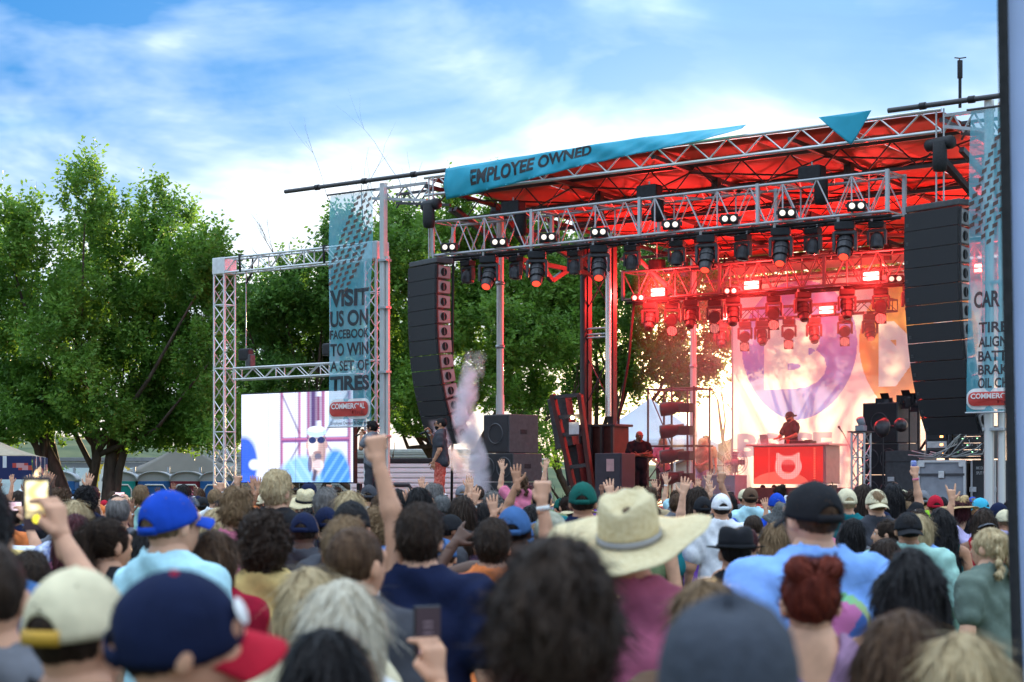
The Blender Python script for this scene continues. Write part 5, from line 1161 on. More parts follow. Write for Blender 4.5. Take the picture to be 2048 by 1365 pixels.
Pose('clasp', ((-.26, .05, 1.14), (-.05, .20, 1.02), (.8, .3, -.2), (0, -1, 0), 'relax'), ((.26, .05, 1.14), (.07, .20, 1.00), (-.8, .3, -.2), (0, -1, 0), 'relax'), (.2, -.05))
_BM = {}
def head_M(pose):
    y, p = POSES[pose]['head']; return Matrix.Translation(NECK) @ Euler((p, 0, y), 'XYZ').to_matrix().to_4x4() @ Matrix.Translation(HC-NECK)
def body_me(pose):
    if ('b', pose) in _BM: return _BM['b', pose]
    ps = POSES[pose]; pr = LOWER+torso(ps['w']); lo = np.array([-.34, -.22, -.02]); hi = np.array([.34, .26, 1.60]); parts = []
    for side, k in ((-1, 'L'), (1, 'R')):
        E, Wr, d, n, hp = ps[k]; pr = pr+arm_prims(side, E, Wr, w_=ps['w'])
        for q in (E, Wr): lo = np.minimum(lo, np.asarray(q)-.08); hi = np.maximum(hi, np.asarray(q)+.08)
        hpz = hand_prims(Wr, d, n, hp, side if hp != 'x' else -side); c = np.asarray(Wr); parts.append(nets(hpz, c-.26, c+.26, .0065, .02))
    v, f = nets(pr, lo, hi, .0165); parts.insert(0, (v, f))
    M = np.array(head_M(pose)); hv = _HM[0]@M[:3, :3].T+M[:3, 3]; parts.append((hv, _HM[1]))
    o = 0; VV, FF = [], []
    for v, f in parts: VV.append(v); FF.append(f+o); o += len(v)
    me = mesh_np('body', np.vstack(VV), np.vstack(FF)); _BM['b', pose] = me; return me
def top_me(pose, kind='tee'):
    if (kind, pose) in _BM: return _BM[kind, pose]
    ps = POSES[pose]; g = .026; pr = []; lo = np.array([-.40, -.28, .78]); hi = np.array([.40, .30, 1.60])
    for q in LOWER[:3]: pr.append(('e', q[1], tuple(np.asarray(q[2])*(1, 1, 1)*ps['w']+g), .06))
    pr.append(('e', (0, -.005, 1.02), (.165*ps['w'], .135, .2), .06))
    for q in torso(ps['w'])[:5]:
        pr.append(('e', q[1], tuple(np.asarray(q[2])+g), q[3]) if q[0] == 'e' else ('c', q[1], q[2], q[3]+g*.7, q[4]+g*.7, q[5]))
    if kind == 'tank': pr += [('sub', (s_*.205, 0, 1.44), (.085, .17, .15), .012) for s_ in (-1, 1)]+[('sub', (0, -.06, 1.53), (.075, .12, .13), .01)]
    for side, k in ((-1, 'L'), (1, 'R')):
        E, Wr, *_ = ps[k]
        if kind == 'tank': continue
        if kind == 'long':
            pr += arm_prims(side, E, Wr, g*.8, 1., False, ps['w'])+[('c', E, np.asarray(E)+(np.asarray(Wr)-np.asarray(E))*.9, .056, .044, .03)]
        else: pr += arm_prims(side, E, Wr, g, ps['sleeve'], False, ps['w'])
        for q in (E, Wr): lo = np.minimum(lo, np.asarray(q)-.1); hi = np.maximum(hi, np.asarray(q)+.1)
    pr.append(('f', bump3(13, .006, 3))); pr.append(('f', lambda P: .004*np.sin(P[:, 2]*38+9*np.sin(P[:, 0]*7+1)+4*np.sin(P[:, 1]*9))*np.clip((P[:, 2]-.8)*2.2, 0, 1))); pr.append(('f', bump3(40, .002, 5)))
    pr += [('cut', (0, 0, -1), -.80, .01), ('sub', (0, .015, 1.555), (.095, .115, .085), .008)]
    v, f = nets(pr, lo, hi, .0155); me = mesh_np('shirt', v, f); _BM[kind, pose] = me; return me
def trousers_me(short=False):
    k = ('trs', short)
    if k not in _BM:
        pr = [('e', q[1], tuple(np.asarray(q[2])+.014), q[3]) if q[0] == 'e' else ('c', q[1], q[2], q[3]+.018, q[4]+(.03 if not short else .05), q[5]) for q in LOWER if q[1][2] > .06]
        pr += [('f', bump3(20, .006, 9)), ('cut', (0, 0, 1), .985, .01), ('cut', (0, 0, -1), -.10 if not short else -.46, .01)]
        v, f = nets(pr, (-.34, -.24, .04), (.34, .22, 1.02), .02); _BM[k] = mesh_np('trousers', v, f)
    return _BM[k]
# ---- hair and hats, in the head frame
SK = [('e', (0, -.012, .012), (.076, .098, .094), .02)]
def sk(g, zg=0.): return ('e', (0, -.014, .014), (.076+g, .098+g, .094+g+zg), .02)
FACE = ('sub', (0, .118, -.055), (.078, .085, .098), .01)
EARS = [('sub', (-.095, .0, -.03), (.03, .03, .04), .008), ('sub', (.095, .0, -.03), (.03, .03, .04), .008)]
NAPE = ('cut', (0, .22, -1), .065, .01)
def hair_me(kind):
    if ('h', kind) in _BM: return _BM['h', kind]
    lo, hi, h = (-.2, -.24, -.2), (.2, .18, .2), .009
    if kind == 'crop': pr = [sk(.006), FACE, *EARS, NAPE, ('f', bump3(160, .0012, 1))]; h = .008
    elif kind == 'balding': pr = [sk(.006), FACE, *EARS, NAPE, ('sub', (0, -.03, .115), (.055, .07, .045), .012), ('f', bump3(160, .0012, 1))]; h = .008
    elif kind == 'short': pr = [sk(.014, .008), ('e', (0, .02, .09), (.06, .07, .035), .03), FACE, *EARS, ('cut', (0, .22, -1), .078, .01), ('f', bump3(75, .004, 2)), ('f', bump3(170, .002, 12))]
    elif kind == 'quiff': pr = [sk(.012, .01), ('e', (0, .03, .105), (.065, .075, .04), .03), ('e', (0, -.03, .1), (.07, .07, .04), .03), FACE, *EARS, ('cut', (0, .22, -1), .07, .01), ('f', bump3(60, .006, 4)), ('f', bump3(140, .003, 14))]
    elif kind == 'mop': pr = [sk(.024, .006), ('e', (0, -.045, -.045), (.088, .078, .07), .04), FACE, ('cut', (0, .3, -1), .10, .015), ('f', bump3(38, .006, 31)), ('f', bump3(95, .004, 32)), ('f', bump3(190, .002, 33))]
    elif kind == 'curly': pr = [sk(.032, .012), ('e', (0, -.05, -.05), (.088, .075, .08), .04), ('sub', (0, .135, -.06), (.075, .085, .10), .01), ('f', bump3(75, .009, 6)), ('f', bump3(150, .005, 16))]
    elif kind == 'bob': pr = [sk(.020), ('e', (0, -.035, -.06), (.098, .088, .12), .04), ('sub', (0, .12, -.07), (.076, .098, .13), .01), ('cut', (0, 0, -1), .15, .02), ('f', bump3(40, .004, 7)), ('f', (lambda P: .003*np.sin(np.arctan2(P[:, 0], -P[:, 1])*46+P[:, 2]*14)))]; lo = (-.2, -.24, -.2)
    elif kind == 'long': pr = [sk(.018), ('c', (0, -.055, -.02), (0, -.075, -.30), .088, .082, .05), ('c', (-.04, -.05, -.05), (-.06, -.07, -.33), .065, .05, .04), ('c', (.04, -.05, -.05), (.06, -.07, -.33), .065, .05, .04), ('sub', (0, .12, -.07), (.074, .098, .15), .01), ('f', bump3(30, .005, 8)), ('f', (lambda P: .0035*np.sin(np.arctan2(P[:, 0], -P[:, 1]-.02)*40+P[:, 2]*10)))]; lo = (-.2, -.24, -.44)
    elif kind == 'wavy': pr = [sk(.022), ('c', (0, -.055, -.02), (0, -.085, -.34), .092, .09, .05), ('c', (-.05, -.05, -.05), (-.085, -.06, -.34), .065, .055, .04), ('c', (.05, -.05, -.05), (.085, -.06, -.34), .065, .055, .04), ('sub', (0, .12, -.07), (.074, .098, .15), .01), ('f', bump3(40, .010, 18)), ('f', bump3(95, .004, 19))]; lo = (-.24, -.26, -.46)
    elif kind == 'pony': pr = [sk(.010), FACE, *EARS, ('cut', (0, .22, -1), .075, .01), ('c', (0, -.10, .05), (0, -.145, .02), .028, .036, .015), ('c', (0, -.145, .02), (0.01, -.13, -.16), .038, .042, .02), ('c', (.01, -.13, -.16), (.015, -.11, -.34), .042, .018, .02), ('f', (lambda P: .0025*np.sin(np.arctan2(P[:, 0], P[:, 2]+.02)*50)))]; lo = (-.2, -.26, -.40)
    elif kind == 'bun': pr = [sk(.010), FACE, *EARS, ('cut', (0, .22, -1), .075, .01), ('e', (0, -.10, .085), (.045, .042, .042), .012), ('f', bump3(90, .003, 21))]
    elif kind == 'buns': pr = [sk(.010), FACE, *EARS, ('cut', (0, .22, -1), .08, .01), ('e', (-.046, -.070, .092), (.041, .038, .040), .010), ('e', (.046, -.070, .092), (.041, .038, .040), .010), ('f', (lambda P: .003*np.sin(np.hypot(np.abs(P[:, 0])-.046, P[:, 2]-.092)*300)*(P[:, 2] > .05)+.002*np.sin(P[:, 0]*300))), ('f', bump3(90, .002, 22))]; h = .008
    elif kind == 'braids':
        pr = [sk(.012), FACE, *EARS, ('cut', (0, .22, -1), .10, .01)]
        for s in (-1, 1):
            for k in range(7): pr.append(('e', (s*(.035+.004*k)+(.010 if k % 2 else -.010), -.095-.004*k, .05-.036*k), (.026, .022, .026), .008))
        pr.append(('f', bump3(120, .0025, 23))); lo = (-.2, -.24, -.26); h = .008
    elif kind == 'beard': pr = [('e', (0, .042, -.075), (.060, .066, .058), .02), ('sub', (0, .06, -.02), (.056, .09, .045), .01), ('cut', (0, -1, 0), -.005, .01), ('f', bump3(150, .002, 25))]
    v, f = nets(pr, lo, hi, h, .025)
    # locks: thin tapered strips lying along the fall of the hair, with a few flyaways
    g = np.random.default_rng(len(kind)*7+1); L0, cnt, lift = {'crop': (.012, 1500, .0015), 'balding': (.012, 1300, .0015), 'short': (.030, 1800, .004), 'quiff': (.036, 1800, .006), 'mop': (.045, 2200, .006), 'curly': (.03, 2200, .008), 'beard': (.012, 600, .002), 'bun': (.045, 1500, .002), 'buns': (.04, 1800, .002), 'braids': (.03, 1800, .003), 'pony': (.07, 1800, .002)}.get(kind, (.09, 2400, .004))
    a_, b_, c_ = v[f[:, 0]], v[f[:, 1]], v[f[:, 2]]; nrm = np.cross(b_-a_, c_-a_); nrm /= np.linalg.norm(nrm, axis=1, keepdims=True)+1e-9; pick = g.integers(0, len(f), cnt); p = v[f[pick]].mean(1); n_ = nrm[pick]
    if kind in ('bun', 'buns', 'pony'): fl = np.array([0, -.12, .06])-p
    elif kind in ('curly', 'beard'): fl = g.normal(0, 1, p.shape)
    elif kind in ('short', 'quiff', 'crop', 'mop', 'balding'): fl = np.stack([p[:, 0]*4, p[:, 1]*3-.05, -.25-0*p[:, 0]], 1)+g.normal(0, .16 if kind != 'crop' else .3, p.shape)
    else: fl = np.stack([p[:, 0]*1.2, -.1-0*p[:, 0], -.8-0*p[:, 0]], 1)+g.normal(0, .10, p.shape)
    fl -= n_*(fl*n_).sum(1, keepdims=True); fl /= np.linalg.norm(fl, axis=1, keepdims=True)+1e-9
    Ls = L0*g.uniform(.5, 1.4, (cnt, 1)); wd = np.cross(fl, n_)*(.0013+.0016*g.random((cnt, 1))); fly = (g.random((cnt, 1)) < .08)*lift*2.5; q0 = p+n_*.0008; q1 = p+fl*Ls*.5+n_*(lift*g.uniform(.2, 1., (cnt, 1))+fly); q2 = p+fl*Ls-np.array([0, 0, .0015])+n_*(fly*1.6)
    SV = np.stack([q0-wd, q0+wd, q1+wd*.9, q1-wd*.9, q2+wd*.2, q2-wd*.2], 1).reshape(-1, 3); o = (np.arange(cnt)*6)[:, None]+len(v); SF = np.vstack([o+np.array([0, 1, 2, 3]), o+np.array([3, 2, 4, 5])])
    me = mesh_np('hair', np.vstack([v, SV]), np.vstack([f, SF])); _BM['h', kind] = me; return me
CAPR = (.092, .115, .120)
def cap_dome_me():
    if 'dome' not in _BM:
        na, nb = 84, 16; V = []; idx = {}; F = []
        def pt(a, b):
            an = 2*math.pi*a/na; back = abs(an-math.pi); p0 = .42*math.sqrt(max(0, 1-(back/.52)**2)) if back < .52 else 0
            ph = p0+(math.pi/2-p0)*b/nb; q = math.cos(ph)
            seam = 1-.022*abs(math.cos(an*3))**40*q
            return ((CAPR[0]*math.sin(an)*q)*seam, (-.014+CAPR[1]*math.cos(an)*q)*seam, -.012+CAPR[2]*math.sin(ph)**.92*seam+.010*math.sin(ph)+(.012*math.cos(an) if b < 3 else 0)*(1-b/3))
        for a in range(na):
            for b in range(nb+1): idx[a, b] = len(V); V.append(pt(a, b))
        for a in range(na):
            for b in range(nb): q = (idx[a, b], idx[(a+1) % na, b], idx[(a+1) % na, b+1], idx[a, b+1]); F.append(q[::-1])
        v, f = thicken(V, F, .004); me = mesh_py('cap_dome', v, f, True); _BM['dome'] = me
        V = [];F = []
        for k in range(13):      # strap across the gap
            an = math.pi-.54+1.08*k/12
            for z in (-.026, .004): V.append(((CAPR[0]+.002)*math.sin(an), -.014+(CAPR[1]+.002)*math.cos(an), z))
        F = [(2*k, 2*k+1, 2*k+3, 2*k+2) for k in range(12)]; v, f = thicken(V, F, .004); _BM['strap'] = mesh_py('strap', v, f, True)
        V = []
        def br(a, b):
            an = (a-.5)*2.2; x = .086*math.sin(an)*(1+.06*b); y0 = -.014+.112*math.cos(an); y = y0+b*.078*max(0, math.cos(an*.86))**.6
            return (x*1.04, y, .012-.05*(x/.086)**2*.55-.028*b-.010)
        _BM['brim'] = grid_me('brim', br, 20, 8, .004); _BM['button'] = lathe_me('capbutton', [(0, .008), (.006, .007), (.009, 0)], 12)
        def br2(a, b): x, y, z = br(a, b); return (x, y, z)
        me = paint_me('cap_badge', 2, 2, .04, .04, lambda X, Y: np.ones((len(X), 3))); _BM['badge'] = lathe_me('capbadge', [(0, .003), (.020, .002), (.024, 0)], 18)
    return _BM['dome']
def add_cap(p, M, colm, brimm=None, strapm=None, back=False, badge=None, buttonm=None, tilt=0., roll=0.):
    cap_dome_me(); e = Matrix.Rotation(math.pi if back else 0, 4, 'Z'); MM = M @ Matrix.Rotation(roll, 4, 'Y') @ Matrix.Rotation(tilt, 4, 'X') @ e @ Matrix.Translation((0, 0, .004))
    if back: MM = M @ Matrix.Translation((0, -.02, .0)) @ e
    c = put('cap', _BM['dome'], colm, p, M=MM); put('brim', _BM['brim'], brimm or colm, c); put('strap', _BM['strap'], strapm or colm, c); put('button', _BM['button'], buttonm or colm, c, (0, -.014, .114))
    if badge: put('badge', _BM['badge'], badge, c, (.03, .092, .056), (R(-62), 0, R(-20)))
    return c
def hat_me(kind):
    if ('hat', kind) in _BM: return _BM['hat', kind]
    n = 56
    def grid(prof, shape):
        V, F = [], []
        for (r, z) in prof:
            for i in range(n): an = 2*math.pi*i/n; V.append(shape(r, z, an))
        for j in range(len(prof)-1):
            for i in range(n): F.append((j*n+i, j*n+(i+1) % n, (j+1)*n+(i+1) % n, (j+1)*n+i))
        v, f = thicken(V, F, .004); return mesh_py(kind, v, f, True)
    if kind == 'cowboy_crown':
        prof = [(1, 0), (.99, .04), (.96, .08), (.93, .11), (.86, .135), (.74, .142), (.5, .136), (.25, .128), (.02, .124)]
        def sh(r, z, an):
            x, y = .098*r*math.cos(an), .118*r*math.sin(an); t = max(0, 1-r)*1.0
            dent = -.034*math.exp(-(x/.030)**2)*(1 if z > .1 else 0)*min(1, max(0, (.95-r)/.2))
            pinch = -.020*math.exp(-((abs(x)-.06)/.03)**2)*math.exp(-((y-.07)/.04)**2)*(1 if z > .06 else 0)
            return (x, y-.01, z+.006+dent+pinch+.012*(y/.118)*(z/.14))
    elif kind == 'cowboy_brim':
        prof = [(.0, 0), (.2, 0), (.4, 0), (.6, 0), (.8, 0), (1.0, 0)]
        def sh(r, z, an):
            c, s_ = math.cos(an), math.sin(an); R_ = .098+.172*r; Ry = .118+.165*r
            x, y = R_*c, Ry*s_; up = .020*(abs(c)**2.2)*r**1.7-.02*(abs(s_)**3)*r+.035*max(0, c)**3*r*r
            return (x*(1-.03*r*abs(c)), y-.01, up+.004*math.sin(an*9)*r)
    elif kind == 'sun_brim':
        prof = [(0, 0), (.3, 0), (.6, 0), (1, 0)]
        def sh(r, z, an): R_ = .094+.105*r; return (R_*math.cos(an), (R_+.02)*math.sin(an)-.01, -.02*r-.012*r*math.sin(an*2)+.004*math.sin(an*7)*r)
    elif kind == 'fedora_brim':
        prof = [(0, 0), (.3, 0), (.6, 0), (1, 0)]
        def sh(r, z, an): R_ = .094+.062*r; return (R_*math.cos(an), (R_+.02)*math.sin(an)-.01, .014*r*abs(math.cos(an))-.01*r*math.sin(an))
    elif kind == 'round_crown':
        prof = [(1, 0), (.99, .04), (.96, .07), (.9, .098), (.75, .112), (.5, .117), (.02, .118)]
        def sh(r, z, an): x, y = .094*r*math.cos(an), .114*r*math.sin(an); return (x, y-.01, z+.006-.016*math.exp(-(x/.03)**2)*(z > .09))
    elif kind == 'band':
        prof = [(1.03, .004), (1.035, .014), (1.03, .026)]
        def sh(r, z, an): return (.098*r*math.cos(an), .118*r*math.sin(an)-.01, z)
    elif kind == 'bucket':
        prof = [(1.62, -.055), (1.4, -.03), (1.12, .0), (1.08, .03), (1.02, .085), (.9, .1), (.02, .102)]
        def sh(r, z, an): return (.086*r*math.cos(an), .106*r*math.sin(an)-.012, z)
    elif kind == 'beanie':
        prof = [(1.06, -.035), (1.09, -.02), (1.09, .01), (1.05, .05), (.94, .085), (.7, .11), (.4, .122), (.02, .126)]
        def sh(r, z, an): return (.086*r*math.cos(an), .106*r*math.sin(an)-.014, z+.012*math.sin(an))
    me = grid(prof, sh); _BM['hat', kind] = me; return me
def C_(name, c, **k): return mat(name, c, **k)
STRAW = mat('straw', (.62, .49, .27), .75, 0, .18, 60, .5, trans=.12, col2=(.74, .62, .38)); STRAW2 = mat('tan_straw', (.50, .33, .15), .75, 0, .18, 60, .5)
SKIN = {k: mat('skin_'+k, c, .55, 0, .14, 11, .08, spec=.3) for k, c in dict(fair=(.66, .36, .23), light=(.58, .30, .185), tan=(.44, .21, .12), brown=(.23, .10, .055), dark=(.10, .045, .028)).items()}
HAIR = {k: mat('hair_'+k, c, .6, 0, .35, 62, .8, stretch=(1, 1, .12), col2=c2, spec=.16) for k, (c, c2) in dict(black=((.006, .005, .006), (.022, .018, .018)), dark=((.018, .010, .007), (.05, .03, .02)), brown=((.045, .022, .012), (.12, .065, .035)), light=((.14, .08, .04), (.27, .17, .09)), blond=((.38, .26, .13), (.62, .48, .28)), pale=((.5, .42, .3), (.72, .65, .52)), grey=((.09, .08, .075), (.22, .20, .19)), red=((.10, .018, .012), (.24, .045, .025)), wine=((.035, .008, .012), (.11, .025, .03))).items()}
CLOTH = {k: mat('cloth_'+k, c, .9, 0, .14, 16, .3, spec=.12) for k, c in dict(black=(.018, .018, .021), white=(.74, .74, .76), grey=(.16, .16, .18), charcoal=(.055, .055, .065), navy=(.010, .015, .045), royal=(.012, .06, .42), sky=(.22, .40, .82), aqua=(.42, .66, .72), teal=(.01, .14, .16), green=(.01, .095, .075), mint=(.33, .54, .47), olive=(.17, .22, .11), sage=(.13, .17, .14), red=(.42, .012, .03), crimson=(.30, .01, .03), pink=(.62, .17, .26), rose=(.45, .12, .20), purple=(.15, .06, .30), mauve=(.33, .19, .30), orange=(.72, .20, .06), yellow=(.72, .52, .20), peach=(.72, .48, .30), cream=(.66, .57, .38), tan=(.40, .30, .18), brown=(.12, .07, .045), denim=(.05, .12, .28), lime=(.45, .85, .05), camo=(.26, .27, .19), lilac=(.4, .35, .55)).items()}
FLORAL = mat('cloth_red_floral', (.42, .03, .02), .85, 0, 0, 28, .2, col2=(.72, .20, .14)); CAMO = mat('cloth_camouflage', (.16, .17, .11), .9, 0, 0, 26, .2, col2=(.44, .42, .33)); PATT = mat('cloth_pattern', (.03, .03, .07), .85, 0, 0, 60, .1, col2=(.25, .12, .22)); TIED = mat('cloth_tiedye', (.10, .16, .5), .85, 0, 0, 30, .1, col2=(.7, .72, .8)); SPOTT = mat('cloth_spotted', (.02, .02, .02), .85, 0, 0, 75, .1, col2=(.12, .12, .12))
JEANS = CLOTH['denim']; EYEW = mat('eye_white', (.75, .73, .7), .25); EYEI = mat('iris', (.03, .02, .015), .15); LIPS = mat('lips', (.42, .13, .11), .4); GLASS = mat('sunglass', (.01, .01, .012), .1, 0, 0, spec=.8)
BAND = mat('wristband', (.74, .74, .72), .6)
def wrist_of(pose, k):
    E, Wr, d, *_ = POSES[pose][k]; E, Wr = Vector(E), Vector(Wr); return Wr-(Wr-E).normalized()*.03, (Wr-E).normalized()
def wide_pose(pose, w_=1.18):
    n = pose+'_wide'
    if n not in POSES:
        q = dict(POSES[pose]); q['w'] = w_
        for k in 'LR': E, Wr, *r = q[k]; q[k] = ((E[0]*1.17, *E[1:]), (Wr[0]*1.12, *Wr[1:]), *r)
        POSES[n] = q
    return n
def person(label, loc, rz=0., pose='down', h=1.72, skin='light', hair=None, hcol='brown', hat=None, top=('tee', 'black'), face=False, group=None, wide=1., band=None, glasses=None, short=False, bottoms=None, beard=None):
    if wide > 1.09: pose = wide_pose(pose); wide /= 1.14
    k = h/1.735; t = thing('person', label, 'person', loc, rz, group, (k*wide, k*wide, k))
    put('body', body_me(pose), SKIN[skin], t)
    tm = top[1] if not isinstance(top[1], str) else CLOTH[top[1]]
    put('shirt', top_me(pose, top[0]), tm, t); put('trousers', trousers_me(short), bottoms or (JEANS if not short else CLOTH['charcoal']), t)
    M = head_M(pose)
    if hat and hair in ('short', 'quiff', 'curly'): hair = 'crop'
    if hair: put('hair', hair_me(hair), HAIR[hcol], t, M=M)
    if beard: put('beard', hair_me('beard'), HAIR[beard], t, M=M)
    if hat:
        kind = hat[0]; hc = (CLOTH[hat[1]] if isinstance(hat[1], str) else hat[1]) if len(hat) > 1 else STRAW
        kw = hat[2] if len(hat) > 2 else {}
        if kind == 'cap': add_cap(t, M, hc, **kw)
        elif kind in ('bucket', 'beanie'): put('hat', hat_me(kind), hc, t, M=M @ Matrix.Translation((0, 0, .012)))
        else:
            cr = {'cowboy': 'cowboy_crown', 'sun': 'round_crown', 'fedora': 'round_crown'}[kind]; MM = M @ Matrix.Translation((0, -.005, .012)) @ Matrix.Rotation(kw.get('tilt', 0), 4, 'X') @ Matrix.Diagonal((kw.get('sc', 1),)*3+(1,))
            c = put('hat', hat_me(cr), hc, t, M=MM); put('brim', hat_me({'cowboy': 'cowboy_brim', 'sun': 'sun_brim', 'fedora': 'fedora_brim'}[kind]), hc, c); put('band', hat_me('band'), kw.get('band', CLOTH['black']), c)
    if face:
        for s in (-1, 1):
            e = put('eye', lathe_me('eyeball', [(0, -.012), (.008, -.009), (.012, 0), (.008, .009), (0, .012)], 12), EYEW, t, M=M @ Matrix.Translation((s*.031, .084, .0))); put('iris', lathe_me('iris', [(0, .0126), (.003, .0122), (.0055, .0105)], 10), EYEI, e, (0, 0, 0), (R(-90), 0, 0))
            put('eyebrow', rbox_me(.032, .006, .006, .002), HAIR[hcol], t, M=M @ Matrix.Translation((s*.032, .094, .026)))
        put('mouth', rbox_me(.042, .008, .010, .003), LIPS, t, M=M @ Matrix.Translation((0, .099, -.073)))
    if glasses:
        gm = glasses if not isinstance(glasses, str) else GLASS
        g = put('sunglasses', rbox_me(.15, .006, .012, .002), gm, t, M=M @ Matrix.Translation((0, .108, .008)))
        for s in (-1, 1): put('glass_lens', rbox_me(.056, .006, .040, .002), gm, g, (s*.036, .003, -.012)); put('temple', rbox_me(.006, .11, .008, .001), gm, g, (s*.077, -.055, .0))
    for bk in (band or ()):
        q, d = wrist_of(pose, bk[0]); m = bk[1] if len(bk) > 1 and not isinstance(bk[1], str) else BAND
        put('wristband', lathe_me('wband', [(.027, -.011), (.034, -.011), (.034, .011), (.027, .011)], 16), m, t, M=Matrix.Translation(q) @ d.to_track_quat('Z', 'Y').to_matrix().to_4x4())
    return t
PHONEB = mat('phone_black', (.012, .012, .014), .25, 0, .05); 
def phone_screen(key, kind):
    def f(X, Y):
        C = np.tile(np.array([.02, .015, .02]), (len(X), 1)); g = np.random.default_rng(len(key)+kind)
        if kind == 0:     # bright blurry picture with a yellow button
            a = .5+.5*np.sin(X*9+2*np.sin(Y*11)); m = (Y > .38) & (Y < .93) & (X > .08) & (X < .92); C[m] = np.stack([.55+.4*a, .42+.4*a, .16+.35*a], 1)[m]
            m2 = (Y > .22) & (Y <= .38) & (X > .08) & (X < .92); C[m2] = np.stack([.2+.25*a, .16+.2*a, .10+.08*a], 1)[m2]; C[np.hypot((X-.52)/.17, (Y-.20)/.085) < 1] = (.95, .78, .05)
        elif kind == 1:   # dark menu with a row of pale glyphs
            m = (np.abs(Y-.22) < .02) & (np.sin(X*44) > .1) & (X > .15) & (X < .9); C[m] = (.5, .30, .36); m = (np.sin(Y*70) > .8) & (Y > .4) & (Y < .75) & (X > .3) & (X < .7); C[m] = (.10, .08, .10)
        else:
            a = .5+.5*np.sin(X*7+kind)*np.sin(Y*9+kind); m = (X > .06) & (X < .94) & (Y > .05) & (Y < .95); C[m] = np.stack([.5+.3*a, .3+.3*a, .35+.3*a], 1)[m]
        return C
    k = ('phone', kind)
    if k not in _BM: _BM[k] = paint_me('phone_screen', 26, 48, .070, .148, f)
    return _BM[k]
SCRM = mat('phone_screen_glow', attr='paint', rough=.2, estr=.45)
def phone(label, c, rz=0., kind=2, tilt=0., flat=False):
    t = thing('mobile_phone', label, 'phone', c, rz, 'phones held up in the crowd'); t.rotation_euler = (tilt, R(90) if flat else 0, rz)
    put('case', rbox_me(.076, .010, .155, .004), PHONEB, t); put('screen', phone_screen('s', kind), SCRM, t, (-.035, -.0062, -.074)); return t
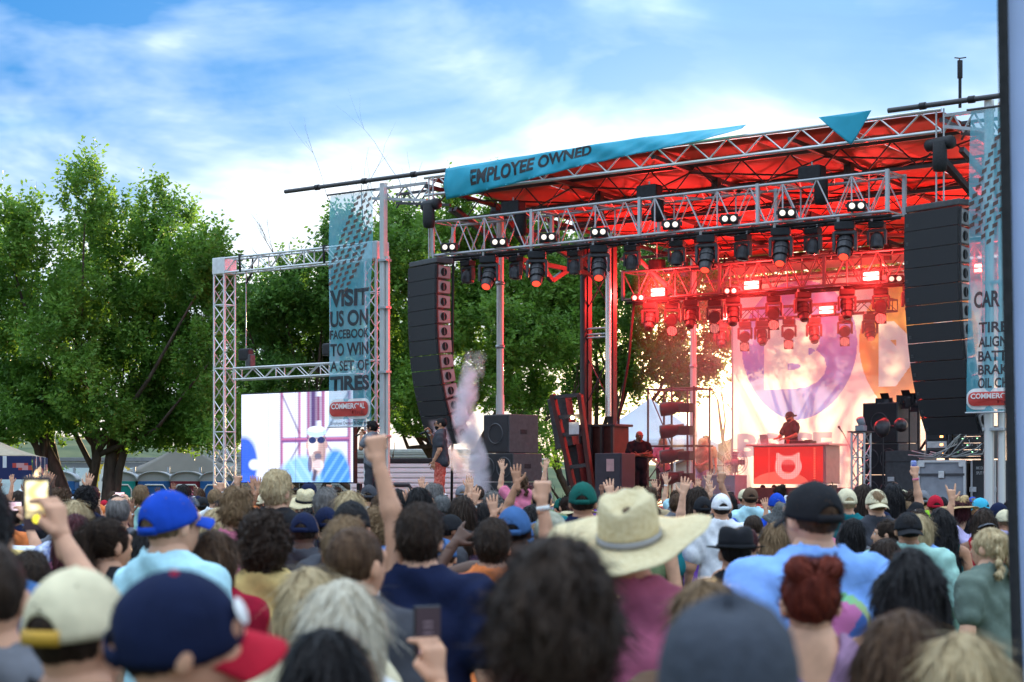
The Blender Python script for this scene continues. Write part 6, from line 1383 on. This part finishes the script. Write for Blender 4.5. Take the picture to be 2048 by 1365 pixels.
# ---------------------------------------------------------------- crowd, by photo position of the head top and distance
def spot(x, ytop, s):          # s = photo pixels per metre there -> place on the ground and stature
    s = s*(.80 if s > 400 else .86); Y = FPX/s; return Vector(((x-CX)/s, Y, 0)), CAMZ-(ytop-HY)/s
def crowdp(x, ytop, s, label, extra=0., **kw):
    p, h = spot(x, ytop, s); h = h-extra*.2; kw.setdefault('rz', R(-(x-CX)/FPX*57*.5+random.uniform(-6, 10)))
    return person(label, p, h=h, group='festival crowd', **kw)
def near_crowd():
    cp = crowdp
    CB = dict(badge=BAND)
    cp(-40, 1000, 860, 'dark-haired person in a blue shirt holding up a phone with a bright screen', pose='r_phone', hair='short', hcol='black', top=('tee', 'denim'), rz=R(4))
    cp(-22, 1100, 1150, 'person in a grey shirt with short dark hair below the bright phone screen', pose='down', hair='crop', hcol='dark', top=('tee', 'grey'))
    cp(165, 1158, 1300, 'person in a cream mesh cap with a mustard strap', .03, hair='short', hcol='dark', hat=('cap', 'cream', dict(strapm=mat('mustard', (.55, .30, .03), .6))), top=('tee', 'black'), rz=R(-28))
    cp(372, 1160, 1500, 'person in a navy cap with red button and red brim', .03, hair='crop', hcol='dark', hat=('cap', 'navy', dict(brimm=CLOTH['red'], buttonm=CLOTH['red'], badge=BAND, tilt=.05, roll=.38)), top=('tee', 'navy'), rz=R(-72))
    cp(655, 1288, 1200, 'short person with smooth black hair below the blonde woman', hair='bob', hcol='black', top=('tee', 'black'), skin='tan')
    cp(620, 1160, 900, 'person with cream blond hair in front of the yellow top', hair='bob', hcol='blond', top=('tee', 'cream'))
    cp(688, 1186, 1050, 'woman with long pale blonde hair in a white top beside a dark phone', pose='r_phone_low', hair='long', hcol='pale', top=('tee', 'white'), rz=R(-12))
    cp(716, 1066, 790, 'man with a faded brown crop haircut and bare neck', hair='crop', hcol='brown', top=('tee', 'charcoal'), rz=R(-30), wide=1.0)
    cp(842, 1026, 640, 'broad man in a navy T-shirt with short black hair', hair='short', hcol='dark', top=('tee', 'navy'), wide=1.12, rz=R(-14), skin='fair')
    cp(690, 1052, 640, 'fair person punching a bare fist high over the crowd', pose='r_high_fist', hair='short', hcol='light', top=('tank', 'white'), rz=R(0))
    cp(345, 991, 640, 'man in a royal blue cap with a white badge on its brim and aqua shirt', .03, hair='crop', hcol='light', hat=('cap', 'royal', dict(tilt=.2, badge=mat('badge_yellow', (.8, .78, .5), .5))), top=('tee', 'aqua'), rz=R(-38), skin='fair', wide=1.06)
    cp(432, 1076, 620, 'woman with long straight brown hair and a hair clip', hair='long', hcol='brown', top=('tee', 'crimson'), rz=R(-30))
    cp(528, 1046, 590, 'person with thick curly dark brown hair in a pale yellow top', hair='curly', hcol='dark', top=('tee', 'yellow'), skin='tan')
    cp(220, 1046, 560, 'woman with a long brown ponytail turned towards the stage', hair='pony', hcol='dark', top=('tank', 'black'), rz=R(-40))
    cp(150, 1040, 470, 'woman with wine red hair behind the raised phone', hair='long', hcol='wine', top=('tank', 'rose'))
    cp(287, 1068, 500, 'woman with smooth black hair beside the ponytail', hair='long', hcol='black', top=('tee', 'grey'), skin='tan')
    cp(60, 1120, 620, 'person in a faded blue T-shirt behind the bright phone', hair='short', hcol='dark', top=('tee', 'denim'))
    cp(237, 998, 335, 'man with balding cropped grey-brown hair', hair='balding', hcol='grey', top=('tee', 'grey'))
    cp(150, 1012, 345, 'girl with straight honey blonde hair and a patterned headscarf', hair='bob', hcol='blond', top=('tee', TIED))
    cp(172, 984, 232, 'man with tight black curls', hair='curly', hcol='black', top=('tee', 'navy'), skin='brown')
    cp(118, 989, 250, 'person with brown curls beside the man with black curls', hair='curly', hcol='brown', top=('tee', 'black'))
    cp(475, 991, 415, 'young man with a tousled light brown quiff', hair='quiff', hcol='light', top=('tee', 'pink'), skin='fair', rz=R(-14))
    cp(556, 952, 335, 'tall blond man in a black polo shirt standing above the crowd', hair='short', hcol='blond', top=('tee', 'black'), rz=R(-30), skin='fair', glasses='y')
    cp(611, 986, 225, 'person in a straw hat with black band below the video screen', .02, hair='short', hcol='dark', hat=('sun', STRAW, dict(tilt=.22)), top=('tee', 'black'))
    cp(652, 986, 312, 'man with short greying brown hair beside the straw hat', hair='short', hcol='grey', top=('tee', 'tan'))
    cp(703, 1009, 505, 'person in a big plain black cap seen from behind', .03, hair='short', hcol='black', hat=('cap', 'black', dict(back=True, tilt=0)), top=('tee', 'charcoal'))
    cp(652, 1021, 330, 'person in a small navy cap and dark shirt with blue collar', .02, hair='short', hcol='dark', hat=('cap', 'navy'), top=('tee', 'navy'))
    cp(618, 974, 190, 'person in a navy beanie under the video screen', hair='crop', hcol='dark', hat=('beanie', 'navy'), top=('tee', 'grey'))
    cp(738, 975, 205, 'person in a slate grey cap beside the raised fist', hair='crop', hcol='dark', hat=('cap', 'charcoal'), top=('tee', 'white'))
    cp(838, 984, 275, 'person with glossy jet black hair before the red-trousered singer', hair='bob', hcol='black', top=('tee', 'black'), skin='tan')
    cp(870, 975, 215, 'man with grey hair and glasses under the red-trousered singer', hair='short', hcol='grey', top=('tee', 'grey'), rz=R(-55), glasses='y', face=True)
    cp(700, 992, 320, 'woman with pale straw-blonde hair behind the black cap', hair='bob', hcol='blond', top=('tee', 'cream'))
    cp(760, 997, 230, 'man with neat short brown hair beside the raised arm', hair='short', hcol='brown', top=('tee', 'sky'))
    cp(924, 1000, 290, 'woman with dark brown hair and white hair flower', hair='long', hcol='dark', top=('tee', PATT), skin='tan')
    cp(905, 1036, 300, 'man in a black cap turned sideways near the denim cap', hair='crop', hcol='black', hat=('cap', 'black'), top=('tee', 'charcoal'), rz=R(-70), skin='brown', face=True)
    cp(884, 1000, 230, 'person in a black and white spotted bandana', hair='crop', hcol='black', hat=('beanie', SPOTT), top=('tee', 'black'))
    cp(1028, 1022, 470, 'dark-skinned man in a faded denim cap and crimson basketball jersey numbered 88', .02, pose='l_arm_side', hair='crop', hcol='black', hat=('cap', 'denim', dict(tilt=.06)), top=('tank', 'crimson'), skin='dark', wide=1.16, rz=R(-6))
    cp(1102, 1032, 470, 'person in a camouflage cap beside the denim cap', .02, hair='short', hcol='brown', hat=('cap', CAMO), top=('tee', 'grey'))
    cp(1166, 972, 335, 'man in a dark green cap behind the cowboy hat', .02, hair='crop', hcol='dark', hat=('cap', 'green'), top=('tee', 'navy'), skin='tan')
    cp(1262, 1022, 760, 'person in a wide straw cowboy hat and rose pink shirt', .035, hair='short', hcol='brown', hat=('cowboy', STRAW, dict(tilt=.30, sc=1.0, band=mat('grey_cord', (.28, .27, .27), .7))), top=('tee', 'rose'), rz=R(-18))
    cp(1108, 1136, 1560, 'boy with thick dark brown hair in a pink shirt before the cowboy hat', hair='mop', hcol='dark', top=('tee', 'pink'), skin='tan')
    cp(1470, 1066, 500, 'person in a black felt fedora', .02, hair='short', hcol='black', hat=('fedora', 'black'), top=('tee', 'black'))
    cp(1622, 976, 660, 'heavy man in a black cap and light blue T-shirt with round rainbow print', .025, hair='crop', hcol='brown', hat=('cap', 'black', dict(badge=BAND, tilt=.02)), top=('tee', 'sky'), skin='fair', wide=1.22, rz=R(22))
    cp(1620, 1128, 880, 'woman with two auburn hair buns in a mauve top', .05, hair='buns', hcol='red', top=('tank', 'mauve'), skin='fair', rz=0)
    cp(1405, 1182, 900, 'woman with ash blonde hair and sunglasses pushed back', hair='bob', hcol='light', top=('tee', 'brown'), rz=R(20))
    cp(1458, 1262, 1950, 'person in a plain dark slate beanie before the ash blonde woman', .02, hair='crop', hcol='dark', hat=('beanie', mat('slate_knit', (.035, .04, .055), .95, 0, .2, 50, .4)), top=('tee', 'black'))
    cp(1800, 1247, 1130, 'woman with smooth chestnut brown hair in front of the black hair', hair='long', hcol='brown', top=('tee', 'charcoal'))
    cp(1928, 1298, 1230, 'person with fine sandy blond hair below the sage shirt', hair='bob', hcol='blond', top=('tee', 'grey'))
    cp(1822, 1122, 760, 'woman with full glossy black hair before the mint shirt', hair='wavy', hcol='black', top=('tank', 'black'), skin='tan')
    cp(1816, 1030, 340, 'man in a black cap and mint green shirt', .02, hair='short', hcol='black', hat=('cap', 'black', dict(back=True)), top=('long', 'mint'), wide=1.22, skin='tan')
    cp(1772, 1046, 300, 'woman in an olive shirt looking sideways with sunglasses on her head', pose='look_l', hair='bun', hcol='dark', top=('tee', 'olive'), rz=R(20), face=True)
    cp(1976, 1064, 430, 'blonde girl with a braided crown in a sage green shirt', hair='braids', hcol='blond', top=('tee', 'sage'), rz=R(40), skin='fair', wide=1.08)
    cp(1752, 984, 262, 'man in a beige backwards cap and charcoal T-shirt', .02, hair='crop', hcol='light', hat=('cap', 'cream', dict(back=True)), top=('tee', 'charcoal'), skin='fair', wide=1.14)
    cp(1920, 997, 215, 'woman in a tan straw hat and black sundress', .02, hair='bob', hcol='wine', hat=('sun', STRAW2), top=('tank', 'black'), skin='fair', wide=1.05)
    cp(1880, 1027, 300, 'woman with long black hair in a teal tank top', hair='wavy', hcol='black', top=('tank', 'teal'), skin='tan')
    cp(1838, 1038, 310, 'woman with a blonde bob in a bright blue shirt beside the mint shirt', hair='bob', hcol='blond', top=('tee', 'sky'))
    cp(1442, 993, 258, 'man in a white cap and white jersey with blue sunglasses worn behind', .02, hair='crop', hcol='dark', hat=('cap', 'white'), top=('tee', 'white'), wide=1.1, beard='dark')
    cp(1552, 1012, 300, 'person in a black patterned bucket hat leaning their head back', .02, pose='chin_up', hair='short', hcol='dark', hat=('bucket', SPOTT), top=('tee', 'white'), rz=R(60), face=True)
    cp(1405, 998, 235, 'person in a black cap with white logo beside the white cap', .02, hair='crop', hcol='dark', hat=('cap', 'black', dict(badge=BAND)), top=('tee', 'purple'))
    cp(1500, 979, 190, 'man in a dark brown cap and pale blue shirt before the DJ booth', .02, hair='crop', hcol='dark', hat=('cap', 'brown'), top=('tee', 'aqua'), skin='tan')
    cp(1692, 982, 250, 'person in an off-white cap with curly blond hair', .02, hair='curly', hcol='blond', hat=('cap', 'cream'), top=('tee', 'teal'))
    cp(1786, 976, 215, 'long-haired person in a black beanie raising a blue drink can', pose='r_fist', hair='long', hcol='black', hat=('beanie', 'black'), top=('tee', 'black'), band=(('R', CLOTH['pink']),))
    cp(1705, 1044, 280, 'woman with glossy straight black hair beside the charcoal T-shirt', hair='long', hcol='black', top=('tee', 'grey'))
    cp(1690, 1140, 560, 'person in a dark blue patterned shirt behind the light blue T-shirt', hair='short', hcol='dark', top=('tee', PATT), wide=1.1)
    cp(1995, 1010, 230, 'man in a navy cap and white T-shirt at the crowd edge', .02, hair='crop', hcol='dark', hat=('cap', 'navy'), top=('tee', 'white'), rz=R(20))
    cp(1958, 1000, 190, 'person in a turquoise trucker cap at the crowd edge', .02, hair='crop', hcol='dark', hat=('cap', mat('turq', (.03, .4, .6), .7)), top=('tee', 'tan'), rz=R(50), skin='tan', face=True)
    cp(1870, 995, 205, 'person in a red cap behind the long black hair', .02, hair='crop', hcol='dark', hat=('cap', 'red'), top=('tee', 'lime'))
    cp(1845, 985, 195, 'person in a grey cap beside the red cap', .02, hair='crop', hcol='dark', hat=('cap', 'grey'), top=('tee', 'lime'))
    # on the shoulders: child with braids
    p, h = spot(1045, 952, 235); person('small child with braided hair and a pink top riding on shoulders above the crowd', (p.x, p.y, h-1.15), 0, 'both_open', 1.15, 'fair', 'braids', 'brown', None, ('tee', 'pink'), group='festival crowd', bottoms=CLOTH['purple'])
    cp(1046, 1016, 235, 'person in a pink and white cap carrying a child on their shoulders', hair='crop', hcol='grey', hat=('cap', 'pink'), top=('tee', 'mauve'))
    cp(985, 1052, 520, 'person raising a blurred fist with a white wristband beside the denim cap', pose='r_fist', hair='short', hcol='dark', top=('tee', 'orange'), band=(('R',),))
    # big prints on two shirts, set on the cloth of the back
    o = [q for q in SC.objects if q.get('label', '').startswith('heavy man')][0]
    def rb(X, Y):
        d = np.hypot(X-.5, Y-.5); C = np.tile(np.array([.20, .38, .80]), (len(X), 1)); a = np.arctan2(Y-.5, X-.5)
        rg = (d < .5) & (d > .40); C[rg] = np.stack([.25+.25*np.sin(a*1.0+2), .25+.25*np.sin(a+.3), .45+.25*np.sin(a+4)], 1)[rg]; q = d <= .40; C[q] = (.05, .12, .40)
        C[q & (Y > .5) & (np.abs(X-.5) < (Y-.45)*.9)] = (.55, .15, .35); C[q & (np.abs(Y-.38) < .07) & (np.sin(X*50) > -.2)] = (.5, .62, .85); C[q & (Y < .24)] = (.02, .35, .33); return C
    def decal(o, fn, w_, h_, z, off, nu=30, nv=30):
        me = paint_me('back_print', nu, nv, w_, h_, fn)
        for v in me.vertices: v.co = Vector((v.co.x-w_/2+off, 0, v.co.z+z))
        body = [c for c in o.children if c.name.startswith('shirt')][0]
        from mathutils.bvhtree import BVHTree
        bm = bmesh.new(); bm.from_mesh(body.data); tr = BVHTree.FromBMesh(bm); bm.free()
        for v in me.vertices:
            hit = tr.ray_cast(Vector((v.co.x, -1, v.co.z)), Vector((0, 1, 0)))[0]; v.co.y = (hit.y if hit else -.1)-.003
        me.update(); put('back_print', me, mat('shirt_print', attr='paint', rough=.85), o)
    decal(o, rb, .30, .30, 1.08, .02)
    o = [q for q in SC.objects if q.get('label', '').startswith('dark-skinned man')][0]
    def eights(X, Y):
        C = np.tile(np.array([.30, .01, .03]), (len(X), 1))
        for cx in (.25, .76):
            u, v = np.abs(X-cx), Y; w1 = (u < .21) & (v > .03) & (v < .97); hole = (u < .075) & (((v > .2) & (v < .42)) | ((v > .58) & (v < .8))); C[w1 & ~hole] = (.68, .66, .66)
        return C
    decal(o, eights, .26, .24, 1.06, .0, 40, 40)
near_crowd()
HTXT = dict(crop='cropped', balding='thinning', short='short', quiff='tousled', curly='curly', bob='chin-length', long='long straight', wavy='long wavy', pony='ponytailed', bun='bunned', braids='braided')
PTXT = dict(down='', down_tilt=' tilting their head', r_open=' with one open hand up', l_open=' reaching one open palm up', both_open=' with both hands in the air', r_fist=' raising a fist', l_horns=' making a horns sign', r_point=' pointing one finger up', r_phone=' holding a phone up', both_phone=' filming with two hands', l_point=' pointing ahead')
def far_crowd():
    g = random.Random(21); used = set(); taken = [(o.location.x, o.location.y) for o in SC.objects if o.get('category') == 'person']
    caps = ['black', 'navy', 'white', 'red', 'charcoal', 'cream', 'royal', 'grey', 'green', 'black', 'navy', 'tan', 'denim', 'pink']; tops = ['black', 'white', 'grey', 'navy', 'red', 'sky', 'charcoal', 'teal', 'pink', 'olive', 'tan', 'purple', 'aqua', 'mint', 'orange', 'yellow', 'lilac', 'royal']
    skins = ['fair', 'light', 'light', 'light', 'tan', 'tan', 'brown', 'dark']; n = 0
    rows = []
    Y = 11.0
    while Y < 35.2:
        w_ = Y*1024/FPX+.3; dx = .95 if Y < 16 else .83; x = -w_+g.uniform(0, dx)
        while x < w_: rows.append((x+g.uniform(-.14, .14), Y+g.uniform(-.3, .3))); x += dx
        Y += 1.3 if Y < 16 else 1.5
    for (x, Y) in rows:
        if any((x-a)**2+(Y-b)**2 < .40**2 for a, b in taken): continue
        q = Vector((x, Y, 0))-P0
        if VX.dot(q) > -6.4 and UX.dot(q) > -3.7: continue
        px = CX+x/Y*FPX; s = FPX/Y
        h = g.gauss(1.70, .085); h = min(1.86, max(1.52, h)); 
        for (a, b) in taken[:72]:       # do not hide the people placed one by one
            if b > Y and abs((CX+a/b*FPX)-px) < 40*s/250 and h > 1.70: h = 1.62
        arms = g.random(); dens = .45 if px < 520 else .34 if px < 1000 or px > 1240 else .42
        if px > 1480: dens = .10
        if Y < 15: dens *= .35
        pose = 'down' if arms > dens else g.choice(['r_open', 'l_open', 'both_open', 'r_fist', 'l_horns', 'r_point', 'r_phone', 'both_phone', 'r_open', 'l_open', 'both_open'])
        if pose == 'down' and g.random() < .3: pose = 'down_tilt'
        hat = hr = None; sk_ = g.choice(skins); hc = g.choice(['black', 'dark', 'brown', 'light', 'blond', 'dark', 'brown', 'grey', 'wine'])
        if sk_ in ('brown', 'dark'): hc = g.choice(['black', 'dark'])
        for _ in range(60):
            tp = g.choice(tops); r = g.random()
            if r < .40: ccol = g.choice(caps); bk = g.random() < .22; hat = ('cap', ccol, dict(back=True) if bk else {}); hr = 'crop' if g.random() < .7 else 'long'; ht = '%s %scap' % (ccol, 'backwards ' if bk else '')
            elif r < .46: hat = ('sun', g.choice([STRAW, STRAW2])); hr = 'bob'; ht = 'straw hat' if hat[1] is STRAW else 'tan straw hat'
            elif r < .50: ccol = g.choice(['white', 'black', 'tan']); hat = ('bucket', ccol); hr = 'crop'; ht = ccol+' bucket hat'
            else: hat = None; hr = g.choice(['crop', 'short', 'short', 'quiff', 'curly', 'bob', 'long', 'long', 'wavy', 'pony', 'bun', 'braids', 'balding']); ht = '%s %s hair' % (HTXT[hr], {'light': 'light brown', 'dark': 'dark brown', 'wine': 'wine red'}.get(hc, hc))
            lab = 'person with %s and %s shirt%s' % (ht, tp, PTXT[pose]) if not hat else 'person in %s and %s shirt%s' % (ht, tp, PTXT[pose])
            if lab not in used: break
        if lab in used: continue
        used.add(lab); taken.append((x, Y)); n += 1
        t = person(lab, (x, Y, 0), R(g.uniform(-22, 22)), pose, h, sk_, hr, hc, hat, (g.choice(['tee', 'tee', 'tee', 'tank', 'long']) if pose.startswith('down') else 'tee', tp), group='festival crowd', wide=g.uniform(.96, 1.08), band=((g.choice('LR'),),) if pose not in ('down', 'down_tilt') and g.random() < .5 else None)
        if pose in ('r_phone', 'both_phone'):
            E, Wr, d, *_ = POSES[pose]['R']; c = Vector(Wr)+Vector((-.075 if pose == 'r_phone' else -.12, .03, .11)); M = Matrix.Translation(t.location) @ Matrix.Rotation(t.rotation_euler.z, 4, 'Z') @ Matrix.Diagonal((*t.scale, 1))
            phone('lit phone held up by the '+lab.split(' holding')[0].split(' filming')[0], M @ c, t.rotation_euler.z, 2+n % 5, 0, pose == 'both_phone')
    print('far crowd', n)
far_crowd()
def held_things():
    def hold(start, pose, off):
        t = [q for q in SC.objects if q.get('category') == 'person' and q['label'].startswith(start)][0]
        M = Matrix.Translation(t.location) @ Matrix.Rotation(t.rotation_euler.z, 4, 'Z') @ Matrix.Diagonal((*t.scale, 1))
        return M @ (Vector(POSES[pose]['R'][1])+Vector(off)), t.rotation_euler.z
    c, rz = hold('dark-haired person in a blue shirt', 'r_phone', (-.078, .03, .10)); o = phone('big dark phone with a bright golden picture held over the crowd', c, rz, 0); o.scale = (1.15, 1, 1.1)
    c, rz = hold('woman with long pale blonde hair', 'r_phone_low', (-.04, .045, .125)); phone('dark phone with pale glyphs held beside the long blonde hair', c, rz+R(40), 1)
    c, rz = hold('long-haired person in a black beanie', 'r_fist', (-.005, .062, .045)); t = thing('drink_can', 'blue and silver drink can raised in a fist', 'can', c, rz)
    put('can', lathe_me('sodacan', [(0, 0), (.026, 0), (.033, .012), (.033, .11), (.026, .125), (0, .122)], 18), mat('can_blue', (.03, .06, .4), .3, .5, .1, 20, col2=(.4, .42, .5)), t)
held_things()
def stage_people():
    up_ = Vector((0, 0, 1))
    def place(x, v, z=DECK): return SP(pl(x, 950, v)[0], v, z)
    GREYT = mat('cloth_black_grey', (.03, .03, .035), .85, 0, .1, 12)
    person('singer in a black T-shirt and red floral trousers holding a microphone to his mouth', place(880, -5.3), R(82), 'singer', 1.83, 'tan', 'crop', 'black', None, ('tee', 'charcoal'), True, None, 1.05, glasses='y', bottoms=FLORAL, beard='black', band=(('R',),))
    person('singer in a grey T-shirt and loose dark trousers beside the raised fist', place(744, -5.2), R(60), 'singer_cover', 1.80, 'tan', 'short', 'black', None, ('tee', 'grey'), True, None, 1.05, bottoms=CLOTH['charcoal'])
    for (x, rz, nm) in ((880, 82, 'silver microphone held by the singer in red floral trousers'), (744, 60, 'microphone held by the singer in the grey T-shirt')):
        p = place(x, -5.3 if x > 800 else -5.2); q = Matrix.Rotation(R(rz), 4, 'Z') @ Vector((.02, .27, 1.60)); t = thing('microphone', nm, 'microphone', p+q, R(rz))
        put('grip', lathe_me('micgrip', [(0, 0), (.014, 0), (.022, .17), (0, .17)], 12), BLACK, t, (0, 0, -.02), (R(-112), 0, 0)); put('mesh_head', lathe_me('micball', [(0, -.03), (.026, -.015), (.03, .01), (.02, .035), (0, .04)], 12), STEEL, t, (0, -.01, -.02), (R(60), 0, 0))
    person('DJ in a black T-shirt and backwards cap bending over the booth counter', place(1582, 7.4, 1.92), R(120), 'deejay', 1.82, 'tan', 'crop', 'black', ('cap', 'black', dict(back=True)), ('tee', 'black'), True, None, 1.02, beard='black')
    person('bald security guard in a black polo standing with crossed arms', place(1278, 3.9), R(192), 'crossed', 1.80, 'brown', None, 'black', None, ('tee', 'black'), True, None, 1.08, bottoms=CLOTH['black'])
    person('man in a pink shirt with a lanyard standing inside the scaffold tower', place(1326, 7.6), R(175), 'clasp', 1.74, 'light', 'long', 'blond', None, ('tee', 'pink'), True, bottoms=CLOTH['black'])
    person('woman with long blonde hair in a tan top and lilac trousers', place(1404, 8.6), R(150), 'clasp', 1.72, 'light', 'long', 'blond', None, ('tank', 'tan'), True, bottoms=CLOTH['lilac'])
    person('man in a tan shirt standing close behind the woman in lilac trousers', place(1412, 9.2), R(170), 'down', 1.80, 'light', 'short', 'brown', None, ('tee', 'tan'), True, bottoms=CLOTH['charcoal'])
stage_people()
# ---------------------------------------------------------------- smoke
def smoke(label, c, H, A, k, ph, lean, r0, r1, dens, col):
    """plume: density fades away from a swaying axis and is broken up by noise"""
    m = bpy.data.materials.new('smoke'); m.use_nodes = True; t = m.node_tree; t.nodes.remove(t.nodes['Principled BSDF']); L = t.links.new
    pv = t.nodes.new('ShaderNodeVolumePrincipled'); pv.inputs['Color'].default_value = (*col, 1); pv.inputs['Anisotropy'].default_value = .0
    tc = t.nodes.new('ShaderNodeTexCoord'); sp = t.nodes.new('ShaderNodeSeparateXYZ'); L(tc.outputs['Object'], sp.inputs[0])
    def mt(op, a, b=0., cl=False):
        n = t.nodes.new('ShaderNodeMath'); n.operation = op; n.use_clamp = cl
        for i_, s in enumerate((a, b)):
            if isinstance(s, (int, float)): n.inputs[i_].default_value = s
            else: L(s, n.inputs[i_])
        return n.outputs[0]
    n = t.nodes.new('ShaderNodeTexNoise'); n.inputs['Scale'].default_value = 2.6; n.inputs['Detail'].default_value = 4; n.inputs['Distortion'].default_value = .5; L(tc.outputs['Object'], n.inputs['Vector'])
    X, Y_, Z = sp.outputs; ax = mt('ADD', mt('MULTIPLY', mt('SINE', mt('ADD', mt('MULTIPLY', Z, k), ph)), A), mt('MULTIPLY', Z, lean))
    dx = mt('SUBTRACT', X, ax); r = mt('SQRT', mt('ADD', mt('MULTIPLY', dx, dx), mt('MULTIPLY', Y_, Y_)))
    zz = mt('DIVIDE', Z, H); rad = mt('ADD', r0, mt('MULTIPLY', zz, r1-r0)); fall = mt('SUBTRACT', 1.0, mt('DIVIDE', r, rad), True)
    env = mt('MULTIPLY', fall, mt('SUBTRACT', 1.0, mt('POWER', mt('MAXIMUM', zz, 0.0), 3.0), True))
    nn = mt('MULTIPLY', mt('SUBTRACT', n.outputs[0], .40, True), 5.0); L(mt('MULTIPLY', mt('MULTIPLY', env, nn), dens), pv.inputs['Density']); L(pv.outputs[0], t.nodes['Material Output'].inputs['Volume'])
    b = MB(); b.box((lean*H/2, 0, H/2), (2*(max(r0, r1)+A)+abs(lean)*H, 2*max(r0, r1), H)); o = put('smoke', b.me('smoke'), m, None, c); tag(o, label, 'smoke', None, 'stuff')
smoke('tall wisp of pale lilac stage smoke before the red array sides', at(944, 1000, 38.4), 3.2, .12, 2.4, .3, -.02, .34, .28, 20, (.97, .94, .99))
smoke('curl of pale smoke drifting behind the red-trousered singer', at(940, 985, 39.2), 1.6, .08, 3.0, 1.2, -.45, .26, .20, 15, (.97, .94, .99))
smoke('pink plume of smoke rising beside the DJ booth', SP(pl(1694, 985, 5)[0], 5, 1.5), 2.1, .08, 3.0, .5, .05, .26, .22, 6, (.97, .80, .86))
# drifting stage fog, thin, inside the stage
def fog():
    t = bpy.data.materials.new('stage_fog'); t.use_nodes = True; n = t.node_tree; n.nodes.remove(n.nodes['Principled BSDF']); pv = n.nodes.new('ShaderNodeVolumePrincipled')
    pv.inputs['Color'].default_value = (.95, .85, .88, 1); pv.inputs['Density'].default_value = .038; pv.inputs['Anisotropy'].default_value = .35; n.links.new(pv.outputs[0], n.nodes['Material Output'].inputs['Volume'])
    b = MB(); b.box((6.5, 7.25, 4.4), (11.6, 5.3, 5.8)); o = put('fog', b.me('fog'), t, None, SP(0, 0, 0), (0, 0, RZ)); tag(o, 'thin pink stage fog hanging round the booth and backdrop', 'fog', None, 'stuff')
fog()
